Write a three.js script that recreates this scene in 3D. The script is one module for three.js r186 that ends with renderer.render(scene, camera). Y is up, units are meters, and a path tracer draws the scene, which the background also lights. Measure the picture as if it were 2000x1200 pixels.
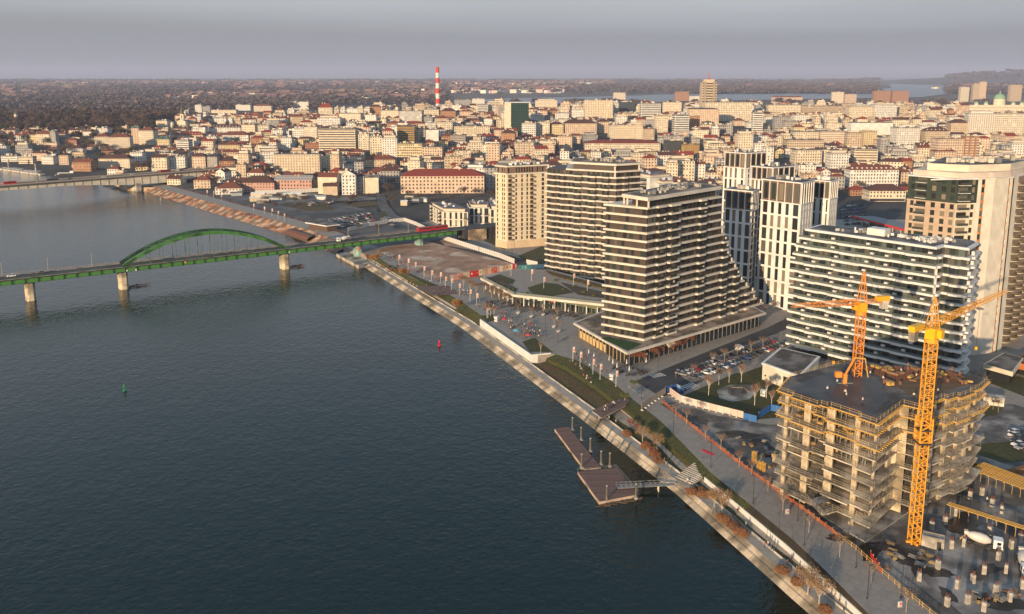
import * as THREE from 'three';
import { mergeGeometries } from 'three/addons/utils/BufferGeometryUtils.js';
import { MarchingCubes } from 'three/addons/objects/MarchingCubes.js';

// ---------- camera (drone 120 m above the river), sky, sun, exposure ----------
const scene = new THREE.Scene();
const FOCAL = 1700, PITCH = Math.atan(305 / FOCAL), EYE = 120;
const camera = new THREE.PerspectiveCamera(2 * Math.atan(750 / FOCAL) * 180 / Math.PI, 2000 / 1500, 1, 120000);
camera.position.set(0, EYE, 0);
camera.rotation.x = -PITCH;
camera.setViewOffset(2000, 1500, 0, 300, 2000, 1200);
const renderer = new THREE.WebGLRenderer({ antialias: true });
renderer.toneMapping = THREE.LinearToneMapping;
renderer.toneMappingExposure = 1.36;
renderer.shadowMap.enabled = true;

const SUN_AZ = new THREE.Vector2(-0.5, 0.866).normalize(), SUN_EL = 10.3 * Math.PI / 180;
const sunDir = new THREE.Vector3(SUN_AZ.x * Math.cos(SUN_EL), Math.sin(SUN_EL), SUN_AZ.y * Math.cos(SUN_EL));
const sun = new THREE.DirectionalLight(new THREE.Color().setRGB(1, 0.725, 0.435), 5.0);
sun.name = 'sun';
sun.position.copy(sunDir).multiplyScalar(2500).add(new THREE.Vector3(0, 0, -700));
sun.target.position.set(0, 0, -700);
sun.castShadow = true;
Object.assign(sun.shadow.camera, { left: -1600, right: 1600, top: 900, bottom: -900, near: 10, far: 6000 });
scene.add(sun, sun.target);

// seeded random numbers and smooth value noise
function rng(seed) { let a = seed >>> 0; return () => { a = (a + 0x6D2B79F5) | 0; let t = Math.imul(a ^ (a >>> 15), 1 | a); t = (t + Math.imul(t ^ (t >>> 7), 61 | t)) ^ t; return ((t ^ (t >>> 14)) >>> 0) / 4294967296; }; }
const hash2 = (x, y, s) => { let h = Math.imul(x, 374761393) + Math.imul(y, 668265263) + Math.imul(s, 1274126177); h = Math.imul(h ^ (h >>> 13), 1274126177); return ((h ^ (h >>> 16)) >>> 0) / 4294967296; };
function vnoise(x, y, px, py, s) {
  const xi = Math.floor(x), yi = Math.floor(y), fx = x - xi, fy = y - yi, w = (v, n) => ((v % n) + n) % n;
  const a = hash2(w(xi, px), w(yi, py), s), b = hash2(w(xi + 1, px), w(yi, py), s), c = hash2(w(xi, px), w(yi + 1, py), s), d = hash2(w(xi + 1, px), w(yi + 1, py), s);
  const u = fx * fx * (3 - 2 * fx), v = fy * fy * (3 - 2 * fy);
  return a + (b - a) * u + (c - a) * v + (a - b - c + d) * u * v;
}
function fbm(x, y, p, oct, s, ax = 1) { let t = 0, amp = 0.5, n = 0; for (let o = 0; o < oct; o++) { const k = 2 ** o; t += amp * vnoise(x * p * k * ax, y * p * k, p * k * ax, p * k, s + o); n += amp; amp *= 0.5; } return t / n; }
const lerp = (a, b, t) => a + (b - a) * t, clamp = (x, a = 0, b = 1) => Math.min(b, Math.max(a, x)), smooth = (x) => { x = clamp(x); return x * x * (3 - 2 * x); };

{ // hazy winter-evening sky: lavender grey at the horizon, pale above, thin stretched cloud, warm glow round the low sun
  const W = 2048, Hh = 1024, data = new Float32Array(W * Hh * 4);
  const hor = [0.150, 0.150, 0.170], mid = [0.402, 0.434, 0.455], zen = [0.17, 0.30, 0.44];
  for (let j = 0; j < Hh; j++) {
    const el = ((j + 0.5) / Hh - 0.5) * Math.PI, up = Math.max(0, el) * 180 / Math.PI;
    for (let i = 0; i < W; i++) {
      const az = ((i + 0.5) / W - 0.5) * 2 * Math.PI, dx = Math.cos(az) * Math.cos(el), dz = Math.sin(az) * Math.cos(el), dy = Math.sin(el);
      const cs = dx * sunDir.x + dy * sunDir.y + dz * sunDir.z, ang = Math.acos(clamp(cs, -1, 1)) * 180 / Math.PI;
      const glow = Math.exp(-((ang / 26) ** 2)) * 0.55 + Math.exp(-ang / 55) * 0.10;
      const t1 = smooth(up / 6.5), t2 = smooth((up - 5) / 30);
      const st = fbm((i / W * 2) % 1, j / Hh * 11 % 1, 6, 5, 11) - 0.5, cl = st * 0.42 * smooth(up / 3) * (1 - t2);
      for (let c = 0; c < 3; c++) {
        let v = lerp(lerp(hor[c], mid[c], t1), zen[c], t2) * (1 + cl);
        v += glow * [0.8, 0.53, 0.29][c];
        data[(j * W + i) * 4 + c] = v;
      }
      data[(j * W + i) * 4 + 3] = 1;
    }
  }
  const t = new THREE.DataTexture(data, W, Hh, THREE.RGBAFormat, THREE.FloatType);
  t.mapping = THREE.EquirectangularReflectionMapping; t.magFilter = t.minFilter = THREE.LinearFilter; t.needsUpdate = true;
  scene.background = t; scene.environment = t;
}
scene.fog = new THREE.FogExp2(new THREE.Color().setRGB(0.66, 0.74, 1.0), 0.00006);

// ---------- helpers ----------
const V = (x, y, z) => new THREE.Vector3(x, y, z);
const SP = Math.sin(PITCH), CP = Math.cos(PITCH);
// survey: a bearing on the site plan (read from the aerial) and a level give the real place [x, z]
function P(u, v, h = 5) { const a = (u - 1000) / FOCAL, b = -(v - 450) / FOCAL, ry = -SP + b * CP, t = (h - EYE) / ry; return [a * t, (-CP - b * SP) * t]; }
const levelAt = (v, z) => { const b = -(v - 450) / FOCAL; return EYE + (-SP + b * CP) * (z / (-CP - b * SP)); };
function project(x, y, z) { const q = y - EYE, fw = -SP * q - CP * z, up = CP * q - SP * z; return [1000 + FOCAL * x / fw, 450 - FOCAL * up / fw, fw]; }
const used = new Map();
function numbered(n) { const k = used.get(n) ?? 0; used.set(n, k + 1); return k ? n + '_' + String(k).padStart(3, '0') : n; }
const shade = (o) => { o.castShadow = o.receiveShadow = true; return o; };
function tag(o, label, category, group, kind) { o.userData.label = label; if (category) o.userData.category = category; if (group) o.userData.group = group; if (kind) o.userData.kind = kind; return o; }
function thing(name, label, category, [x, y, z] = [0, 0, 0], turn = 0, group) { const o = new THREE.Group(); o.name = numbered(name); o.position.set(x, y, z); o.rotation.y = turn; scene.add(o); return tag(o, label, category, group); }
function solo(name, label, category, geo, mat, group) { const o = shade(new THREE.Mesh(geo, mat)); o.name = numbered(name); scene.add(o); return tag(o, label, category, group); }
function part(parent, name, geo, mat, pos, turn) { const o = shade(new THREE.Mesh(geo, mat)); o.name = name; if (pos) o.position.set(...pos); if (turn) o.rotation.y = turn; parent.add(o); return o; }
function ground(name, geo, mat, label) { const o = shade(new THREE.Mesh(geo, mat)); o.name = numbered(name); o.userData.kind = 'structure'; o.userData.label = label; scene.add(o); return o; }
function copyOf(root, [x, y, z], turn, label, s = 1) { const r = root.clone(); r.name = numbered(root.name.replace(/_\d{3}$/, '')); r.position.set(x, y, z); r.rotation.y = turn; if (s !== 1) r.scale.multiplyScalar(s); r.userData = { ...root.userData }; if (label) r.userData.label = label; scene.add(r); return r; }

// mesh collector: quads, boxes, bars, prisms with uv in metres
class MB {
  constructor() { this.p = []; this.n = []; this.t = []; this.c = null; this.col = null; }
  color(c) { this.c = this.c ?? []; this.col = c; return this; }
  tri(a, b, c, uv) {
    const ux = b[0] - a[0], uy = b[1] - a[1], uz = b[2] - a[2], vx = c[0] - a[0], vy = c[1] - a[1], vz = c[2] - a[2];
    let nx = uy * vz - uz * vy, ny = uz * vx - ux * vz, nz = ux * vy - uy * vx; const l = Math.hypot(nx, ny, nz) || 1; nx /= l; ny /= l; nz /= l;
    for (const q of [a, b, c]) { this.p.push(q[0], q[1], q[2]); this.n.push(nx, ny, nz); if (this.c) this.c.push(...this.col); }
    if (uv) this.t.push(...uv); else {
      const ax = Math.abs(nx), ay = Math.abs(ny), az = Math.abs(nz);
      for (const q of [a, b, c]) if (ay > 0.7) this.t.push(q[0], q[2]); else if (ax > az) this.t.push(q[2], q[1]); else this.t.push(q[0], q[1]);
    }
    return this;
  }
  quad(a, b, c, d) { return this.tri(a, b, c).tri(a, c, d); }
  box(cx, cy, cz, w, h, d, ry = 0) {   // centre, size, turn about y
    const s = Math.sin(ry), k = Math.cos(ry), q = (x, y, z) => [cx + x * k + z * s, cy + y, cz - x * s + z * k], X = w / 2, Y = h / 2, Z = d / 2;
    const A = q(-X, -Y, Z), B = q(X, -Y, Z), C = q(X, Y, Z), D = q(-X, Y, Z), E = q(-X, -Y, -Z), F = q(X, -Y, -Z), G = q(X, Y, -Z), H = q(-X, Y, -Z);
    return this.quad(A, B, C, D).quad(B, F, G, C).quad(F, E, H, G).quad(E, A, D, H).quad(D, C, G, H).quad(E, F, B, A);
  }
  bar(a, b, w, h = w) {    // beam between two points
    const A = V(...a), B = V(...b), d = B.clone().sub(A).normalize(), up = Math.abs(d.y) > 0.9 ? V(1, 0, 0) : V(0, 1, 0), s = d.clone().cross(up).normalize().multiplyScalar(w / 2), u = s.clone().cross(d).normalize().multiplyScalar(h / 2);
    const q = (o, i, j) => [o.x + s.x * i + u.x * j, o.y + s.y * i + u.y * j, o.z + s.z * i + u.z * j];
    const a1 = q(A, -1, -1), a2 = q(A, 1, -1), a3 = q(A, 1, 1), a4 = q(A, -1, 1), b1 = q(B, -1, -1), b2 = q(B, 1, -1), b3 = q(B, 1, 1), b4 = q(B, -1, 1);
    return this.quad(a2, b2, b3, a3).quad(b1, a1, a4, b4).quad(a4, a3, b3, b4).quad(a1, b1, b2, a2).quad(a1, a2, a3, a4).quad(b2, b1, b4, b3);
  }
  tube(a, b, r0, r1 = r0, n = 6) {
    const A = V(...a), B = V(...b), d = B.clone().sub(A).normalize(), up = Math.abs(d.y) > 0.9 ? V(1, 0, 0) : V(0, 1, 0), s = d.clone().cross(up).normalize(), u = s.clone().cross(d);
    const at = (o, r, k) => { const t = k / n * 2 * Math.PI, c = Math.cos(t) * r, e = Math.sin(t) * r; return [o.x + s.x * c + u.x * e, o.y + s.y * c + u.y * e, o.z + s.z * c + u.z * e]; };
    for (let k = 0; k < n; k++) { this.quad(at(A, r0, k), at(A, r0, k + 1), at(B, r1, k + 1), at(B, r1, k)); this.tri([B.x, B.y, B.z], at(B, r1, k), at(B, r1, k + 1)); }
    return this;
  }
  prism(poly, y0, y1, top = true, bottom = true) {   // poly: [x, z] listed so that sides face outwards either way
    let area = 0; for (let i = 0; i < poly.length; i++) { const a = poly[i], b = poly[(i + 1) % poly.length]; area += a[0] * b[1] - b[0] * a[1]; }
    const q = area < 0 ? poly : [...poly].reverse();
    for (let i = 0; i < q.length; i++) { const a = q[i], b = q[(i + 1) % q.length]; this.quad([a[0], y0, a[1]], [b[0], y0, b[1]], [b[0], y1, b[1]], [a[0], y1, a[1]]); }
    const f = THREE.ShapeUtils.triangulateShape(q.map((a) => new THREE.Vector2(a[0], a[1])), []);
    const put = (i, j, k, y) => this.tri([q[i][0], y, q[i][1]], [q[j][0], y, q[j][1]], [q[k][0], y, q[k][1]]);
    const upw = (i, j, k) => (q[j][1] - q[i][1]) * (q[k][0] - q[i][0]) - (q[j][0] - q[i][0]) * (q[k][1] - q[i][1]) > 0;
    for (const [i, j, k] of f) { if (top) upw(i, j, k) ? put(i, j, k, y1) : put(i, k, j, y1); if (bottom) upw(i, j, k) ? put(i, k, j, y0) : put(i, j, k, y0); }
    return this;
  }
  geo() {
    const g = new THREE.BufferGeometry();
    g.setAttribute('position', new THREE.Float32BufferAttribute(this.p, 3)); g.setAttribute('normal', new THREE.Float32BufferAttribute(this.n, 3)); g.setAttribute('uv', new THREE.Float32BufferAttribute(this.t, 2));
    if (this.c) g.setAttribute('color', new THREE.Float32BufferAttribute(this.c, 3));
    return g;
  }
}
const mb = () => new MB();
const boxCache = new Map();
function boxGeo(w, h, d) { const k = [w, h, d].map((x) => Math.round(x * 50)).join(); if (!boxCache.has(k)) boxCache.set(k, mb().box(0, 0, 0, w, h, d).geo()); return boxCache.get(k); }
// many alike pieces: the first 300 singly, the rest joined as one stuff part
function pieces(parent, name, list, mats, max = 290) {
  const rest = new Map();
  list.forEach((e, i) => {
    const m = Array.isArray(mats) ? mats[e.m ?? 0] : mats;
    if (i < max) part(parent, name, boxGeo(...e.s), m, e.p, e.r);
    else { if (!rest.has(m)) rest.set(m, mb()); rest.get(m).box(...e.p, ...e.s, e.r ?? 0); }
  });
  for (const [m, b] of rest) part(parent, name + '_rows', b.geo(), m).userData.kind = 'stuff';
}

// ---------- materials ----------
function tex(size, period, fn, srgb = true) {
  const d = new Uint8Array(size * size * 4);
  for (let j = 0; j < size; j++) for (let i = 0; i < size; i++) { const c = fn(i / size, j / size), o = (j * size + i) * 4; if (typeof c === 'number') d[o] = d[o + 1] = d[o + 2] = clamp(c) * 255; else { d[o] = clamp(c[0]) * 255; d[o + 1] = clamp(c[1]) * 255; d[o + 2] = clamp(c[2]) * 255; } d[o + 3] = 255; }
  const t = new THREE.DataTexture(d, size, size); t.wrapS = t.wrapT = THREE.RepeatWrapping; t.magFilter = t.minFilter = THREE.LinearFilter; t.repeat.set(1 / period, 1 / period); if (srgb) t.colorSpace = THREE.SRGBColorSpace; t.needsUpdate = true; return t;
}
const again = (t, period) => { const c = t.clone(); c.repeat.set(1 / period, 1 / period); c.needsUpdate = true; return c; };
const tPlaster = tex(256, 14, (x, y) => 0.80 + 0.20 * fbm(x, y, 4, 6, 1));
const tStain = tex(512, 23, (x, y) => { const a = fbm(x, y, 5, 6, 2), b = fbm(x, y, 24, 3, 7); return 0.55 + 0.38 * smooth((a - 0.3) / 0.4) + 0.16 * (b - 0.5); });
const tGround = tex(512, 61, (x, y) => { const a = fbm(x, y, 6, 7, 3), b = fbm(x, y, 40, 3, 9); return 0.55 + 0.5 * (a - 0.25) + 0.16 * (b - 0.5); });
const tGrass = tex(512, 26, (x, y) => { const a = fbm(x, y, 6, 5, 4), b = fbm(x, y, 60, 3, 5), k = 0.55 + 0.5 * (b - 0.4); return [k * lerp(0.85, 1.12, a), k * lerp(0.98, 0.93, a), k * 0.85]; });
const tTile = tex(256, 3.2, (x, y) => { const r = (y * 8) % 1, c = (x * 10) % 1; return 0.62 + 0.22 * r + 0.08 * Math.sin(c * 6.28) + 0.18 * (fbm(x, y, 10, 3, 6) - 0.5); });
const tPave = tex(512, 6, (x, y) => { const i = Math.floor(x * 6), j = Math.floor(y * 10), jx = (x * 6) % 1, jy = (y * 10) % 1, joint = Math.min(jx, 1 - jx) < 0.02 || Math.min(jy, 1 - jy) < 0.03; return (0.84 + 0.05 * hash2(i, j, 5) + 0.16 * (fbm(x, y, 5, 5, 3) - 0.5)) * (joint ? 0.9 : 1); });
const tDirt = tex(512, 47, (x, y) => { const a = fbm(x, y, 4, 7, 21), b = fbm(x, y, 9, 5, 22), c = smooth((a - 0.42) / 0.16), k = 0.84 + 0.4 * (b - 0.4); return [k * lerp(0.76, 0.88, c), k * lerp(0.62, 0.80, c), k * lerp(0.53, 0.73, c)]; });
const tWave = tex(512, 34, (x, y) => 0.55 * fbm(x, y, 9, 5, 31) + 0.45 * fbm(x, y, 28, 4, 37), false);
const tWood = tex(256, 4, (x, y) => { const b = Math.floor(y * 26), j = (y * 26) % 1; return (0.72 + 0.24 * hash2(b, 3, 8) + 0.1 * (fbm(x, y, 8, 3, 4) - 0.5)) * (j < 0.1 ? 0.72 : 1); });
const matCache = new Map();
function M(r, g, b, rough = 0.85, map, extra = {}) {
  const k = [r, g, b, rough, map?.uuid, JSON.stringify(extra)].join();
  if (!matCache.has(k)) { const m = new THREE.MeshStandardMaterial({ roughness: rough, map: map ?? null, ...extra }); m.color.setRGB(r, g, b); matCache.set(k, m); }
  return matCache.get(k);
}
const glass = (r, g, b, rough = 0.08) => M(r, g, b, rough, null);
const mWhite = M(0.74, 0.72, 0.68, 0.7, tPlaster), mCream = M(0.72, 0.66, 0.55, 0.75, tPlaster), mOffWhite = M(0.78, 0.77, 0.74, 0.6, tPlaster), mConcrete = M(0.50, 0.46, 0.40, 0.9, tStain), mConcLight = M(0.62, 0.57, 0.49, 0.9, tStain), mSlab = M(0.40, 0.38, 0.35, 0.9, tStain);
const mAsphalt = M(0.085, 0.085, 0.092, 0.9, tGround), mPave = M(0.36, 0.318, 0.275, 0.85, tPave), mPaveLight = M(0.43, 0.385, 0.335, 0.85, tPave), mGrass = M(0.135, 0.150, 0.035, 0.95, tGrass), mGrassDry = M(0.25, 0.17, 0.065, 0.95, tGrass), mDirt = M(0.78, 0.71, 0.65, 0.95, tDirt), mSoil = M(0.12, 0.085, 0.055, 0.95, tGround), mHedge = M(0.075, 0.055, 0.03, 0.95, tGround), mLine = M(0.7, 0.7, 0.68, 0.8, tPlaster);
const mBrown = M(0.060, 0.040, 0.030, 0.55, tPlaster), mBrownLight = M(0.16, 0.105, 0.075, 0.6, tPlaster), mGlassDark = glass(0.022, 0.024, 0.024), mGlassGreen = glass(0.030, 0.042, 0.036), mGlassPale = M(0.10, 0.10, 0.085, 0.2), mGlassBlue = glass(0.018, 0.028, 0.042), mCurtain = M(0.19, 0.16, 0.12, 0.4), mGlassBronze = M(0.075, 0.062, 0.05, 0.2), mDark = M(0.03, 0.03, 0.032, 0.7), mSteel = M(0.22, 0.23, 0.24, 0.5, null, { metalness: 0.3 });
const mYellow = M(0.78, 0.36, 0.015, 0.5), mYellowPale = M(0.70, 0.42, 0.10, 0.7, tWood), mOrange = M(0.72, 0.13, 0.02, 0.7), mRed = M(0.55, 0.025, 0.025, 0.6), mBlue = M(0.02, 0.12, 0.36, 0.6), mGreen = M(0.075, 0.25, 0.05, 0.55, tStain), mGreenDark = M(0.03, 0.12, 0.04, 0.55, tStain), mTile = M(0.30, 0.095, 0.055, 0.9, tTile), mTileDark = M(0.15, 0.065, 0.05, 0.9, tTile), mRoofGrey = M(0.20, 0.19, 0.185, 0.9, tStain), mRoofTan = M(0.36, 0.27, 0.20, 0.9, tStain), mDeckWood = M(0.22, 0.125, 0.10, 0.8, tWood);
const SH = {};
// ---------- terrain, river, quay ----------
const BANK = [[140, -20], [95, -110], [67, -178], [47.6, -235.3], [23.7, -292.7], [-24.6, -403.9], [-98.9, -547.6], [-122, -580], [-160, -636.5], [-252.7, -744.2], [-398.3, -914.3]];
function bankX(z) { for (let i = 1; i < BANK.length; i++) if (z >= BANK[i][1]) { const a = BANK[i - 1], b = BANK[i]; return lerp(a[0], b[0], (z - a[1]) / (b[1] - a[1])); } return -398.3; }
const SHORE = [[-398.3, -914.3], ...[[225, 372], [180, 354], [100, 347], [0, 331], [-300, 322]].map(([u, v]) => P(u, v, 0)), [-2500, -1400]];
function shoreZ(x) { for (let i = 1; i < SHORE.length; i++) if (x >= SHORE[i][0]) { const a = SHORE[i - 1], b = SHORE[i]; return lerp(a[1], b[1], (x - a[0]) / (b[0] - a[0])); } return -1400; }
function inland(x, z) { return z > -914.3 ? x - bankX(z) : x > -398.3 ? 40 : (shoreZ(x) - z) * 0.9; }   // metres from the water's edge, negative in the river
function terrain(x, z) {
  const r = -z, d = inland(x, z), lo = z > -655 ? 42 : z > -914 ? 20 : 4;
  const bank = lerp(-4, 4.6, smooth((d - lo) / (z > -914 ? 14 : 10)));
  const r0 = x < -300 ? lerp(780, 1080, smooth((-300 - x) / 250)) : 780;
  let h = 36 * smooth((r - r0) / 850) * (0.62 + 0.38 * smooth((x + 650) / 600)) * (1 - smooth((r - 1850) / 900));
  h += 250 * smooth((x - 4300) / 3600) * Math.exp(-(((z + 10500) / 2600) ** 2)) * (0.85 + 0.3 * fbm(x / 9000, z / 9000, 5, 4, 77));
  return bank + h;
}
{
  const xs = [], zs = [];
  for (let z = 60; z > -720; z -= 10) zs.push(z);
  for (let z = -720, s = 12; z > -27000; s *= 1.055, z -= s) zs.push(z);
  for (let x = -620; x <= 520; x += 10) xs.push(x);
  for (let x = 520, s = 12; x < 22000; s *= 1.07) { x += s; xs.push(x); }
  for (let x = -620, s = 12; x > -22000; s *= 1.07) { x -= s; xs.unshift(x); }
  const n = xs.length, pos = [], uv = [], col = [], idx = [];
  for (const z of zs) for (const x of xs) {
    pos.push(x, terrain(x, z), z); uv.push(x, z);
    const r = -z, plain = smooth((r - 2200) / 900), f1 = fbm(((x / 5200) % 1 + 1) % 1, ((z / 9000) % 1 + 1) % 1, 7, 5, 41), f2 = fbm(((x / 2600) % 1 + 1) % 1, ((z / 7000) % 1 + 1) % 1, 9, 4, 43);
    const wood = smooth((f1 - 0.44) / 0.12), field = f2;
    const far = [lerp(lerp(0.17, 0.26, field), 0.105, wood), lerp(lerp(0.14, 0.20, field), 0.085, wood), lerp(lerp(0.10, 0.14, field), 0.075, wood)], city = [0.085, 0.078, 0.072];
    for (let c = 0; c < 3; c++) col.push(lerp(city[c], far[c], plain));
  }
  for (let j = 0; j + 1 < zs.length; j++) for (let i = 0; i + 1 < n; i++) { const a = j * n + i, b = a + 1, c = a + n, d = c + 1; idx.push(a, b, d, a, d, c); }
  const g = new THREE.BufferGeometry();
  g.setAttribute('position', new THREE.Float32BufferAttribute(pos, 3)); g.setAttribute('uv', new THREE.Float32BufferAttribute(uv, 2)); g.setAttribute('color', new THREE.Float32BufferAttribute(col, 3)); g.setIndex(idx); g.computeVertexNormals();
  ground('terrain', g, M(1, 1, 1, 0.95, again(tGround, 90), { vertexColors: true }), 'brown winter land rising to the city and flat plain beyond');
}
const mWater = new THREE.MeshPhysicalMaterial({ roughness: 0.11, bumpMap: tWave, bumpScale: 0.26, ior: 1.33 }); mWater.color.setRGB(0.0008, 0.0100, 0.0065);
{ const b = mb(); b.quad([-3000, 0, 200], [300, 0, 200], [300, 0, -1500], [-3000, 0, -1500]); ground('river_water', b.geo(), mWater, 'wide calm dark teal river'); }
{
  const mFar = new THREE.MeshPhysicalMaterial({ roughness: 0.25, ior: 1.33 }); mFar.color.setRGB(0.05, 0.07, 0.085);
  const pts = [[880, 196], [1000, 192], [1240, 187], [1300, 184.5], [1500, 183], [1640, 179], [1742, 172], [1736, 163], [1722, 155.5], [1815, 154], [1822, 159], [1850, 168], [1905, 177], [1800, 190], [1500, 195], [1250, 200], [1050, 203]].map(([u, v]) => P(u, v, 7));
  ground('far_river_water', mb().prism(pts, 6.5, 7).geo(), mFar, 'pale broad river crossing the far plain');
}
const cum = [0]; for (let i = 1; i < BANK.length; i++) cum.push(cum[i - 1] + Math.hypot(BANK[i][0] - BANK[i - 1][0], BANK[i][1] - BANK[i - 1][1]));
function Q(s, off = 0) {   // point at arc length s along the bank, off metres inland
  let i = 1; while (i < BANK.length - 1 && cum[i] < s) i++;
  const a = BANK[i - 1], b = BANK[i], t = (s - cum[i - 1]) / (cum[i] - cum[i - 1]), l = cum[i] - cum[i - 1];
  const nrm = (k) => { const p = BANK[Math.max(0, k - 1)], q = BANK[Math.min(BANK.length - 1, k + 1)], m = Math.hypot(q[0] - p[0], q[1] - p[1]); return [-(q[1] - p[1]) / m, (q[0] - p[0]) / m]; };
  const na = nrm(i - 1), nb = nrm(i), nx = lerp(na[0], nb[0], clamp(t)), nz = lerp(na[1], nb[1], clamp(t));
  return [a[0] + (b[0] - a[0]) * t + nx * off, a[1] + (b[1] - a[1]) * t + nz * off];
}
function sOf([x, z]) { let best = 1e9, bs = 0; for (let s = 0; s < cum[cum.length - 1]; s += 2) { const q = Q(s), d = Math.hypot(q[0] - x, q[1] - z); if (d < best) { best = d; bs = s; } } return bs; }
function ribbon(s0, s1, o0, o1, y0, y1, step = 6) { const b = mb(), n = Math.max(1, Math.round((s1 - s0) / step)); for (let k = 0; k < n; k++) { const a = lerp(s0, s1, k / n), e = lerp(s0, s1, (k + 1) / n), p = Q(a, o0), q = Q(e, o0), r = Q(e, o1), t = Q(a, o1); b.quad([p[0], y0, p[1]], [q[0], y0, q[1]], [r[0], y1, r[1]], [t[0], y1, t[1]]); } return b; }
const S_END = sOf([-98.9, -547.6]), YG = 5;
const mQuay = M(0.66, 0.53, 0.37, 0.9, tStain), mQuay2 = M(0.61, 0.49, 0.345, 0.9, tStain);
// revetment in concrete bays, each a piece of the quay
{
  const q = thing('stone_revetment', 'sloping tan stone revetment along the water, two bands', 'revetment');
  for (let s = 0, k = 0; s < S_END; s += 9, k++) { const e = Math.min(S_END, s + 8.94); part(q, 'slab', ribbon(s, e, -0.6, 1.5, -0.35, 0.85, 9).geo(), k % 3 ? mQuay : mQuay2); part(q, 'slab', ribbon(s, e, 1.5, 1.95, 0.85, 0.9, 9).geo(), mQuay2); part(q, 'slab', ribbon(s, e, 1.95, 3.1, 0.9, 1.7, 9).geo(), (k + 1) % 4 ? mQuay : mQuay2); }
  ground('quay_path', ribbon(0, S_END, 3.1, 6.2, 1.7, 1.72).geo(), mPaveLight, 'grey lower quay path beside the water');
  const kb = mb(); for (let s = 0; s < S_END; s += 6) { const a = Q(s, 6.35), c = Q(Math.min(S_END, s + 6), 6.35); kb.bar([a[0], 1.95, a[1]], [c[0], 1.95, c[1]], 0.3, 0.55); }
  solo('low_wall', 'low pale concrete wall edging the quay path', 'wall', kb.geo(), mConcLight);
}
// strip between the quay path and the upper promenade
const UP = [[1790, 1290], [1697, 1200], [1620, 1122], [1550, 1055], [1468, 988], [1387, 922], [1345, 878], [1290, 822], [1236, 780], [1195, 745], [1130, 705], [1085, 692]].map(([u, v]) => P(u, v, YG));
const UP5 = [[948, 622], [905, 592], [862, 566], [800, 541], [760, 517], [735, 500], [712, 497]].map(([u, v]) => P(u, v, YG));
function bankStrip(line, prof, t0, t1, lift, name, mat, label, from = 0, to = line.length - 1) {
  const b = mb(), N = 8, hgt = (t) => { let i = 1; while (i < prof.length - 1 && prof[i][0] < t) i++; const [a, ya] = prof[i - 1], [c, yc] = prof[i]; return lerp(ya, yc, clamp((t - a) / (c - a))); };
  const at = (i, k, t) => { const f = i + k / N, i0 = Math.min(line.length - 2, Math.floor(f)), u = [lerp(line[i0][0], line[i0 + 1][0], f - i0), lerp(line[i0][1], line[i0 + 1][1], f - i0)], q = Q(lerp(sOfs.get(line)[i0], sOfs.get(line)[i0 + 1], f - i0), 6.5); return [lerp(q[0], u[0], t), hgt(t) + lift, lerp(q[1], u[1], t)]; };
  const tv = (f, w) => typeof w === 'function' ? w(f) : w;
  const levels = [0, ...prof.map((p) => p[0]).filter((t) => t > 0 && t < 1), 1];
  for (let i = from; i < to; i++) for (let k = 0; k < N; k++) {
    const fa = i + k / N, fb = i + (k + 1) / N, cuts = levels.filter((t) => t > tv(fa, t0) + 0.01 && t < tv(fa, t1) - 0.01), la = [tv(fa, t0), ...cuts, tv(fa, t1)], lb = [tv(fb, t0), ...cuts, tv(fb, t1)];
    for (let m = 0; m + 1 < la.length; m++) b.quad(at(i, k, la[m]), at(i, k + 1, lb[m]), at(i, k + 1, lb[m + 1]), at(i, k, la[m + 1]));
  }
  return ground(name, b.geo(), mat, label);
}
const sOfs = new Map([[UP, UP.map(sOf)], [UP5, UP5.map(sOf)]]);
const PROF = [[0, 1.75], [0.56, 2.3], [0.6, 3.6], [1, 4.98]], PROF5 = [[0, 1.75], [1, 4.98]];
bankStrip(UP, PROF, 0, 1, 0, 'lawn', mGrass, 'green lawn strip along the quay path');
bankStrip(UP, PROF, (f) => 0.30 + 0.09 * Math.sin(f * 3.1), (f) => 0.555 - 0.02 * Math.cos(f * 2), 0.03, 'park_path', mPave, 'grey curving footpath in the riverside park', 0, 8);
bankStrip(UP, PROF, 0.70, 0.985, 0.05, 'planting_bed', mHedge, 'dark brown winter planting bank below the promenade', 0, 4);
bankStrip(UP, PROF, 0.05, 0.5, 0.04, 'dry_grass', mGrassDry, 'rusty dry grass bank beside the steps', 8, 11);
bankStrip(UP5, PROF5, 0, 1, 0, 'lawn', mGrass, 'green bank below the banner row');
bankStrip(UP5, PROF5, 0.16, 0.34, 0.03, 'park_path', mPaveLight, 'pale footpath crossing the green bank', 1, 6);
bankStrip(UP5, PROF5, 0.02, 0.14, 0.04, 'dry_grass', mGrassDry, 'rusty shrub bed above the quay path', 0, 6);
{ // white retaining wall of the riverside park, panel by panel
  const w = thing('park_wall', 'long white retaining wall winding through the riverside park', 'wall');
  for (let i = 0; i < 5; i++) for (let k = 0; k < 6; k++) { const g = (f) => { const i0 = Math.min(UP.length - 2, Math.floor(f)), q = Q(lerp(sOfs.get(UP)[i0], sOfs.get(UP)[i0 + 1], f - i0), 6.5); return [lerp(q[0], lerp(UP[i0][0], UP[i0 + 1][0], f - i0), 0.585), lerp(q[1], lerp(UP[i0][1], UP[i0 + 1][1], f - i0), 0.585)]; }; const a = g(i + k / 6), c = g(i + (k + 0.97) / 6); part(w, 'panel', mb().bar([a[0], 3.0, a[1]], [c[0], 3.0, c[1]], 0.25, 1.7).geo(), mOffWhite); }
}
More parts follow.
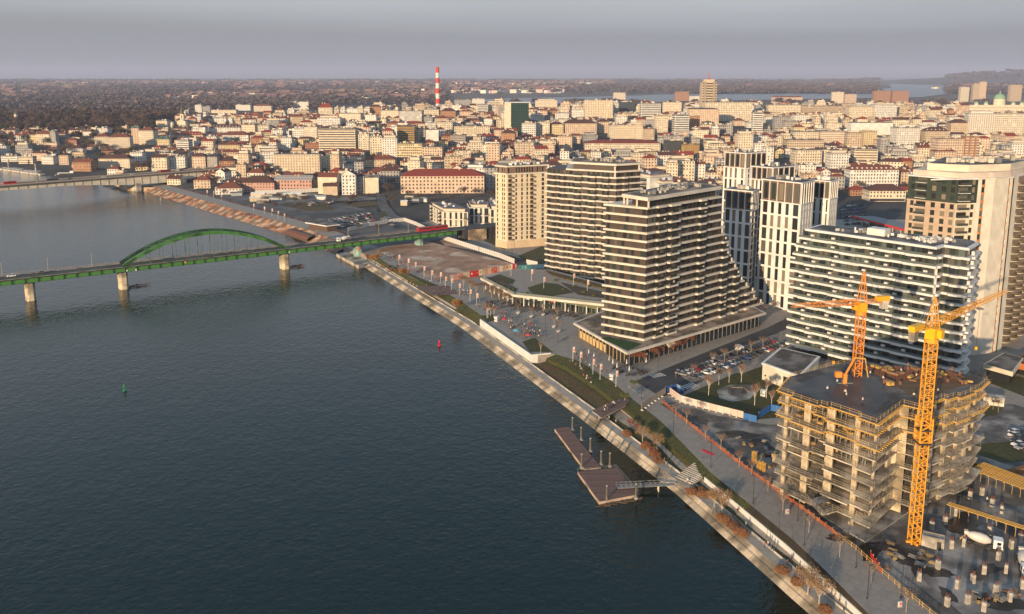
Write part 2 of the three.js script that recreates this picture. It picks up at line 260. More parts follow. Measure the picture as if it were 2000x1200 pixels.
{ // bright white wall beside the plaza
  const w = thing('plaza_wall', 'tall smooth white wall between quay path and crowded plaza', 'wall'), s0 = sOf(P(1070, 690, 5)), s1 = sOf(P(930, 626, 5));
  for (let k = 0; k < 14; k++) { const a = Q(lerp(s0, s1, k / 14), 6.9), c = Q(lerp(s0, s1, (k + 0.992) / 14), 6.9), h = 3.8; part(w, 'panel', mb().bar([a[0], 1.7 + h / 2, a[1]], [c[0], 1.7 + h / 2, c[1]], 0.3, h).geo(), mOffWhite); }
  const e = P(1076, 690, 5.4), a = Q(s0, 6.9); part(w, 'end_panel', mb().bar([a[0], 3.6, a[1]], [e[0], 3.6, e[1]], 0.3, 3.8).geo(), mOffWhite);
}
const poly = (pts, h = YG) => pts.map(([u, v]) => P(u, v, h));
function sheet(name, pts, y, mat, label) { const q = pts, f = THREE.ShapeUtils.triangulateShape(q.map((a) => new THREE.Vector2(a[0], a[1])), []), b = mb(); for (const [i, j, k] of f) { const up = (q[j][1] - q[i][1]) * (q[k][0] - q[i][0]) - (q[j][0] - q[i][0]) * (q[k][1] - q[i][1]) > 0, o = up ? [i, j, k] : [i, k, j]; b.tri(...o.map((m) => [q[m][0], y, q[m][1]])); } return ground(name, b.geo(), mat, label); }
// upper promenade and plaza: one great paved plate
{
  const sw = [sOf(P(1070, 690, 5)), sOf(P(930, 626, 5))];
  const edge = [...UP, Q(sw[0], 7.05), Q(sw[1], 7.05), ...UP5];
  const plate = [...edge, [-120, -590], [-100, -640], [-60, -690], [420, -690], [420, -60], [edge[0][0] + 40, -60], [edge[0][0], edge[0][1]]];
  ground('promenade_pavement', mb().prism(plate, 1.2, YG, true, false).geo(), mPave, 'grey paved promenade and plaza on the waterfront');
}
const L1 = YG + 0.012, L2 = YG + 0.024, L3 = YG + 0.036;
sheet('dirt_lot', poly([[738, 490], [770, 478], [860, 470], [890, 478], [980, 510], [1030, 518], [1000, 535], [930, 544], [880, 548], [845, 545], [800, 525]]), L1, mDirt, 'bare brown dirt lot with pale tracks behind white fence');
sheet('asphalt_road', poly([[1240, 745], [1330, 708], [1500, 640], [1560, 610], [1660, 560], [1700, 600], [1570, 660], [1440, 705], [1330, 770], [1290, 775]]), L1, mAsphalt, 'asphalt street beside the dark tower and car park');
sheet('parking_pavement', poly([[1330, 735], [1390, 700], [1490, 662], [1545, 640], [1575, 655], [1480, 700], [1380, 740], [1350, 748]]), L2, mPave, 'grey paved car park surface');
sheet('lawn', poly([[1330, 775], [1400, 745], [1440, 728], [1500, 745], [1560, 770], [1560, 800], [1530, 815], [1460, 822], [1370, 795]]), L1, mGrass, 'dark green lawn round the playground');
sheet('playground_surface', poly([[1400, 762], [1425, 752], [1465, 752], [1478, 765], [1465, 780], [1430, 785], [1405, 778]]), L2, M(0.36, 0.35, 0.33, 0.9, tStain), 'pale oval playground surface on the lawn');
sheet('lawn', poly([[1450, 730], [1490, 715], [1560, 722], [1580, 760], [1540, 760]]), L1, mGrass, 'green lawn with domed mound beside white annex');
sheet('site_ground', poly([[1290, 790], [1320, 785], [1400, 812], [1500, 830], [1560, 830], [1700, 820], [2000, 860], [2300, 930], [2300, 1300], [1960, 1300], [1822, 1197], [1670, 1070], [1500, 945], [1380, 845]]), L1, M(0.29, 0.265, 0.24, 0.95, again(tStain, 27)), 'grey muddy building site ground');
sheet('site_concrete', poly([[1850, 1010], [2300, 1100], [2300, 1300], [1990, 1300], [1790, 1120]]), L2, M(0.36, 0.34, 0.32, 0.9, again(tStain, 36)), 'smooth grey concrete base slab of the building site');
sheet('lawn', poly([[1925, 745], [2040, 790], [2200, 850], [2200, 810], [1990, 735]]), L2, mGrass, 'grass verge beside the curved drive');
sheet('driveway_pavement', poly([[1910, 770], [2050, 810], [2100, 870], [1990, 860], [1905, 870], [1890, 850]]), L2, M(0.30, 0.28, 0.265, 0.9, tStain), 'pale curved driveway right of the unfinished building');
sheet('lawn', poly([[1905, 868], [1985, 862], [2010, 900], [1960, 905], [1890, 882]]), L3, mGrass, 'dark lawn patch below the curved driveway');
sheet('lawn', poly([[1905, 795], [1935, 788], [1960, 800], [1945, 812], [1912, 815]]), L3, mGrass, 'round grass island in the driveway');
sheet('lawn', poly([[1012, 500], [1060, 480], [1075, 500], [1060, 520], [1030, 515]]), L1, mGrass, 'lawn between white fence and dark tower');
sheet('lawn', poly([[955, 450], [1000, 446], [1040, 470], [985, 488], [945, 470]]), L1, mGrass, 'green slope beside the bridge end');
sheet('lawn', poly([[762, 517], [840, 552], [858, 558], [842, 560], [775, 527]]), L2, mGrass, 'narrow green lawn beside the banner row');
sheet('lawn', poly([[1020, 668], [1044, 660], [1080, 688], [1035, 688]]), L2, mGrass, 'small lawn behind the white plaza wall');
sheet('lawn', poly([[940, 617], [965, 614], [975, 624], [952, 630]]), L2, mGrass, 'little grass patch at the end of the white wall');
sheet('terrace_deck', poly([[812, 560], [875, 558], [900, 574], [845, 578]], 5), L2, mDeckWood, 'brown timber terrace above the quay');
sheet('asphalt_road', poly([[745, 430], [790, 425], [835, 450], [870, 480], [1000, 500], [1100, 530], [1090, 545], [990, 512], [860, 478], [800, 462]], 5), L2, mAsphalt, 'dark road behind the long white fence');
sheet('lawn', poly([[640, 400], [738, 392], [738, 402], [640, 409]], 5), YG + 0.05, mGrassDry, 'yellowish grass field beyond the car park');
{ // zebra crossings: painted bars
  const z = thing('zebra_crossing', 'white zebra crossing below the dark tower entrance', 'crossing', [0, 0, 0], 0, 'zebra crossings');
  const bars = (t, a, c, n) => { for (let k = 0; k < n; k++) { const p = P(lerp(a[0], c[0], k / (n - 1)), lerp(a[1], c[1], k / (n - 1))), q = P(lerp(a[0], c[0], k / (n - 1)) + a[2], lerp(a[1], c[1], k / (n - 1)) + a[3]); part(t, 'stripe', mb().bar([p[0], L2 + 0.012, p[1]], [q[0], L2 + 0.012, q[1]], 0.55, 0.02).geo(), mLine); } };
  bars(z, [1268, 733, 12, 5], [1288, 729], 5);
  const z2 = thing('zebra_crossing', 'white zebra crossing beside the blue site hoarding', 'crossing', [0, 0, 0], 0, 'zebra crossings'); bars(z2, [1331, 754, 13, 6], [1350, 748], 5);
  const z3 = thing('zebra_crossing', 'faded white zebra crossing at the promenade junction', 'crossing', [0, 0, 0], 0, 'zebra crossings'); bars(z3, [1228, 755, 10, 8], [1246, 766], 6);
}
// north quay: orange and tan patterned slope, road, car park
{
  const s0 = S_END + 38, s1 = cum[cum.length - 1], b = mb(), R = rng(5), n = 44, tone = [[0.58, 0.30, 0.16], [0.62, 0.38, 0.22], [0.52, 0.20, 0.09], [0.64, 0.44, 0.28]];
  for (let k = 0; k < n; k++) for (let m = 0; m < 2; m++) {
    const a = lerp(s0, s1, k / n), e = lerp(s0, s1, (k + 1) / n), o0 = m * 6 - 0.5, o1 = m * 6 + 5.5, y0 = m * 2.3 - 0.2, y1 = m * 2.3 + 2.1, p = [Q(a, o0), Q(e, o0), Q(e, o1), Q(a, o1)], v = [[p[0][0], y0, p[0][1]], [p[1][0], y0, p[1][1]], [p[2][0], y1, p[2][1]], [p[3][0], y1, p[3][1]]];
    const t = () => tone[Math.floor(R() * 4)];
    if ((k + m) % 2) { b.color(t()).tri(v[0], v[1], v[2]); b.color(t()).tri(v[0], v[2], v[3]); } else { b.color(t()).tri(v[0], v[1], v[3]); b.color(t()).tri(v[1], v[2], v[3]); }
  }
  solo('painted_revetment', 'orange and tan patterned stone slope between the two bridges', 'revetment', b.geo(), M(1, 1, 1, 0.9, tStain, { vertexColors: true }));
  const stripe = mb(); for (let k = 0; k < 26; k++) { const a = lerp(s0, s1, k / 26), e = lerp(s0, s1, (k + 1) / 26), p = Q(a, k % 2 ? 0.4 : 10.6), q = Q(e, k % 2 ? 10.6 : 0.4); stripe.bar([p[0], (k % 2 ? 0.15 : 4.2), p[1]], [q[0], (k % 2 ? 4.2 : 0.15), q[1]], 0.7, 0.08); }
  solo('zigzag_stone_band', 'pale zigzag stone lines laid over the orange slope', 'stone band', stripe.geo(), M(0.66, 0.52, 0.38, 0.9, tStain));
  ground('north_quay_path', ribbon(S_END + 30, s1, 11, 24, 4.55, 5.05).geo(), mPave, 'grey riverside walk above the orange slope');
  ground('cycle_path', ribbon(S_END + 60, s1 - 20, 24.5, 27.5, 5.25, 5.3).geo(), M(0.30, 0.12, 0.075, 0.9, tStain), 'rust red strip along the north riverside walk');
  ground('north_quay_pavement', ribbon(S_END + 20, s1 + 20, 24, 95, 5.05, 5.12).geo(), M(0.21, 0.20, 0.195, 0.9, tGround), 'grey paved yard between quay and old town');
}
// low platform under the bridge pier
solo('quay_platform', 'low angular concrete quay platform round the painted bridge pier', 'quay', mb().prism([...poly([[655, 495], [700, 519], [722, 514]], 2), [-70, -560], [-96, -592]], -2, 2).geo(), mConcrete);

// yard behind the green bridge
sheet('brown_field', poly([[560, 392], [640, 398], [655, 410], [600, 412], [552, 402]], 5.2), 5.24, mGrassDry, 'brown field beside the wide car park');
sheet('curved_road', poly([[735, 379], [752, 379], [757, 400], [775, 420], [812, 440], [845, 462], [830, 462], [795, 444], [755, 425], [738, 402]], 5.2), 5.28, M(0.20, 0.195, 0.19, 0.9, tGround), 'pale curved road leading to the old town');
sheet('car_park_surface', poly([[600, 418], [735, 408], [745, 440], [640, 452], [622, 446]], 5.2), 5.26, M(0.12, 0.118, 0.12, 0.9, tGround), 'dark asphalt of the wide car park');
sheet('lawn', poly([[738, 416], [752, 412], [762, 430], [745, 436]], 5.2), 5.30, mGrass, 'green verge beside the curved road');
sheet('yard_path', poly([[500, 395], [560, 388], [700, 384], [735, 386], [735, 391], [640, 394], [520, 402]], 5.2), 5.30, M(0.30, 0.28, 0.26, 0.9, tGround), 'pale road crossing the yard before the old town');

// wet mud patches and puddles on the building site
{ const R = rng(404); [[1700, 1075, 5], [1735, 1070, 4], [1770, 1090, 6], [1905, 1040, 6], [1930, 1112, 4], [1912, 1125, 3.5], [1830, 1120, 4], [1795, 1115, 3], [1960, 1180, 5], [1880, 1020, 7], [1440, 850, 6], [1490, 870, 5], [1410, 830, 4], [1530, 900, 5], [1370, 822, 4], [1460, 890, 3], [1985, 1040, 6], [1850, 1160, 3], [1650, 1052, 4]].forEach(([u, v, r], i) => { const [x, z] = P(u, v), pts = [], a0 = R() * 6.28; for (let k = 0; k < 16; k++) { const a = k / 16 * 6.283, q = r * (0.55 + R() * 0.5); pts.push([x + Math.cos(a) * q * 1.25 * Math.cos(a0) - Math.sin(a) * q * 0.6 * Math.sin(a0), z + Math.cos(a) * q * 1.25 * Math.sin(a0) + Math.sin(a) * q * 0.6 * Math.cos(a0)]); } sheet('mud_patch', pts, L2 + 0.012 + i * 0.0005, i % 3 ? M(0.075, 0.062, 0.05, 0.75, tStain) : M(0.05, 0.047, 0.044, 0.25, tStain), 'dark wet mud patch on the building site'); }); }
// ---------- facades ----------
function face(A, B) { const dx = B[0] - A[0], dz = B[1] - A[1], len = Math.hypot(dx, dz), d = [dx / len, dz / len], n = [-d[1], d[0]], ry = Math.atan2(-d[1], d[0]); return { A, B, d, n, len, ry, at: (s, y, off = 0) => [A[0] + d[0] * s + n[0] * off, y, A[1] + d[1] * s + n[1] * off] }; }
function offsetPoly(pts, offs) {   // closed polygon listed left to right along the seen side; offs per edge
  const m = pts.length, e = pts.map((p, i) => { const f = face(p, pts[(i + 1) % m]), o = Array.isArray(offs) ? offs[i] ?? 0 : offs; return { x: p[0] + f.n[0] * o, z: p[1] + f.n[1] * o, d: f.d }; });
  return pts.map((p, i) => { const a = e[(i + m - 1) % m], b = e[i], den = a.d[0] * b.d[1] - a.d[1] * b.d[0]; if (Math.abs(den) < 1e-3) return [b.x, b.z]; const t = ((b.x - a.x) * b.d[1] - (b.z - a.z) * b.d[0]) / den; return [a.x + a.d[0] * t, a.z + a.d[1] * t]; });
}
function jogged(poly, jogs, bev = 0.7) {   // jogs[i]: [[s0, s1, extra], ...] along edge i
  const out = [];
  poly.forEach((p, i) => { out.push(p); const q = poly[(i + 1) % poly.length], f = face(p, q); for (const [s0, s1, ex] of jogs[i] ?? []) { if (s1 > f.len - 0.4 || s0 < 0.3) continue; for (const [s, o] of [[s0, 0], [s0 + bev, ex], [s1 - bev, ex], [s1, 0]]) { const w = f.at(s, 0, o); out.push([w[0], w[2]]); } } });
  return out;
}
// columns: p pier, w window, b balcony bay; widths are scaled to the face
function gridFacade(t, A, B, y0, y1, fh, cols, o, panes) {
  const f = face(A, B), sum = cols.reduce((a, c) => a + c[1], 0), k = f.len / sum, rows = Math.max(1, Math.round((y1 - y0) / fh)), h = (y1 - y0) / rows, sp = o.sp ?? 0.9, depth = o.depth ?? 0.5, R = o.R ?? Math.random;
  let s = 0;
  for (const [kind, w0] of cols) {
    const w = w0 * k, c = s + w / 2; s += w;
    if (kind === 'p') { part(t, 'pier', boxGeo(w, y1 - y0, depth), o.pier, f.at(c, (y0 + y1) / 2, -depth / 2), f.ry); continue; }
    for (let r = 0; r < rows; r++) {
      const yb = y0 + r * h + sp, hh = h - sp;
      panes.push({ s: [w + 0.02, hh + 0.02, 0.08], p: f.at(c, yb + hh / 2, -0.34), r: f.ry, m: Math.floor(R() * o.glass) });
      if (kind === 'b') {
        part(part(t, 'balcony', boxGeo(w + 0.3, 0.22, 1.5), o.slab ?? o.pier, f.at(c, yb - 0.12, 0.74), f.ry), 'railing', boxGeo(w + 0.3, 1.0, 0.07), o.rail ?? mDark, [0, 0.62, 0.68]);
      }
    }
  }
  for (let r = 0; r < rows; r++) part(t, 'spandrel', boxGeo(f.len - 0.02, sp, depth - 0.1), o.spandrel ?? o.pier, f.at(f.len / 2, y0 + r * h + sp / 2, -(depth - 0.1) / 2 - 0.05), f.ry);
  part(t, 'cornice', boxGeo(f.len + 0.3, 0.5, depth + 0.3), o.cornice ?? o.pier, f.at(f.len / 2, y1 + 0.25, -depth / 2 + 0.12), f.ry);
}
const glassSet = [mGlassDark, mGlassGreen, mGlassPale, mCurtain, mGlassDark];
function roofKit(t, poly, y, n, seed, mat = mOffWhite, ks = 1) {   // plant boxes, ducts and vents on a flat roof
  const R = rng(seed), c = poly.reduce((a, p) => [a[0] + p[0] / poly.length, a[1] + p[1] / poly.length], [0, 0]);
  for (let i = 0; i < n; i++) { const p = poly[Math.floor(R() * poly.length)], q = poly[Math.floor(R() * poly.length)], a = R(), b = 0.2 + R() * 0.6; const x = lerp(c[0], lerp(p[0], q[0], a), b), z = lerp(c[1], lerp(p[1], q[1], a), b), h = (Math.round((0.5 + R() * 1.1) * 2) / 2 + 0.5) * ks; part(t, 'roof_unit', boxGeo(Math.round((0.8 + R() * 1.8) * 2) / 2 * ks, h, Math.round((0.8 + R() * 1.4) * 2) / 2 * ks), R() < 0.6 ? mat : R() < 0.5 ? mSteel : mConcrete, [x, y + h / 2 + 0.003, z], R() * 1.6); }
}
// tower of dark storeys between pale projecting floor bands
function bandedTower(o) {
  const t = thing(o.name, o.label, 'tower'), R = rng(o.seed), panes = [];
  for (let k = 0; k <= o.floors; k++) {
    const y = o.y0 + k * o.fh, pts = o.outline(k), off = offsetPoly(pts, o.over(k)), jg = o.jogs(k, off);
    part(t, 'floor_band', mb().prism(jogged(off, jg), y - o.band, y).geo(), o.bandMat);
    if (k === o.floors) break;
    part(t, 'storey_wall', mb().prism(pts, y, y + o.fh - o.band).geo(), o.wall);
    const hh = o.fh - o.band - 0.25;
    for (let e = 0; e < o.seen; e++) {
      const f = face(pts[e], pts[e + 1]); let s = 0.5 + (k % 3) * 0.25;
      while (s < f.len - 1.6) { const w = o.ww[Math.floor(R() * o.ww.length)]; panes.push({ s: [w, hh, 0.12], p: f.at(s + w / 2, y + hh / 2 + 0.06, 0.05), r: f.ry, m: Math.floor(R() * o.glass.length), q: -y }); s += w + o.gap[Math.floor(R() * o.gap.length)]; }
    }
    if (o.extra) o.extra(t, k, y, off, R);
  }
  panes.sort((a, b) => a.q - b.q);
  pieces(t, 'window', panes, o.glass);
  return t;
}
const mBand = M(0.70, 0.645, 0.555, 0.75, tPlaster), mBandWhite = M(0.76, 0.75, 0.73, 0.65, tPlaster);
// dark brown stepped tower with its podium
{
  const L = [39.0, -357.0], N = [54.4, -346.4], dR = [0.745, -0.667], back = [-15.4, -10.6];
  const tab = [[12.6, 87.9], [16, 81.5], [19.7, 80.3], [23.2, 74.1], [26.8, 70], [30.1, 67.3], [33.4, 64.6], [37.2, 61.4], [40, 58.8], [43.3, 58.6], [46.8, 56.7], [50.2, 53.7], [54, 53], [57, 51.7], [60.5, 50.6], [63.7, 50.4], [67.4, 50.1]];
  const lenAt = (y) => { for (let i = 1; i < tab.length; i++) if (y <= tab[i][0] + 0.3) return lerp(tab[i - 1][1], tab[i][1], clamp((y - tab[i - 1][0]) / (tab[i][0] - tab[i - 1][0]))); return 50.1; };
  const Y0 = 12.4, FH = 3.43, end = (l) => [N[0] + dR[0] * l, N[1] + dR[1] * l];
  const t = bandedTower({
    name: 'stepped_tower', label: 'dark brown stepped apartment tower with cream floor bands nearest the quay', seed: 3, floors: 16, y0: Y0, fh: FH, band: 0.82, seen: 2, bandMat: mBand, wall: mBrown, ww: [1.2, 1.6, 2.2], gap: [1.3, 2.1, 3.0], glass: [mGlassDark, mGlassGreen, mGlassDark, mGlassBronze, mGlassGreen, mGlassPale],
    outline: (k) => { const e = end(lenAt(Y0 + k * FH) - 1.5); return [L, N, e, [e[0] + back[0], e[1] + back[1]]]; },
    over: () => [1.0, 1.0, 1.4, 0.4],
    jogs: (k) => { const w = (k % 2) * 0.5; return [null, [[5.5 + w, 12.6, 0.75], [12.8, 20.5 + w, 1.55], [34, 39.5 + w, 0.95], [52 - w, 57, 0.9], [62, 66.5 + w, 0.9], [72, 76, 0.8]], null, null]; },
    extra: (t, k, y, off, R) => { const f = face(off[1], off[2]); for (const s of [9, 16.5, 37, 54.5, 64]) if (s < f.len - 3) { part(t, 'balcony_railing', boxGeo(4.2, 0.95, 0.06), mGlassGreen, f.at(s, y + 0.48, s === 16.5 ? 1.4 : 0.6), f.ry); if (R() < 0.3) part(t, 'balcony_screen', boxGeo(0.9, 1.5, 0.2), mBand, f.at(s + 1.8, y + 0.75, 0.3), f.ry); } if (k < 14 && f.len > 55) part(t, 'planter', boxGeo(0.7, 1.5, 1.4), mBand, f.at(f.len - 1.2, y + 0.75, -1.2), f.ry); },
  });
  const yT = Y0 + 16 * FH, up = [[45.8, -354.6], [54.2, -343.8], [91.5, -379.6], [80, -395]], inn = offsetPoly(up, -1.6);
  part(t, 'penthouse_wall', mb().prism([[49.5, -354.6], ...inn.slice(1)], yT, 70.2).geo(), mBrown);
  for (let s = 3; s < 46; s += 2.4) { const f = face(inn[1], inn[2]); part(t, 'window', boxGeo(1.2, 2.2, 0.12), mGlassGreen, f.at(s, yT + 1.4, 0.05), f.ry); }
  for (const p of [up[0], up[1], [46.9, -352.6], [50.3, -348.8]]) part(t, 'column', boxGeo(0.7, 3.0, 0.7), mBand, [p[0] + 0.4, yT + 1.5, p[1] - 0.7]);
  part(t, 'roof_slab', mb().prism(offsetPoly(up, 0.5), 70.2, 71.6).geo(), mBand); part(t, 'roof_surface', mb().prism(offsetPoly(up, -0.2), 71.6, 71.66).geo(), mRoofTan);
  roofKit(t, offsetPoly(up, -3), 71.66, 40, 8, mConcLight, 0.7);
  // podium
  const p = thing('tower_podium', 'glazed podium with sharp pale roof edge under the stepped tower', 'podium'), pr = [[27.2, -372.4], [45.5, -329.8], [117.5, -388.8], [112, -408], [67, -425]], core = offsetPoly(pr, -2.2);
  part(p, 'roof_slab', mb().prism(pr, 10.7, 11.5).geo(), mBand); part(p, 'roof_surface', mb().prism(offsetPoly(pr, -1.0), 11.5, 11.56).geo(), mRoofTan);
  part(p, 'glass_wall', mb().prism(core, YG, 10.7).geo(), mGlassDark);
  part(p, 'turf', mb().prism([[46, -332.6], [53.2, -341.5], [40.2, -351.5], [37.2, -349]], 11.56, 11.64).geo(), M(0.03, 0.16, 0.03, 0.95, tGrass));
  for (let e = 0; e < 2; e++) { const f = face(core[e], core[e + 1]); for (let s = 0.6; s < f.len; s += 3) part(p, 'mullion', boxGeo(0.22, 5.6, 0.3), e ? mSteel : M(0.40, 0.28, 0.14, 0.7), f.at(s, 7.85, 0.12), f.ry); for (let s = 2.1; s < (e ? f.len : 24); s += e ? 6 : 3) part(p, e ? 'doorway' : 'shop_window', boxGeo(e ? 3.2 : 1.8, 3.2, 0.1), e ? mGlassBlue : M(0.58, 0.42, 0.20, 0.5), f.at(s, 6.7, 0.06), f.ry); }
  const fr = face(core[1], core[2]); part(p, 'sign_board', boxGeo(5.2, 1.2, 0.4), mOffWhite, fr.at(26, 8.7, 0.9), fr.ry); part(p, 'sign_board', boxGeo(3.2, 0.7, 0.2), mWhite, fr.at(9.5, 7.9, 0.5), fr.ry);
  part(p, 'entrance_wall', boxGeo(5.4, 2.2, 0.5), mBand, fr.at(26, 9.8, 0.3), fr.ry);
}
// twin dark tower further back
{
  const pts0 = [[19.9, -490], [31, -481.5], [56.3, -468], [70.5, -475.4], [58, -502], [28, -510]];
  const t = bandedTower({
    name: 'wavy_tower', label: 'dark brown apartment tower with wavy cream bands between beige and stepped towers', seed: 5, floors: 18, y0: 8.6, fh: 3.33, band: 0.85, seen: 3, bandMat: mBand, wall: mBrown, ww: [1.1, 1.5, 2.0], gap: [1.2, 1.9, 2.6], glass: [mGlassDark, mGlassGreen, mGlassDark, mGlassBronze, mGlassGreen, mGlassPale],
    outline: (k) => k < 18 ? pts0 : [[31, -481.5], [56.3, -468], [70.5, -475.4], [58, -502], [34, -508]],
    over: () => 1.0,
    jogs: (k) => k < 18 ? [[[3 + (k % 2), 8, 0.8], [10, 14, 0.8]], [[4, 9 + (k % 2) * 0.6, 1.1], [13 - (k % 2) * 0.6, 18, 1.1], [21, 25.5, 0.9]], [[4, 8, 0.8]], null, null, null] : [[[3, 8, 0.5]], null, null, null, null],
    extra: (t, k, y, off, R) => { const f = face(off[1], off[2]); for (const s of [6.5, 15.5, 23]) part(t, 'balcony_railing', boxGeo(3.4, 0.95, 0.06), mGlassGreen, f.at(s, y + 0.48, 0.5), f.ry); },
  });
  const up = [[32.5, -480.2], [56.3, -467.6], [70.8, -475.2], [60, -498], [36, -504]], yT = 8.6 + 18 * 3.33;
  part(t, 'penthouse_wall', mb().prism(offsetPoly(up, -1.4), yT, yT + 2.8).geo(), mBrown); part(t, 'roof_slab', mb().prism(offsetPoly(up, 0.4), yT + 2.8, yT + 3.9).geo(), mBand); part(t, 'roof_surface', mb().prism(offsetPoly(up, -0.3), yT + 3.9, yT + 3.96).geo(), mRoofTan);
  part(t, 'column', boxGeo(0.9, 6, 0.9), mBand, [55.6, yT - 0.6, -468.1]); part(t, 'column', boxGeo(0.9, 2.8, 0.9), mBand, [69.6, yT + 1.4, -475]);
  roofKit(t, offsetPoly(up, -3), yT + 3.96, 30, 4, mConcLight, 0.7);
}
// white banded building behind the unfinished one
{
  const J = [154.6, -311.7], d = [-0.668, -0.744], K = [159.7, -316.2], Nn = [165.4, -309.8], Rr = [173.8, -319.6], bk = [9, -9.4];
  const lens = (k) => k === 14 ? 50.5 : Math.min(56, 55.5 - Math.max(0, k - 10) * 0.9), Lk = (k) => [J[0] + d[0] * lens(k), J[1] + d[1] * lens(k)];
  const t = bandedTower({
    name: 'white_banded_building', label: 'broad glass apartment building with white zigzag balconies behind the cranes', seed: 9, floors: 14, y0: 8.7, fh: 3.52, band: 0.85, seen: 4, bandMat: mBandWhite, wall: M(0.045, 0.05, 0.048, 0.4), ww: [1.6, 2.2, 1.2], gap: [0.35, 0.6, 1.2], glass: [mGlassGreen, mGlassDark, mGlassGreen, mGlassPale, mGlassBlue, M(0.10, 0.13, 0.115, 0.2)],
    outline: (k) => { const L = Lk(k), sh = (p) => p; return [L, J, K, Nn, Rr, [Rr[0] + 1, Rr[1] - 4], [L[0] + bk[0], L[1] + bk[1]]].map(sh); },
    over: (k) => k === 14 ? [0.9, 0.9, 0.9, 0.9, 0.9, 0.3, 1] : [1.7, 1.5, 1.5, 1.5, 1.8, 0.3, 1.5],
    jogs: (k) => k === 14 ? [] : [[[4 + (k % 3) * 2, 12 + (k % 2) * 2, 0.8], [19 - (k % 2) * 2, 27 + (k % 3), 0.8], [33 + (k % 3), 40, 0.7], [44, 50 - (k % 2), 0.7]], [[1.6, 4.6, 0.7]], [[2, 6, 0.8]], [[3, 8, 1.0]], null, null, null],
    extra: (t, k, y, off, R) => { const f = face(off[0], off[1]); for (let i = 0; i < 5; i++) { const s = 4 + i * 11 + R() * 7; if (s < f.len - 1) part(t, 'balcony_screen', boxGeo(1.3, 1.55, 1.1), mBandWhite, f.at(s, y + 0.78, -0.7), f.ry); } const g = face(off[3], off[4]); part(t, 'balcony_screen', boxGeo(1.3, 1.4, 1), mBandWhite, g.at(4 + R() * 4, y + 0.7, -0.6), g.ry); part(t, 'balcony_railing', boxGeo(f.len - 1, 0.9, 0.05), M(0.10, 0.12, 0.115, 0.1), f.at(f.len / 2, y + 0.45, -0.12), f.ry); },
  });
  const yT = 8.7 + 14 * 3.52, top = [Lk(14), J, K, Nn, Rr, [Rr[0] + 1, Rr[1] - 4], [Lk(14)[0] + bk[0], Lk(14)[1] + bk[1]]];
  part(t, 'roof_surface', mb().prism(offsetPoly(top, -0.4), yT, yT + 0.08).geo(), mRoofGrey);
  const c = [(Lk(14)[0] + J[0]) / 2 + 6, (Lk(14)[1] + J[1]) / 2 - 5], f = face(Lk(14), J);
  part(t, 'roof_house', boxGeo(7, 2.6, 5), mOffWhite, [c[0], yT + 1.38, c[1]], f.ry);
  roofKit(t, offsetPoly(top, -2.2), yT + 0.08, 110, 12, mOffWhite, 0.6);
  const fj = face(K, Nn); for (let k = 4; k < 12; k++) part(t, 'column', boxGeo(0.8, 3.0, 0.8), mBandWhite, [J[0] + 1.1, 8.7 + k * 3.52 + 1.5, J[1] - 0.2]); part(t, 'ground_floor', mb().prism(offsetPoly(top, -1), YG, 8.2).geo(), mGlassDark); part(t, 'column', boxGeo(0.9, 7.2, 0.9), mBandWhite, [fj.at(3, 0, 1.6)[0], 8.6, fj.at(3, 0, 1.6)[2]]);
  const a = thing('white_annex', 'low cream annex with flat roof at the foot of the white banded building', 'building'), ap = [P(1490, 712, 11), P(1562, 738, 11), P(1600, 700, 11), P(1525, 683, 11)]; part(a, 'wall', mb().prism(ap, YG, 11).geo(), mCream); part(a, 'roof', mb().prism(offsetPoly(ap, 0.4), 11, 11.7).geo(), mBandWhite); part(a, 'roof_surface', mb().prism(offsetPoly(ap, -0.6), 11.7, 11.75).geo(), mRoofGrey); const fa = face(ap[0], ap[1]); part(a, 'window', boxGeo(5.5, 4.2, 0.2), mGlassDark, fa.at(fa.len - 4.5, 7.3, 0.05), fa.ry); part(a, 'wall_lamp', boxGeo(0.6, 0.6, 0.2), mDark, fa.at(1.6, 7, 0.1), fa.ry);
}
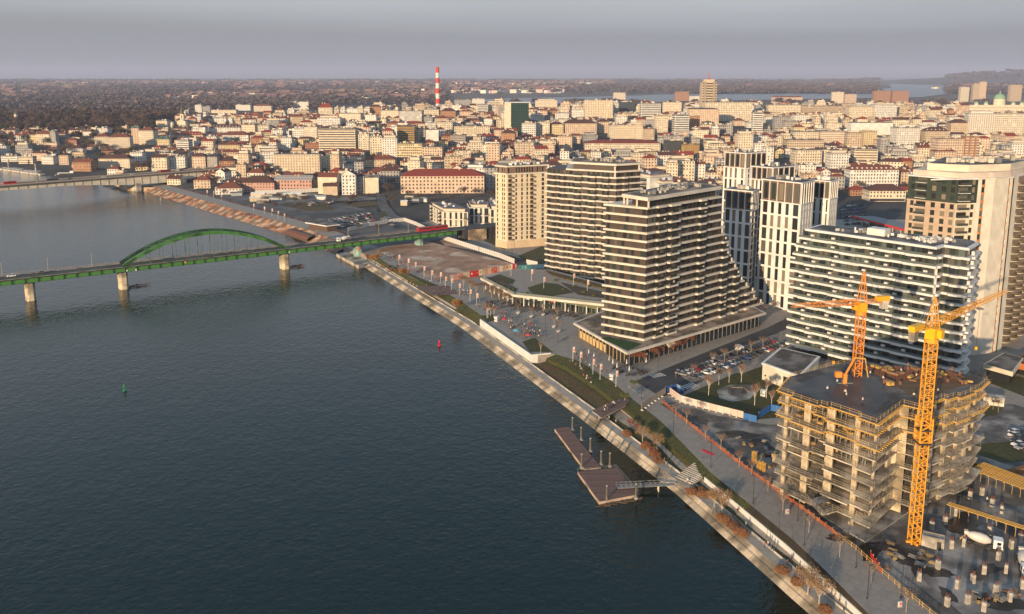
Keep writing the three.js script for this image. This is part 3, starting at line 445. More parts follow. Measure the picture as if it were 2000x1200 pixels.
// beige apartment tower beside the bridge end
{
  const t = thing('beige_tower', 'cream apartment tower with brown top storeys behind the white fence', 'tower'), panes = [], R = rng(17);
  const L = [-11, -578.5], N = [-3.4, -571.3], Rr = [24.2, -582.5], Bk = [16, -596], poly = [L, N, Rr, Bk], core = offsetPoly(poly, -0.45), y0 = 10, y1 = 54.6;
  part(t, 'core', mb().prism(core, YG, y1).geo(), M(0.10, 0.075, 0.055, 0.7)); part(t, 'plinth', mb().prism(offsetPoly(poly, 0.1), YG, y0).geo(), M(0.70, 0.54, 0.36, 0.8, tPlaster));
  const o = { pier: M(0.74, 0.62, 0.44, 0.8, tPlaster), spandrel: M(0.76, 0.68, 0.54, 0.8, tPlaster), glass: 5, R, sp: 0.75, depth: 0.45, slab: mCream, rail: M(0.16, 0.10, 0.06, 0.6) };
  gridFacade(t, L, N, y0, y1, 2.95, [['p', 0.8], ['w', 0.9], ['p', 2.6], ['w', 0.7], ['p', 0.5], ['w', 0.7], ['p', 1.2]], o, panes);
  gridFacade(t, N, Rr, y0, y1, 2.95, [['p', 0.8], ['b', 2.2], ['p', 2.0], ['w', 1.1], ['p', 2.3], ['w', 1.1], ['p', 2.0], ['w', 1.1], ['p', 1.1], ['b', 2.1], ['p', 4.8], ['w', 1.5], ['p', 2.2]], o, panes);
  part(t, 'cornice_band', mb().prism(offsetPoly(poly, 0.7), y1, y1 + 0.9).geo(), mCream);
  const cr = offsetPoly(poly, -0.7); part(t, 'crown_wall', mb().prism(cr, y1 + 0.9, 59.6).geo(), M(0.22, 0.14, 0.11, 0.7, tPlaster));
  for (let e = 0; e < 2; e++) { const f = face(cr[e], cr[e + 1]); for (let s = 1; s < f.len - 1; s += 1.9) if (R() < 0.7) panes.push({ s: [0.9, 3.3, 0.12], p: f.at(s, 57.4, 0.05), r: f.ry, m: Math.floor(R() * 5) }); }
  part(t, 'roof', mb().prism(offsetPoly(poly, 0.5), 59.6, 60.5).geo(), mCream); part(t, 'roof_surface', mb().prism(offsetPoly(poly, -0.1), 60.5, 60.55).geo(), mRoofGrey); roofKit(t, offsetPoly(poly, -2), 60.55, 26, 6);
  panes.reverse(); pieces(t, 'window', panes, glassSet);
}
// five white gridded towers
function gridTower(label, L, N, Rr, y1, crown, seed, o = {}) {
  const t = thing('white_grid_tower', label, 'tower', [0, 0, 0], 0, 'white gridded towers'), panes = [], R = rng(seed), Bk = [L[0] + Rr[0] - N[0], L[1] + Rr[1] - N[1]], poly = [L, N, Rr, Bk], yc = y1 - crown, wm = o.mat ?? mOffWhite;
  part(t, 'core', mb().prism(offsetPoly(poly, -0.5), YG, yc + 0.2).geo(), mDark);
  const g = { pier: wm, glass: 5, R, sp: 0.95, depth: 0.55 };
  gridFacade(t, L, N, YG, yc, 6.9, o.left ?? [['p', 0.9], ['w', 1.9], ['p', 1.3], ['w', 1.3], ['p', 1.6], ['w', 1.3], ['p', 1.6], ['w', 1.3], ['p', 1.6], ['w', 2.1], ['p', 0.9]], g, panes);
  gridFacade(t, N, Rr, YG, yc, o.rh ?? 3.45, o.right ?? [['p', 1.6], ['w', 0.8], ['p', 1.5], ['w', 0.8], ['p', 1.5], ['w', 0.8], ['p', 1.5], ['w', 0.8], ['p', 1.6]], { ...g, sp: 0.7, spandrel: M(0.70, 0.62, 0.50, 0.8, tPlaster) }, panes);
  const cr = offsetPoly(poly, -0.35); part(t, 'crown_wall', mb().prism(cr, yc + 0.5, y1 - 0.4).geo(), mBrownLight);
  for (let e = 0; e < 2; e++) { const f = face(cr[e], cr[e + 1]), n = o.fins ?? 5, w = f.len / n; for (let i = 0; i <= n; i++) part(t, 'fin', boxGeo(0.28, crown - 0.6, 0.5), wm, f.at(clamp(i * w, 0.16, f.len - 0.16), (yc + y1) / 2, 0.2), f.ry); for (let i = 0; i < n; i++) panes.push({ s: [w * 0.52, crown * 0.74, 0.14], p: f.at((i + 0.5) * w, (yc + y1) / 2, 0.05), r: f.ry, m: Math.floor(R() * 5) }); }
  part(t, 'roof_frame', mb().prism(offsetPoly(poly, 0.15), y1 - 0.4, y1 + 0.15).geo(), wm); part(t, 'roof_surface', mb().prism(offsetPoly(poly, -0.5), y1 + 0.15, y1 + 0.2).geo(), mRoofGrey); roofKit(t, offsetPoly(poly, -3), y1 + 0.2, 12, seed + 1);
  pieces(t, 'window', panes, glassSet);
  return t;
}
gridTower('tall white gridded tower, sunlit front, nearest of its group', [124.2, -429.8], [138.6, -412.6], [148.2, -423.4], 68.8, 10.7, 31);
gridTower('shaded white gridded tower between stepped tower and sunlit white tower', [107.6, -435.8], [118.8, -425.8], [124.4, -434.2], 63, 10, 32, { fins: 4, left: [['p', 0.6], ['w', 1.8], ['p', 1.1], ['w', 1.4], ['p', 1.4], ['w', 1.4], ['p', 1.4], ['w', 1.9], ['p', 0.7]], right: [['w', 3], ['p', 0.5], ['w', 3]], rh: 3.4 });
gridTower('white gridded tower at the back left of its group', [133.5, -547], [144.3, -536.5], [160, -544.6], 72, 9.6, 33, { fins: 4, left: [['p', 0.8], ['w', 1.2], ['p', 1.3], ['w', 1.1], ['p', 1.5], ['w', 1.1], ['p', 2.2], ['w', 1.2], ['p', 0.8]] });
gridTower('white gridded tower in the middle of its group, lower roof', [135, -490], [144.5, -480], [160.3, -490], 69, 7.5, 34, { fins: 4 });
gridTower('narrow white gridded tower half hidden behind the sunlit one', [154.2, -449.4], [163.2, -442.4], [170, -450], 66, 9.5, 35, { fins: 4, left: [['p', 3], ['w', 0.9], ['p', 2], ['w', 0.9], ['p', 2.2], ['w', 0.7], ['p', 1]] });
// rightmost tower: tan and dark green front, plain white slab, round balconies
{
  const t = thing('tan_white_tower', 'tall tan and white tower with dark green top corner at the frame edge', 'tower'), panes = [], R = rng(41);
  const P0 = [164.6, -359], P1 = [177.7, -344.7], P2 = [186.5, -345.8], P3 = [193.8, -347], P4 = [203.8, -351.8], P5 = [206.8, -354], P6 = [226, -371], Bk = [192, -392], poly = [P0, P1, P2, P3, P4, P5, P6, Bk], y1 = 78.6;
  part(t, 'core', mb().prism(offsetPoly(poly, -0.45), YG, y1).geo(), mDark);
  const tan = M(0.50, 0.38, 0.28, 0.8, tPlaster), green = M(0.024, 0.040, 0.026, 0.6, tPlaster), cream = M(0.72, 0.64, 0.50, 0.8, tPlaster), plain = M(0.74, 0.68, 0.57, 0.8, tPlaster), rust = M(0.45, 0.17, 0.05, 0.7);
  const cA = [['p', 1.2], ['w', 1.2], ['p', 0.8], ['b', 3.4], ['p', 1.8], ['w', 1.5], ['p', 1.9], ['w', 1.5], ['p', 1.6], ['w', 1.4], ['p', 0.6]], gl = { glass: 5, R, sp: 1.05, depth: 0.45, slab: mOffWhite, rail: M(0.05, 0.05, 0.04, 0.3) };
  gridFacade(t, P0, P1, YG, 68.6, 3.2, cA, { ...gl, pier: tan, cornice: tan }, panes); gridFacade(t, P0, P1, 69.1, y1, 3.16, cA, { ...gl, pier: green, cornice: mOffWhite }, panes);
  const cB = [['p', 0.5], ['b', 4.2], ['p', 1.4], ['w', 1.4], ['p', 0.9]];
  gridFacade(t, P1, P2, YG, 68.6, 3.2, cB, { ...gl, pier: cream }, panes); gridFacade(t, P1, P2, 69.1, y1, 3.16, cB, { ...gl, pier: green, cornice: mOffWhite }, panes);
  gridFacade(t, P2, P3, YG, y1, 3.2, [['p', 1.6], ['w', 1.5], ['p', 4]], { ...gl, pier: plain, spandrel: rust }, panes);
  gridFacade(t, P3, P4, YG, y1, 3.2, [['p', 8.6], ['w', 0.9], ['p', 1.4]], { ...gl, pier: plain, spandrel: rust }, panes);
  part(t, 'pillar', mb().prism([P4, P5, [P5[0] + 1, P5[1] - 2], [P4[0] + 1, P4[1] - 2]].map(([x, z]) => [x + 0.3, z + 0.4]), YG, y1 + 0.6).geo(), plain);
  const f = face(P5, P6); for (let k = 0; k < 22; k++) for (const s of [3.6, 12, 20]) { const y = 8.2 + k * 3.2, c = f.at(s, y, 0), n = 8, arc = []; for (let i = 0; i <= n; i++) { const a = Math.PI * i / n; const w = f.at(s - Math.cos(a) * 3, 0, Math.sin(a) * 2.2); arc.push([w[0], w[2]]); } const bl = part(t, 'balcony', mb().prism(arc, y - 0.25, y).geo(), cream), rail = mb(); for (let i = 0; i < n; i++) rail.bar([arc[i][0], y + 0.5, arc[i][1]], [arc[i + 1][0], y + 0.5, arc[i + 1][1]], 0.06, 1.0); part(bl, 'railing', rail.geo(), M(0.10, 0.08, 0.055, 0.3)); panes.push({ s: [4.2, 2.2, 0.1], p: f.at(s, y + 1.3, -0.3), r: f.ry, m: Math.floor(R() * 5) }); }
  part(t, 'end_wall', mb().prism([P5, P6, [P6[0] - 0.3, P6[1] - 0.3], [P5[0] - 0.3, P5[1] - 0.3]], YG, y1).geo(), M(0.30, 0.22, 0.15, 0.8, tPlaster));
  part(t, 'parapet', mb().prism(offsetPoly(poly, -1.2), y1 + 0.5, y1 + 2.6).geo(), M(0.66, 0.56, 0.46, 0.8, tPlaster)); part(t, 'roof_slab', mb().prism(offsetPoly(poly, [1.2, 0.4, -0.4, -0.4, -0.4, -0.4, 0, 0]), y1 + 0.02, y1 + 0.5).geo(), mOffWhite);
  const up = offsetPoly([[170, -356.5], [184, -349], [204, -354], [221, -370], [192, -386]], -0.5); part(t, 'penthouse', mb().prism(up, y1 + 2.6, y1 + 5.4).geo(), cream); part(t, 'roof_surface', mb().prism(offsetPoly(up, -0.4), y1 + 5.4, y1 + 5.46).geo(), mRoofGrey); roofKit(t, offsetPoly(up, -2), y1 + 5.46, 22, 3, mCream);
  pieces(t, 'window', panes, glassSet);
  const a = thing('orange_pavilion', 'low cream pavilion with orange side wing below the tan tower', 'building'), b1 = [P(1922, 712, 10.5), P(1979, 728, 10.5), P(2000, 700, 10.5), P(1960, 690, 10.5)]; part(a, 'fascia', mb().prism(b1, 8.9, 10.6).geo(), cream); part(a, 'glass_wall', mb().prism(offsetPoly(b1, -1), YG, 8.9).geo(), mGlassDark); part(a, 'roof', mb().prism(offsetPoly(b1, -0.5), 10.6, 10.66).geo(), mRoofGrey); const b2 = [P(1978, 706, 10), P(2040, 722, 10), P(2090, 690, 10), P(2010, 685, 10)]; part(a, 'orange_wing', mb().prism(b2, 7.6, 10).geo(), M(0.42, 0.13, 0.035, 0.7)); part(a, 'orange_pier', mb().prism([b2[0], [b2[0][0] + 1.4, b2[0][1] + 0.5], [b2[0][0] + 1.6, b2[0][1] - 0.6], [b2[0][0] + 0.4, b2[0][1] - 0.8]], YG, 7.6).geo(), M(0.42, 0.13, 0.035, 0.7)); part(a, 'turf', mb().prism(offsetPoly(b2, -0.4), 10, 10.05).geo(), mGrass); part(a, 'glass_wall', mb().prism(offsetPoly(b2, -2), YG, 7.6).geo(), mGlassDark);
}
// small white blocks near the bridge end
{
  const blk = (label, L, N, Rr, y1, o) => {
    const t = thing('white_apartment_block', label, 'apartment block'), panes = [], R = rng(o.seed), Bk = [L[0] + Rr[0] - N[0], L[1] + Rr[1] - N[1]], poly = [L, N, Rr, Bk], g = { pier: o.mat ?? mCream, glass: 5, R, sp: 0.7, depth: 0.4 };
    part(t, 'core', mb().prism(offsetPoly(poly, -0.38), YG - 1, y1).geo(), mDark); gridFacade(t, L, N, YG, y1, o.fl ?? 3.1, o.left, g, panes); gridFacade(t, N, Rr, YG, y1, o.fr ?? 5.9, o.right, g, panes);
    const up = offsetPoly(poly, -1.6); part(t, 'attic', mb().prism(up, y1 + 0.5, y1 + 2.4).geo(), mCream); part(t, 'roof', mb().prism(offsetPoly(up, 0.7), y1 + 2.4, y1 + 2.8).geo(), M(0.34, 0.22, 0.17, 0.9)); part(t, 'roof_surface', mb().prism(offsetPoly(up, 0.2), y1 + 2.8, y1 + 2.85).geo(), M(0.26, 0.25, 0.27, 0.8, tStain)); roofKit(t, offsetPoly(up, -1), y1 + 2.85, 9, o.seed);
    pieces(t, 'window', panes, glassSet); return t;
  };
  blk('small cream block with arched dark windows and grey roof behind the green bridge', [-66, -690], [-53, -655], [-33.5, -652], 16.5, { seed: 51, left: [['p', 1], ['b', 2], ['p', 1.2], ['w', 1.1], ['p', 1.5], ['w', 1.1], ['p', 1.5], ['b', 2], ['p', 1]], right: [['p', 0.8], ['w', 1.2], ['p', 2], ['w', 1.2], ['p', 2], ['w', 1.2], ['p', 1.6], ['w', 1.2], ['p', 1], ['b', 1.7], ['p', 0.5]] });
  blk('shaded white block beside the small cream block', [-36, -690], [-33, -668], [-17.5, -668], 17.6, { seed: 52, mat: mWhite, left: [['p', 1]], right: [['b', 2], ['p', 0.9], ['w', 1.3], ['p', 1.2], ['w', 1.3], ['p', 1.1], ['b', 2.2], ['p', 0.5]] });
  blk('sunlit cream end block between shaded white block and beige tower', [-20, -700], [-17, -660], [-7.5, -658], 17.6, { seed: 53, left: [['p', 2], ['w', 1], ['p', 2], ['w', 1], ['p', 1]], right: [['p', 0.6], ['w', 1.4], ['p', 1.8], ['b', 2.2], ['p', 0.4]] });
  blk('tall white block with grey side rising behind the stepped tower roof', [80, -690], [104.5, -655], [124, -668], 42, { seed: 54, mat: mWhite, left: [['p', 2], ['w', 1], ['p', 2.5], ['w', 1], ['p', 2.5], ['b', 2], ['p', 1]], right: [['p', 1]], fr: 3.1 });
  blk('white block with dark balconies behind the stepped tower roof', [108, -668], [112, -650], [124, -655], 38, { seed: 55, mat: mWhite, left: [['p', 1]], right: [['p', 0.8], ['b', 2.2], ['p', 1.2], ['b', 2], ['p', 1]], fr: 3.1, fl: 3.1 });
}
// shopping podium with planted roof
{
  const t = thing('mall_podium', 'low glazed mall with planted roof terrace and slanting white eaves', 'mall'), roof = [P(938, 544, 11), P(1003, 577, 11), P(1182, 596, 11), P(1195, 560, 11), P(1075, 528, 11), P(1000, 527, 11)], core = offsetPoly(roof, [-4.5, -4.5, -1, -1, -1, -1]);
  part(t, 'roof_slab', mb().prism(roof, 10.2, 11.3).geo(), mBand); part(t, 'roof_surface', mb().prism(offsetPoly(roof, -0.7), 11.3, 11.36).geo(), mPave); part(t, 'glass_wall', mb().prism(core, YG, 10.2).geo(), mGlassGreen);
  for (let e = 0; e < 2; e++) { const f = face(core[e], core[e + 1]); for (let s = 0.5; s < f.len; s += 2.2) part(t, 'mullion', boxGeo(0.16, 5.2, 0.25), mSteel, f.at(s, 7.6, 0.1), f.ry); for (let s = 3; s < f.len; s += 5.5) part(t, 'white_column', boxGeo(0.45, 5.2, 0.45), mOffWhite, f.at(s, 7.6, 2.2), f.ry); for (let s = 4; s < f.len; s += 7) part(t, 'shop_sign', boxGeo(2.6, 0.7, 0.2), s % 3 < 1 ? mRed : mOffWhite, f.at(s, 8.8, 0.3), f.ry); }
  const ins = (pts, y, m, n) => part(t, n, mb().prism(poly(pts, 11.3), 11.36, y).geo(), m);
  ins([[1030, 563], [1062, 553], [1090, 556], [1120, 572], [1080, 579], [1040, 574]], 11.55, mGrass, 'roof_lawn'); ins([[962, 542], [975, 537], [1005, 548], [1000, 556], [985, 553]], 11.6, mGrass, 'roof_lawn'); ins([[1095, 553], [1180, 572], [1186, 584], [1130, 577]], 11.6, mSoil, 'planting_bed'); ins([[1065, 530], [1180, 560], [1180, 566], [1080, 540]], 11.9, mGrassDry, 'planting_bed'); ins([[952, 545], [1000, 570], [1010, 566], [965, 541]], 11.7, mSoil, 'planting_bed');
  const fr = face(roof[0], roof[1]), f2 = face(roof[1], roof[2]); for (const f of [fr, f2]) part(t, 'glass_balustrade', boxGeo(f.len - 2, 0.9, 0.06), M(0.16, 0.18, 0.16, 0.1), f.at(f.len / 2, 11.8, -1), f.ry);
  part(t, 'soffit', mb().tri([...f2.at(f2.len * 0.45, 10.1, -0.2)], [...f2.at(f2.len - 0.5, 10.1, -0.2)], [...f2.at(f2.len - 6, 7.2, -4.2)]).geo(), M(0.34, 0.36, 0.24, 0.4));
}
// ---------- bridges ----------
{
  const A = [-260.5, -457], dir = [0.837, -0.547], at = (s, o = 0) => [A[0] + dir[0] * s - dir[1] * o * -1, A[1] + dir[1] * s + dir[0] * o], Wd = 5.4, Y = 13.2;
  const f = face([A[0] - dir[0] * 60, A[1] - dir[1] * 60], [A[0] + dir[0] * 272, A[1] + dir[1] * 272]), S = (s, y, o) => f.at(s + 60, y, o);
  const t = thing('arch_bridge', 'green steel tied-arch road bridge on cream stone piers', 'bridge');
  const run = (name, s0, s1, y0, y1, o, w, m, st) => { for (let s = s0; s < s1; s += st) { const e = Math.min(s1, s + st - 0.06); part(t, name, boxGeo(e - s, y1 - y0, w), m, S((s + e) / 2, (y0 + y1) / 2, o), f.ry); } };
  run('deck_slab', -60, 270, Y - 0.5, Y, 0, 11.5, mAsphalt, 330); run('girder_plate', -60, 262, Y - 2.9, Y - 0.5, Wd - 0.5, 0.3, mGreen, 6.2); run('girder_plate', -60, 262, Y - 2.9, Y - 0.5, -Wd + 0.5, 0.3, mGreen, 12.4);
  run('bottom_flange', -60, 262, Y - 3.05, Y - 2.9, Wd - 0.5, 0.8, mGreenDark, 322); run('kerb', -60, 268, Y, Y + 0.18, Wd + 0.1, 1.2, M(0.30, 0.27, 0.22, 0.9, tStain), 328); run('kerb', -60, 268, Y, Y + 0.18, -Wd - 0.1, 1.2, M(0.42, 0.33, 0.25, 0.9, tStain), 328);
  for (let s = -58; s < 262; s += 6.2) part(t, 'stiffener', boxGeo(0.25, 2.3, 0.35), mGreenDark, S(s, Y - 1.7, Wd - 0.2), f.ry);
  for (const o of [Wd + 0.6, -Wd - 0.6]) { const r = mb(), m = mb(); for (let s = -60; s < 268; s += 2.2) m.bar(S(s, Y + 0.1, o), S(s, Y + 1.2, o), 0.07); r.bar(S(-60, Y + 1.2, o), S(268, Y + 1.2, o), 0.1); r.bar(S(-60, Y + 0.65, o), S(268, Y + 0.65, o), 0.06); part(t, 'railing', mergeGeometries([r.geo(), m.geo()]), o > 0 ? mGreen : M(0.34, 0.24, 0.16, 0.8)); }
  const s0 = 46.5, span = 94, rise = 14.4, arch = (k, n) => { const u = k / n; return [s0 + span * u, Y + 0.3 + rise * 4 * u * (1 - u)]; };
  for (const o of [Wd - 0.4, -Wd + 0.4]) {
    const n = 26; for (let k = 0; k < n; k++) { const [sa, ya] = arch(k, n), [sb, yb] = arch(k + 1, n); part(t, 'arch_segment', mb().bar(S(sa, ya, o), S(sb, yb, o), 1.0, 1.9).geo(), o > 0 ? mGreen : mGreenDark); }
    for (let k = 4; k < n - 3; k += 2) { const [sa, ya] = arch(k, n); part(t, 'hanger', mb().bar(S(sa, Y, o), S(sa, ya - 0.8, o), 0.22).geo(), mGreenDark); }
  }
  for (let k = 4; k <= 22; k += 2) { const [sa, ya] = arch(k, 26), [sb, yb] = arch(k + 2, 26); part(t, 'cross_brace', mb().bar(S(sa, ya + 0.3, -Wd + 0.4), S(sa, ya + 0.3, Wd - 0.4), 0.4, 0.5).geo(), mGreenDark); if (k < 22) part(t, 'cross_brace', mb().bar(S(sa, ya + 0.3, -Wd + 0.4), S(sb, yb + 0.3, Wd - 0.4), 0.3, 0.3).geo(), mGreenDark); }
  const pier = (s, y0, m, name, w = 5.2, dp = 9) => { const c = S(s, 0, 0), n = 14, pts = []; for (let i = 0; i < n; i++) { const a = i / n * 2 * Math.PI, x = Math.sign(Math.cos(a)) * Math.abs(Math.cos(a)) ** 0.5 * w / 2, z = Math.sin(a) * dp / 2, q = f.at(s + 60 + x, 0, z); pts.push([q[0], q[2]]); } const p = part(t, name, mb().prism(pts, y0, 9.4).geo(), m); const cap = offsetPoly(pts, 0); part(p, 'pier_cap', mb().prism(cap, 9.4, 10.2).geo(), mConcrete); };
  const mPier = M(0.70, 0.60, 0.44, 0.9, tStain); pier(0, -3, mPier, 'pier'); pier(46.5, -3, mPier, 'pier'); pier(140.5, -3, mPier, 'pier'); const mural = M(0.30, 0.48, 0.46, 0.8, tStain); pier(190, 0, mural, 'painted_pier', 5, 7.5); pier(235, 3, mural, 'painted_pier', 5, 7.5);
  part(t, 'mural_patch', boxGeo(1.6, 2.4, 0.1), M(0.62, 0.22, 0.12, 0.8), S(188.9, 7.6, 3.8), f.ry);
  part(t, 'abutment', mb().prism([[-38, -606], [-30, -600], [-18, -606], [-26, -618]], 3, 12.5).geo(), M(0.52, 0.40, 0.28, 0.9, tStain)); part(t, 'approach_deck', mb().prism([S(268, 0, 5.5), S(330, 0, 9), S(330, 0, -9), S(268, 0, -5.5)].map((q) => [q[0], q[2]]), 4, Y - 0.08).geo(), mAsphalt);
  for (const s of [46.5, 140.5]) part(t, 'bearing_sign', boxGeo(0.9, 0.9, 0.1), mOffWhite, S(s + 1.8, 10.9, Wd - 0.2), f.ry); part(t, 'navigation_mark', boxGeo(0.9, 0.9, 0.15), M(0.8, 0.42, 0.05, 0.6), S(80, Y - 1.2, Wd + 0.1), f.ry); part(t, 'navigation_mark', boxGeo(0.8, 1.0, 0.15), M(0.75, 0.6, 0.5, 0.6), S(53, Y - 2.4, Wd + 0.1), f.ry);
  for (let s = -12; s < 262; s += 22) if (s < 44 || s > 142) for (const o of [-Wd - 0.5]) { const q = S(s, Y, o), p = thing('bridge_lamp', 'slim lamp pole on the far kerb of the green bridge', 'lamp post', q, 0, 'lamp poles along the green bridge'); part(p, 'pole', mb().tube([0, 0, 0], [0, 7.5, 0], 0.11, 0.07).geo(), M(0.4, 0.35, 0.28, 0.7)); part(p, 'arm', mb().bar([0, 7.5, 0], [1.2, 7.6, 0.8], 0.09).geo(), M(0.4, 0.35, 0.28, 0.7)); }
  // driftwood caught on the piers
  const dr = (s, seed, label) => { const R = rng(seed), b = mb(); for (let i = 0; i < 26; i++) { const q = S(s + 3 + R() * 11, 0.1 + R() * 0.5, 3 - R() * 5), a = R() * 6.28, l = 1 + R() * 3.5; b.bar([q[0] - Math.cos(a) * l, q[1], q[2] - Math.sin(a) * l], [q[0] + Math.cos(a) * l, q[1] + R() * 0.6, q[2] + Math.sin(a) * l], 0.18); } solo('driftwood', label, 'driftwood', b.geo(), M(0.10, 0.065, 0.045, 0.95)); };
  dr(138, 3, 'raft of brown driftwood caught on the pier right of the arch'); dr(45, 6, 'thin driftwood caught on the pier left of the arch');
  SH.bridgeAt = S; SH.bridgeTurn = f.ry; SH.bridgeY = Y;
}
{
  const t = thing('beam_bridge', 'long pale box-girder road bridge further up the river', 'bridge'), A = [-640, -664], B = [-328, -957], f = face(A, B), n = 52, Yd = 17.6;
  const bot = (u) => 11.8 - 4.6 * (u > 0.62 ? smooth((u - 0.62) / 0.2) * (1 - smooth((u - 0.86) / 0.14)) : 0) + 1.8 * (1 - u);
  for (let k = 0; k < n; k++) { const a = k / n, b = (k + 0.985) / n, y0 = bot(a), y1 = bot(b), top = Yd - 1.2, q = [f.at(a * f.len, y0, 6), f.at(b * f.len, y1, 6), f.at(b * f.len, top, 6), f.at(a * f.len, top, 6)]; const w = [f.at(a * f.len, y0, -6), f.at(b * f.len, y1, -6), f.at(b * f.len, top, -6), f.at(a * f.len, top, -6)]; part(t, 'girder_panel', mb().quad(...q).quad(w[1], w[0], w[3], w[2]).quad(q[0], w[0], w[1], q[1]).quad(q[1], w[1], w[2], q[2]).quad(w[0], q[0], q[3], w[3]).geo(), M(0.78, 0.71, 0.58, 0.85, tPlaster)); part(t, 'rib', boxGeo(0.4, top - y0, 0.5), M(0.44, 0.38, 0.30, 0.85), f.at(a * f.len, (top + y0) / 2, 6.1), f.ry); }
  part(t, 'deck', boxGeo(f.len + 40, 0.7, 17), mAsphalt, f.at(f.len / 2 + 18, Yd - 0.6, 0), f.ry); part(t, 'parapet', boxGeo(f.len + 40, 1.1, 0.4), M(0.34, 0.29, 0.24, 0.9), f.at(f.len / 2 + 18, Yd + 0.3, 8.4), f.ry); part(t, 'parapet', boxGeo(f.len + 40, 1.1, 0.4), M(0.34, 0.29, 0.24, 0.9), f.at(f.len / 2 + 18, Yd + 0.3, -8.4), f.ry); part(t, 'edge_beam', boxGeo(f.len + 40, 0.5, 0.6), M(0.16, 0.14, 0.13, 0.9), f.at(f.len / 2 + 18, Yd - 0.5, 8.6), f.ry);
  part(t, 'pier', boxGeo(5, 12, 12), mConcLight, f.at(f.len * 0.80, 3, 0), f.ry); part(t, 'abutment', boxGeo(16, 19, 20), M(0.42, 0.31, 0.22, 0.9, tStain), f.at(f.len + 6, 7, 0), f.ry); part(t, 'portal_arch', boxGeo(6, 6, 0.6), M(0.30, 0.22, 0.15, 0.9), f.at(f.len + 8, 8, 10.2), f.ry); for (const s of [-1.5, 4.5, 12.5]) part(t, 'pilaster', boxGeo(1.6, 17, 1), M(0.50, 0.38, 0.27, 0.9, tStain), f.at(f.len + s, 7, 10.3), f.ry);
  part(t, 'approach_viaduct', boxGeo(130, 1.6, 17), mConcrete, f.at(f.len + 95, Yd - 0.9, 0), f.ry); for (const s of [40, 75, 110]) part(t, 'viaduct_pier', boxGeo(2.5, 17, 12), mConcrete, f.at(f.len + s, 8, 0), f.ry);
  SH.beamAt = f.at; SH.beamTurn = f.ry; SH.beamLen = f.len;
  // quay nose by the abutment
  solo('quay_nose', 'tan stone quay nose below the box-girder bridge', 'quay', mb().prism([[-425, -925], [-400, -902], [-368, -895], [-352, -930], [-380, -960]], -2, 4.2).geo(), M(0.52, 0.40, 0.27, 0.9, tStain));
}
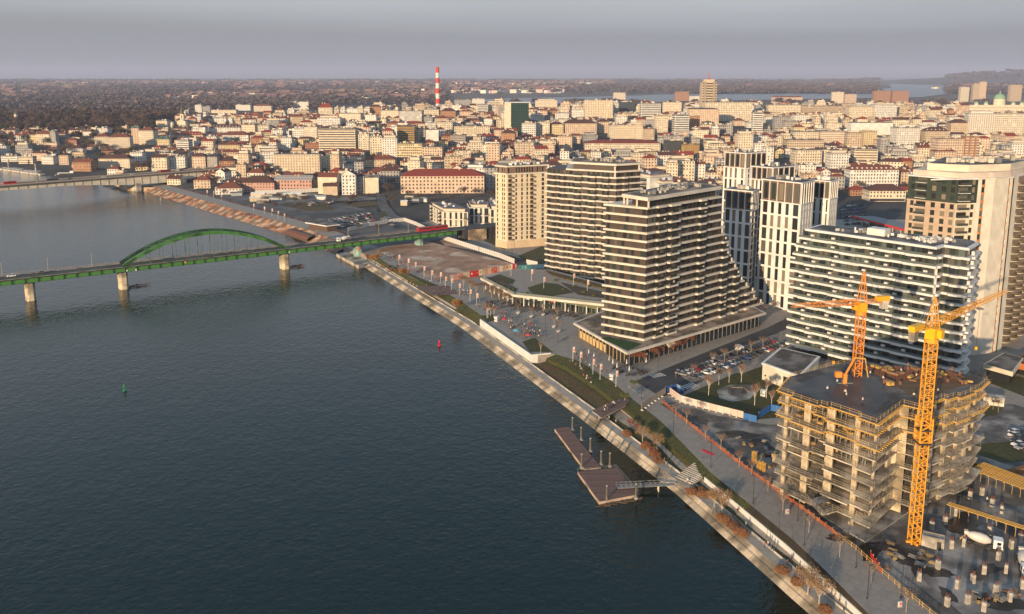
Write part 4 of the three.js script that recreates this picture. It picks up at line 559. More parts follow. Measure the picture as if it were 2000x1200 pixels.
// ---------- unfinished concrete building ----------
{
  const t = thing('unfinished_building', 'unfinished concrete frame building with open floors and yellow formwork', 'building'), R = rng(61);
  const O = [[73.1, -225.7], [89.8, -203.6], [101.6, -216.2], [104.8, -213.2], [127.6, -228], [133, -234], [125, -243], [101, -249], [79.5, -236]];
  const F9 = 3.37, y = (k) => YG + 0.2 + k * F9;
  const mEdge = M(0.70, 0.61, 0.48, 0.9, tStain), mCol = M(0.76, 0.63, 0.44, 0.9, tStain), mRail = M(0.30, 0.24, 0.16, 0.8), mProp = M(0.30, 0.29, 0.27, 0.6), mWet = M(0.060, 0.052, 0.046, 0.4, tStain);
  const outline = (k) => { const a = (k % 2) * 0.9, b = ((k + 1) % 3) * 0.6, low = clamp((5 - k) / 5) * 1.2; const p = offsetPoly(O, [0.3 + a + low, 0.4 + b, 0.4 + b, 0.5 + a + low, 0.6 + b, 0, 0, 0, 0.2]); return jogged(p, [[[3 + a * 2, 11 + b * 3, k % 2 ? 1.1 : -1.1], [15, 23 + a, k % 2 ? -1.0 : 1.0]], null, null, [[5 + b * 2, 12, k % 2 ? -1.3 : 1.2], [16, 22 + a, 1.0]], null, null, null, null, null], 0.04); };
  for (let k = 1; k <= 9; k++) {
    const pts = outline(k), Y = y(k), rail = mb();
    part(t, 'floor_slab', mb().prism(pts, Y - 0.32, Y).geo(), k === 9 ? M(0.17, 0.145, 0.125, 0.8, tStain) : mEdge);
    for (let e = 0; e < pts.length; e++) {
      const a = pts[e], b = pts[(e + 1) % pts.length], f = face(a, b), vis = f.n[1] > -0.3 || f.n[0] < -0.5; if (!vis || f.len < 0.8) continue;
      for (const hh of [0.55, 1.1]) rail.bar(f.at(0, Y + hh, -0.25), f.at(f.len, Y + hh, -0.25), 0.04, 0.06);
      for (let s = 0.3; s < f.len; s += 2.6) rail.bar(f.at(s, Y, -0.25), f.at(s, Y + 1.15, -0.25), 0.05);
      if (k >= 7) { part(t, 'formwork_edge', boxGeo(f.len, 0.28, 0.16), mYellowPale, f.at(f.len / 2, Y - 0.2, 0.1), f.ry); for (let s = 0.4; s < f.len; s += k === 9 ? 0.9 : 1.3) part(t, 'formwork_beam', boxGeo(0.14, 0.2, 1.3), mYellowPale, f.at(s, Y - 0.45, 0.1), f.ry); }
    }
    part(t, 'guard_rail', rail.geo(), k >= 7 ? M(0.55, 0.36, 0.14, 0.8) : mRail);
    if (k >= 6) { const pr = mb(); for (let i = 0; i < 70; i++) { const e = [0, 0, 3, 1][i % 4], f = face(O[e], O[e + 1]), q = f.at(R() * f.len, 0, -0.8 - R() * 5); pr.bar([q[0], y(k - 1), q[2]], [q[0] + (R() - 0.5) * 0.3, Y - 0.32, q[2]], 0.09); } part(t, 'steel_prop_row', pr.geo(), mProp).userData.kind = 'stuff'; }
  }
  // columns and walls
  for (const [e, list] of [[0, [[2, 1.0], [8.5, 1.9], [15.5, 2.2], [23, 1.3]]], [1, [[4, 0.9], [14, 2.6]]], [3, [[3, 2.4], [9, 1.1], [15, 1.4], [21, 1.0], [25.5, 1.2]]], [4, [[4, 1.2]]]]) { const f = face(O[e], O[e + 1]); for (const [s, w] of list) for (let k = 0; k < 9; k++) part(t, 'column', boxGeo(w, F9 - 0.33, 0.6), mCol, f.at(clamp(s, 0.8, f.len - 0.8), y(k) + (F9 - 0.33) / 2, -0.75 - (k % 2) * 0.02), f.ry); }
  for (let k = 0; k < 9; k++) { part(t, 'shear_wall', mb().prism([[99.2, -215.4], [102, -217.6], [103.6, -216], [103, -213.9], [101.4, -215.6]].map(([x, z]) => [x, z]), y(k), y(k) + F9 - 0.33).geo(), mCol); part(t, 'core_wall', mb().prism([[92, -224], [101, -220], [112, -230], [104, -238]], y(k), y(k) + F9 - 0.33).geo(), M(0.34, 0.29, 0.23, 0.9, tStain)); }
  for (let i = 0; i < 16; i++) { const f = face(O[i % 2 ? 0 : 3], O[i % 2 ? 1 : 4]), q = f.at(3 + R() * (f.len - 6), 0, -4 - R() * 3), k = Math.floor(R() * 8); part(t, 'inner_column', boxGeo(0.6, F9 - 0.33, 0.6), mCol, [q[0], y(k) + (F9 - 0.33) / 2, q[2]]); }
  // sweeping first-floor slab
  const low = [P(1524, 922, 9), P(1607, 1004, 9), P(1650, 992, 9), P(1684, 1010, 9), P(1752, 965, 9), [112, -222], [84, -232]]; part(t, 'sweeping_slab', mb().prism(low, y(1) - 0.2, y(1) + 0.12).geo(), mEdge);
  const rl = mb(); for (let e = 0; e < 4; e++) { const f = face(low[e], low[e + 1]); for (const hh of [0.6, 1.15]) rl.bar(f.at(0, y(1) + hh, -0.2), f.at(f.len, y(1) + hh, -0.2), 0.05, 0.08); for (let s = 0; s < f.len; s += 1.8) rl.bar(f.at(s, y(1), -0.2), f.at(s, y(1) + 1.2, -0.2), 0.06); } part(t, 'guard_rail', rl.geo(), mRail);
  const n = 12; for (let i = 0; i < n; i++) { const a = i / n * Math.PI, b = (i + 1) / n * Math.PI, c = P(1612, 985, 9); part(t, 'vault_segment', mb().quad([c[0] + Math.cos(a) * 3.2, y(1) + Math.sin(a) * 1.7, c[1] + 1.4], [c[0] + Math.cos(b) * 3.2, y(1) + Math.sin(b) * 1.7, c[1] + 1.4], [c[0] + Math.cos(b) * 3.2, y(1) + Math.sin(b) * 1.7, c[1] - 1.8], [c[0] + Math.cos(a) * 3.2, y(1) + Math.sin(a) * 1.7, c[1] - 1.8]).geo(), M(0.16, 0.16, 0.17, 0.8)); }
  part(t, 'ground_slab', mb().prism([P(1520, 960), P(1690, 1062), P(1800, 985), [131, -232], [80, -240]], YG + 0.05, YG + 0.5).geo(), mSlab);
  // top deck: wet concrete, rebar field, timber deck
  const Yt = y(9); part(t, 'wet_concrete', mb().prism([[75.5, -225.8], [89.7, -206], [99, -217.5], [104, -232], [92, -240], [82, -232]], Yt, Yt + 0.05).geo(), mWet);
  part(t, 'timber_deck', mb().prism([[107, -218], [126.5, -229.5], [130.5, -234], [121, -241], [104.8, -233]], Yt, Yt + 0.06).geo(), M(0.17, 0.10, 0.045, 0.85, tWood));
  const rb = mb(); for (let i = 0; i < 26; i++) { const a = [104 + i * 0.4, -246 + i * 0.25]; rb.bar([100 + i, Yt + 0.15, -247 + i * 0.3], [106 + i * 0.75, Yt + 0.15, -232 + i * 0.15], 0.09); } for (let i = 0; i < 14; i++) rb.bar([100 + i * 0.4, Yt + 0.2, -247 + i], [126 + i * 0.2, Yt + 0.2, -241 + i * 0.6], 0.09); part(t, 'rebar_mat', rb.geo(), M(0.16, 0.07, 0.035, 0.9)).userData.kind = 'stuff';
  for (let i = 0; i < 22; i++) part(t, 'timber_panel', boxGeo(1.2 + R() * 1.6, 0.25 + R() * 0.8, 0.6 + R()), R() < 0.5 ? mYellowPale : M(0.22, 0.12, 0.06, 0.9), [103 + R() * 24, Yt + 0.45, -244 + R() * 16], R() * 3);
  for (let i = 0; i < 14; i++) part(t, 'rebar_bundle', mb().box(0, 0.5, 0, 0.5, 1.1, 0.5).geo(), M(0.20, 0.09, 0.05, 0.9), [102 + R() * 28, Yt + 0.05, -246 + R() * 18], R() * 3);
  for (let i = 0; i < 18; i++) { const k = 4 + Math.floor(R() * 4), f = face(O[0], O[1]), q = f.at(3 + R() * 20, y(k) + 0.35, -1.8 - R() * 3); part(t, 'timber_panel', boxGeo(1.6, 0.6, 1.1), R() < 0.6 ? M(0.30, 0.19, 0.09, 0.9) : mYellowPale, q, R() * 3); }
  SH.top = Yt;
}
// ---------- tower cranes ----------
function lattice(b, A, B, w, step, up = [0, 1, 0], taper = 1) {   // square truss from A to B
  const a = V(...A), c = V(...B), d = c.clone().sub(a), L = d.length(); d.normalize(); const u0 = Math.abs(d.y) > 0.9 ? V(1, 0, 0) : V(...up), s = d.clone().cross(u0).normalize(), u = s.clone().cross(d).normalize(), n = Math.round(L / step);
  const pt = (k, i, j) => { const h = w / 2 * lerp(1, taper, k / n); return a.clone().addScaledVector(d, L * k / n).addScaledVector(s, i * h).addScaledVector(u, j * h).toArray(); };
  for (const [i, j] of [[-1, -1], [1, -1], [1, 1], [-1, 1]]) b.bar(pt(0, i, j), pt(n, i, j), w * 0.1);
  for (let k = 0; k < n; k++) for (const [p, q] of [[[-1, -1], [1, -1]], [[1, -1], [1, 1]], [[1, 1], [-1, 1]], [[-1, 1], [-1, -1]]]) { b.bar(pt(k, ...p), pt(k, ...q), w * 0.055); b.bar(k % 2 ? pt(k, ...p) : pt(k, ...q), k % 2 ? pt(k + 1, ...q) : pt(k + 1, ...p), w * 0.06); }
  return b;
}
function crane(label, [x, y0, z], yTop, apex, tip, jibY, o) {
  const t = thing('tower_crane', label, 'crane', [x, y0, z], 0, 'yellow tower cranes'), H = yTop - y0, dx = tip[0] - x, dz = tip[1] - z, L = Math.hypot(dx, dz), d = [dx / L, dz / L], jy = jibY - y0, w = o.w;
  const m = o.mat, sec = 3; for (let s = 0; s < H - 0.5; s += sec * 2) { const e = Math.min(H, s + sec * 2); part(t, 'mast_section', lattice(mb(), [0, s, 0], [0, e, 0], w, 1.5).geo(), m); }
  part(t, 'base_frame', mb().box(0, 0.3, 0, w + 1.6, 0.5, 0.5).box(0, 0.3, 0, 0.5, 0.52, w + 1.6).geo(), m);
  if (o.collar) for (const c of o.collar) part(t, 'climbing_collar', mb().box(0, c, 0, w + 0.9, 0.35, w + 0.9).geo(), mDark); if (o.cage) part(t, 'climbing_cage', lattice(mb(), [0, o.cage[0], 0], [0, o.cage[1], 0], w + 0.7, 1.5).geo(), m);
  part(t, 'slewing_ring', mb().tube([0, H, 0], [0, H + 0.9, 0], w * 0.75, w * 0.75, 12).geo(), m); part(t, 'turntable', mb().box(0, H + 2.2, 0, w * 1.1, 2.8, w * 1.1, Math.atan2(-d[1], d[0])).geo(), o.solid);
  const head = mb(), hb = H + 3.4, ha = apex - y0; for (const [i, j] of [[-1, -1], [1, -1], [1, 1], [-1, 1]]) head.bar([i * w * 0.55, hb, j * w * 0.55], [i * 0.15, ha, j * 0.15], 0.16); for (let k = 1; k < 5; k++) { const yy = lerp(hb, ha, k / 5), ww = w * 0.55 * (1 - k / 5); head.box(0, yy, 0, ww * 2, 0.1, 0.1).box(0, yy, ww, ww * 2, 0.1, 0.1).box(0, yy, -ww, ww * 2, 0.1, 0.1).box(ww, yy, 0, 0.1, 0.1, ww * 2).box(-ww, yy, 0, 0.1, 0.1, ww * 2); } part(t, 'tower_head', head.geo(), m);
  const at = (s, yy, side = 0) => [d[0] * s - d[1] * side, yy, d[1] * s + d[0] * side];
  const nj = 5; for (let k = 0; k < nj; k++) part(t, 'jib_section', lattice(mb(), at(1.2 + (L - 1.2) * k / nj, jy + (o.lift ?? 0) * k / nj), at(1.2 + (L - 1.2) * (k + 1) / nj, jy + (o.lift ?? 0) * (k + 1) / nj), 1.35 - 0.13 * k, 1.6).geo(), m);
  part(t, 'counter_jib', lattice(mb(), at(-1, jy), at(-o.back, jy), 1.0, 1.6).geo(), m); part(t, 'machine_deck', mb().box(...at(-o.back * 0.75, jy + 0.7), o.back * 0.45, 1.3, 1.5, Math.atan2(-d[1], d[0])).geo(), o.solid);
  for (let k = 0; k < 3; k++) part(t, 'counterweight', mb().box(...at(-o.back + 0.8 + k * 0.7, jy - 1.1), 0.6, 2.4, 1.4, Math.atan2(-d[1], d[0])).geo(), mConcLight);
  const cb = part(t, 'cab', mb().box(...at(0.9, H + 2.2, 1.5), 1.6, 2.0, 1.4, Math.atan2(-d[1], d[0])).geo(), o.solid); part(cb, 'window', mb().box(...at(1.72, H + 2.4, 1.5), 0.08, 1.1, 1.2, Math.atan2(-d[1], d[0])).geo(), mGlassPale);
  part(t, 'tie_rod', mb().bar([0, ha - 0.2, 0], at(L * 0.62, jy + 0.6 + (o.lift ?? 0) * 0.6), 0.07).bar([0, ha - 0.2, 0], at(L * 0.3, jy + 0.6 + (o.lift ?? 0) * 0.3), 0.07).geo(), mSteel); part(t, 'tie_rod', mb().bar([0, ha - 0.2, 0], at(-o.back, jy + 0.4), 0.09).bar([0, ha - 0.2, 0], at(-o.back * 0.7, jy + 0.4), 0.09).geo(), mSteel);
  part(t, 'trolley', mb().box(...at(L * o.hook, jy - 0.9), 1.4, 0.35, 1.4).geo(), mSteel); part(t, 'hoist_cable', mb().bar(at(L * o.hook, jy - 0.9), at(L * o.hook, o.hookY - y0), 0.06).geo(), mDark); part(t, 'hook_block', mb().box(...at(L * o.hook, o.hookY - y0), 0.5, 0.8, 0.4).geo(), o.solid);
  return t;
}
const mCrane = M(0.74, 0.34, 0.03, 0.55), mCraneOr = M(0.70, 0.25, 0.035, 0.55);
crane('yellow tower crane standing on the ground beside the unfinished building', [100.2, YG, -199.9], 57, 68, P(1966, 570, 62.5), 61.5, { w: 2.15, back: 11, hook: 0.62, hookY: 50, mat: mCrane, solid: M(0.82, 0.42, 0.01, 0.45), collar: [26.5, 30], cage: [27, 33], lift: 1.2 });
crane('orange tower crane rising from the roof of the unfinished building', [98.1, 32, -236.5], 53.5, 65.9, P(1546, 599, 57), 57.2, { w: 2.0, back: 8.5, hook: 0.35, hookY: 40, mat: mCraneOr, solid: mYellow });
// climbing bracket that carries the roof crane's foot is the slab itself; concrete placing boom
{
  const b = P(1650, 750, SH.top), t = thing('concrete_pump_boom', 'orange folding concrete pump boom on the fresh roof slab', 'pump', [b[0], SH.top + 0.05, b[1]]);
  part(t, 'foot', mb().bar([-2.2, 0.1, 0], [2.2, 0.1, 0], 0.25).bar([0, 0.1, -2], [0, 0.1, 2], 0.25).geo(), mSteel); part(t, 'column', mb().box(0, 1.4, 0, 0.9, 2.8, 0.9).geo(), mCraneOr); part(t, 'counter_box', mb().box(-1.9, 2.7, 0, 1.7, 1.5, 1.2).geo(), mCraneOr); part(t, 'lower_boom', mb().bar([0, 2.6, 0], [2.4, 7.4, -0.2], 0.4).geo(), mCraneOr); part(t, 'middle_boom', mb().bar([2.4, 7.4, -0.2], [5.2, 7.2, 0], 0.32).geo(), mYellowPale); part(t, 'upper_boom', mb().bar([5.2, 7.2, 0], [5.9, 2.2, 1.0], 0.24).geo(), mYellowPale); part(t, 'hose', mb().tube([5.9, 2.2, 1.0], [6.1, 0.4, 1.6], 0.09).geo(), mDark);
}
// ---------- building site ----------
function mixerProto() {
  const t = thing('concrete_mixer_truck', 'white concrete mixer truck parked beside the grey hut', 'truck', [0, 0, 0], 0, 'concrete mixer trucks');
  part(t, 'chassis', mb().box(-0.6, 0.95, 0, 8.2, 0.35, 1.0).geo(), mDark); const cb = part(t, 'cab', mb().prism([[3.0, -1.2], [3.0, 1.2], [5.0, 1.2], [5.15, 0], [5.0, -1.2]], 0.75, 2.95).geo(), M(0.75, 0.76, 0.74, 0.4)); part(cb, 'windscreen', mb().box(5.06, 2.15, 0, 0.1, 0.9, 2.1).geo(), mGlassDark); part(cb, 'side_window', mb().box(4.2, 2.2, 1.2, 0.9, 0.7, 0.08).box(4.2, 2.2, -1.2, 0.9, 0.7, 0.08).geo(), mGlassDark); part(t, 'bumper', mb().box(5.1, 0.75, 0, 0.2, 0.5, 2.4).geo(), M(0.05, 0.25, 0.12, 0.5));
  const pr = [[0, 0], [0.55, 0], [1.15, 1.2], [1.25, 2.6], [1.05, 4.0], [0.62, 5.2], [0, 5.2]].map(([r, y]) => new THREE.Vector2(r, y)), g = new THREE.LatheGeometry(pr, 16); g.rotateZ(Math.PI / 2 - 0.16); g.translate(2.5, 1.95, 0); part(t, 'drum', g, M(0.74, 0.71, 0.66, 0.45, tPlaster));
  part(t, 'hopper', mb().box(-3.0, 3.2, 0, 0.9, 0.9, 1.1).geo(), M(0.6, 0.55, 0.45, 0.6)); part(t, 'chute', mb().bar([-3.2, 2.3, 0], [-4.3, 1.2, 0.3], 0.4, 0.15).geo(), M(0.6, 0.42, 0.2, 0.6));
  for (const x of [3.9, 1.9, -1.6, -2.9]) for (const s of [-1, 1]) part(t, 'wheel', new THREE.CylinderGeometry(0.52, 0.52, 0.42, 14).rotateX(Math.PI / 2), mDark, [x, 0.52, s * 1.0]);
  for (const s of [-1, 1]) part(t, 'headlight', mb().box(5.22, 0.95, s * 0.85, 0.06, 0.22, 0.4).geo(), mOffWhite);
  return t;
}
{
  const mx = mixerProto(), a = P(1912, 1068), b = P(1998, 1110); mx.position.set(a[0], L3, a[1]); mx.rotation.y = -0.42;
  copyOf(mx, [b[0], L3, b[1]], -1.9, 'white concrete mixer truck facing the camera at the right frame edge');
  const br = SH.bridgeAt(180, SH.bridgeY, 2.3); copyOf(mx, br, SH.bridgeTurn + Math.PI, 'white concrete mixer truck crossing the green bridge');
  const h = P(1822, 1068), hut = thing('site_hut', 'open-topped grey concrete hut beside the crane foot', 'hut', [h[0], L3, h[1]], -0.5); part(hut, 'wall', mb().box(0, 1.5, 1.2, 5, 3, 0.2).box(0, 1.5, -1.2, 5, 3, 0.2).box(-2.4, 1.5, 0, 0.2, 3, 2.2).box(2.4, 1.5, 0, 0.2, 3, 2.2).geo(), mConcrete); part(hut, 'roof', mb().box(0, 2.7, 0, 4.6, 0.15, 2.2).geo(), mSlab); part(hut, 'door', mb().box(1.4, 1.1, 1.33, 0.95, 2.1, 0.08).geo(), mDark);
  // concrete column stubs with rusty starter bars
  const st = [[1846, 1025], [1867, 1008], [1820, 1035], [1858, 1072], [1883, 1068], [1832, 1112], [1795, 1135], [1870, 1150], [1900, 1140], [1922, 1122], [1950, 1095], [1975, 1072], [1932, 1045], [1945, 1160], [1972, 1175], [1922, 1195], [1890, 1180], [1996, 1150], [1895, 975], [1918, 968], [1956, 1003], [1938, 990], [1993, 1060], [1965, 1120], [1850, 1185]];
  st.forEach(([u, v], i) => { const [x, z] = P(u, v), t = thing('concrete_stub', i < 18 ? 'grey concrete column stub on the base slab' : 'grey concrete column stub at the slab edge', 'column', [x, L3, z], i, 'column stubs on the site'); part(t, 'shaft', mb().box(0, 1.1, 0, 0.95, 2.2, 0.75).geo(), mConcLight); part(t, 'starter_bars', mb().bar([-0.3, 2.2, -0.2], [-0.3, 3.1, -0.2], 0.06).bar([0.3, 2.2, -0.2], [0.3, 3.2, -0.2], 0.06).bar([0.3, 2.2, 0.2], [0.32, 3.1, 0.2], 0.06).bar([-0.3, 2.2, 0.2], [-0.28, 3.2, 0.2], 0.06).bar([0, 2.2, 0.2], [0, 3.1, 0.2], 0.06).geo(), M(0.20, 0.07, 0.03, 0.9)); });
  // long formwork decks on props
  const deck = (label, a, b, n, w) => { const f = face(P(...a, 8), P(...b, 8)), t = thing('formwork_deck', label, 'formwork', [0, 0, 0], 0, 'formwork decks'); for (let i = 0; i < n; i++) part(t, 'beam', boxGeo(f.len, 0.22, 0.25), mYellowPale, f.at(f.len / 2, 7.9 + (i % 2) * 0.01, -i * w), f.ry); for (let s = 1; s < f.len; s += 2.2) { part(t, 'cross_beam', boxGeo(0.2, 0.18, n * w), M(0.48, 0.30, 0.09, 0.8), f.at(s, 7.68, -n * w / 2 + 0.5), f.ry); part(t, 'prop', boxGeo(0.12, 2.6, 0.12), M(0.40, 0.26, 0.10, 0.7), f.at(s, 6.3, -0.2), f.ry); } return t; };
  deck('yellow timber formwork strip running past the crane foot', [1850, 985], [2060, 1052], 3, 0.8); deck('broad yellow formwork beams at the far side of the pit', [1895, 915], [2080, 985], 9, 0.9);
  const pit = thing('pit_wall', 'tan earth bank edging the building pit', 'bank'); { const f = face(P(1875, 902, 6), P(1970, 925, 6)), g = face(P(1970, 925, 6), P(2100, 890, 6)); part(pit, 'bank', mb().bar(f.at(0, 5.9, 0), f.at(f.len, 5.9, 0), 1.6, 1.8).geo(), M(0.48, 0.33, 0.16, 0.95, tDirt)); part(pit, 'bank', mb().bar(g.at(0, 5.9, 0), g.at(g.len, 5.9, 0), 1.6, 1.75).geo(), M(0.48, 0.33, 0.16, 0.95, tDirt)); }
  const R = rng(71), junk = (n, u0, u1, v0, v1, seed) => { for (let i = 0; i < n; i++) { const [x, z] = P(lerp(u0, u1, R()), lerp(v0, v1, R())), k = Math.floor(R() * 4); const o = solo('material_stack', ['stack of planks lying on the building site', 'pile of steel bars on the building site', 'stack of grey panels on the building site', 'pallet of timber on the building site'][k], 'stack', (() => { const b = mb(); for (let j = 0; j < 5; j++) b.box((R() - 0.5) * 0.5, 0.12 + j * 0.14, (R() - 0.5) * 0.4, 1.2 + R() * 1.4, 0.10, 0.5 + R() * 0.5, (R() - 0.5) * 0.3); return b.geo(); })(), [M(0.34, 0.24, 0.12, 0.9), M(0.12, 0.06, 0.04, 0.9), M(0.24, 0.23, 0.21, 0.9), M(0.23, 0.16, 0.09, 0.9)][k], 'stacks of building material'); o.position.set(x, L2, z); o.rotation.y = R() * 3; } };
  junk(16, 1725, 1840, 1045, 1110); junk(10, 1890, 1990, 1130, 1190); junk(9, 1470, 1540, 880, 935); junk(8, 1400, 1530, 840, 880);
  const tw = (u, v, h) => { const [x, z] = P(u, v), t = thing('formwork_tower', 'slim yellow formwork tower on the muddy yard', 'formwork', [x, L2, z], 0.4, 'formwork towers on the yard'); part(t, 'panel', mb().box(0, h / 2, 0.5, 1.1, h, 0.12).box(0, h / 2, -0.5, 1.1, h, 0.12).geo(), mYellowPale); part(t, 'frame', lattice(mb(), [0, 0, 0], [0, h, 0], 0.85, 1.2).geo(), M(0.5, 0.3, 0.08, 0.8)); }; tw(1473, 905, 3.6); tw(1483, 918, 2.6); tw(1490, 922, 3); 
  const tank = P(1528, 905), tk = thing('site_tank', 'tan steel panel wall standing on the muddy yard', 'panel', [tank[0], L2, tank[1]], -0.35); for (let i = 0; i < 4; i++) part(tk, 'panel', mb().box(i * 1.55 - 2.4, 1.3, 0, 1.5, 2.6, 0.25).geo(), M(0.42, 0.34, 0.2, 0.8, tStain)); part(tk, 'frame', mb().box(-0.1, 1.3, -0.4, 6.2, 0.15, 0.15).box(-0.1, 2.3, -0.4, 6.2, 0.15, 0.15).geo(), mSteel);
  const cb = P(1941, 775, 8), cab = thing('site_cabin', 'cream site cabin behind the unfinished building', 'cabin', [cb[0], L3, cb[1]], -0.35); part(cab, 'wall', mb().box(0, 1.6, 0, 6.5, 3.0, 2.8).geo(), mCream); part(cab, 'roof', mb().box(0, 3.2, 0, 6.7, 0.2, 3.0).geo(), mConcLight); part(cab, 'window', mb().box(3.26, 1.8, 0, 0.06, 1, 1.1).geo(), mGlassDark); part(cab, 'window', mb().box(0.6, 1.8, 1.42, 2.6, 0.8, 0.06).geo(), mGlassDark);
}
// ---------- fences ----------
function fence(name, label, pts, h, w, mats, opts = {}) {
  const t = thing(name, label, 'fence'), R = rng(pts.length * 7 + Math.round(pts[0][0])); let k = 0;
  for (let i = 0; i + 1 < pts.length; i++) { const f = face(pts[i], pts[i + 1]), n = Math.max(1, Math.round(f.len / w)), y = opts.y ?? L1; for (let j = 0; j < n; j++, k++) { const s = (j + 0.5) * f.len / n; if (!opts.mesh) part(t, 'panel', boxGeo(f.len / n - 0.12, h, 0.08), mats[Math.floor(R() * mats.length)], f.at(s, y + h / 2 + 0.1, 0), f.ry); else { const b = mb(), W = f.len / n, lean = (R() - 0.5) * 0.3, top = h * (0.8 + R() * 0.25), wob = 0.06 + R() * 0.1, p0 = f.at(s - W / 2, y, 0), p1 = f.at(s + W / 2, y, 0), p2 = f.at(s + W / 2, y + top, lean), p3 = f.at(s - W / 2, y + h * (0.8 + R() * 0.2), 0), m0 = f.at(s, y, wob), m1 = f.at(s, y + top * 0.93, wob + lean / 2); b.quad(p0, m0, m1, p3).quad(m0, p1, p2, m1); part(t, 'netting', b.geo(), mats[Math.floor(R() * mats.length)]); } part(t, 'post', boxGeo(0.1, h + 0.25, 0.12), opts.post ?? mSteel, f.at(j * f.len / n, y + h / 2 + 0.08, -0.06), f.ry); if (opts.foot) part(t, 'foot_block', boxGeo(0.5, 0.3, 0.9), mOffWhite, f.at(j * f.len / n, y + 0.15, 0.3), f.ry); } }
  return t;
}
const mFence = M(0.72, 0.70, 0.68, 0.6, tPlaster);
fence('white_fence', 'long white panel fence round the brown dirt lot', poly([[1005, 516], [975, 504], [940, 493], [900, 480], [870, 470], [852, 462]]), 3.2, 2.6, [mFence]);
fence('white_fence', 'white panel fence curving under the bridge beyond the dirt lot', poly([[835, 452], [812, 441], [790, 433], [760, 436], [720, 443], [680, 452]]), 3.0, 2.8, [mFence]);
fence('white_fence', 'short white panel fence at the foot of the wavy tower', poly([[1028, 517], [1050, 522]]), 3.2, 2.6, [mFence]);
fence('white_fence', 'white panel fence in front of the pink warehouse', [P(498, 380, 5.2), P(560, 378, 5.2), P(622, 375, 5.2)], 4, 3.5, [mFence]);
fence('site_hoarding', 'pinkish white hoarding on foot blocks curving round the lawn', poly([[1308, 770], [1330, 786], [1362, 795], [1400, 805], [1440, 815], [1452, 818]]), 2.4, 2.6, [M(0.72, 0.56, 0.47, 0.7, tPlaster), M(0.76, 0.66, 0.58, 0.7, tPlaster)], { foot: true, y: L2 });
fence('site_hoarding', 'dull tan hoarding along the promenade end of the yard', poly([[1253, 802], [1272, 788], [1292, 775], [1300, 770]]), 2.4, 2.6, [M(0.42, 0.36, 0.30, 0.8, tPlaster)], { foot: true, y: L2 });
fence('blue_hoarding', 'blue panel hoarding beside the lawn and unfinished building', poly([[1452, 820], [1478, 826]]), 2.3, 2.4, [mBlue], { y: L2 });
fence('blue_hoarding', 'blue panel hoarding running towards the unfinished building', poly([[1482, 818], [1506, 803], [1528, 808]]), 2.3, 2.4, [mBlue], { y: L2 });
fence('blue_hoarding', 'dark blue panels at the street corner of the yard', poly([[1300, 768], [1322, 764], [1336, 772]]), 2.6, 2.4, [M(0.02, 0.07, 0.22, 0.6), M(0.2, 0.3, 0.4, 0.6)], { y: L2 });
fence('orange_netting_fence', 'sagging orange net fence between promenade and building site', poly([[1292, 785], [1325, 812], [1362, 842], [1400, 872], [1440, 903], [1480, 932], [1520, 962], [1560, 990], [1600, 1020], [1640, 1050]]), 1.15, 2.4, [M(0.30, 0.075, 0.03, 0.9), M(0.26, 0.09, 0.045, 0.9), M(0.22, 0.065, 0.03, 0.9), M(0.33, 0.11, 0.05, 0.9)], { mesh: true, y: L2, post: M(0.4, 0.25, 0.14, 0.8) });
fence('orange_netting_fence', 'short torn orange net by the lower site edge', poly([[1700, 1088], [1722, 1120]]), 1.5, 1.6, [mRed, mOrange], { mesh: true, y: L2, post: M(0.4, 0.25, 0.14, 0.8) });
{ const t = thing('site_rail', 'weathered timber guard rail along the lower edge of the site', 'railing'), pts = poly([[1640, 1052], [1672, 1076], [1712, 1112], [1756, 1150], [1802, 1188], [1835, 1215]]); for (let i = 0; i + 1 < pts.length; i++) { const f = face(pts[i], pts[i + 1]); for (const h of [0.6, 1.2]) part(t, 'rail', boxGeo(f.len, 0.14, 0.06), mYellowPale, f.at(f.len / 2, L2 + h, 0.05), f.ry); for (let s = 0; s < f.len; s += 2.2) part(t, 'post', boxGeo(0.12, 1.4, 0.12), M(0.42, 0.32, 0.2, 0.9), f.at(s, L2 + 0.7, 0), f.ry); } }
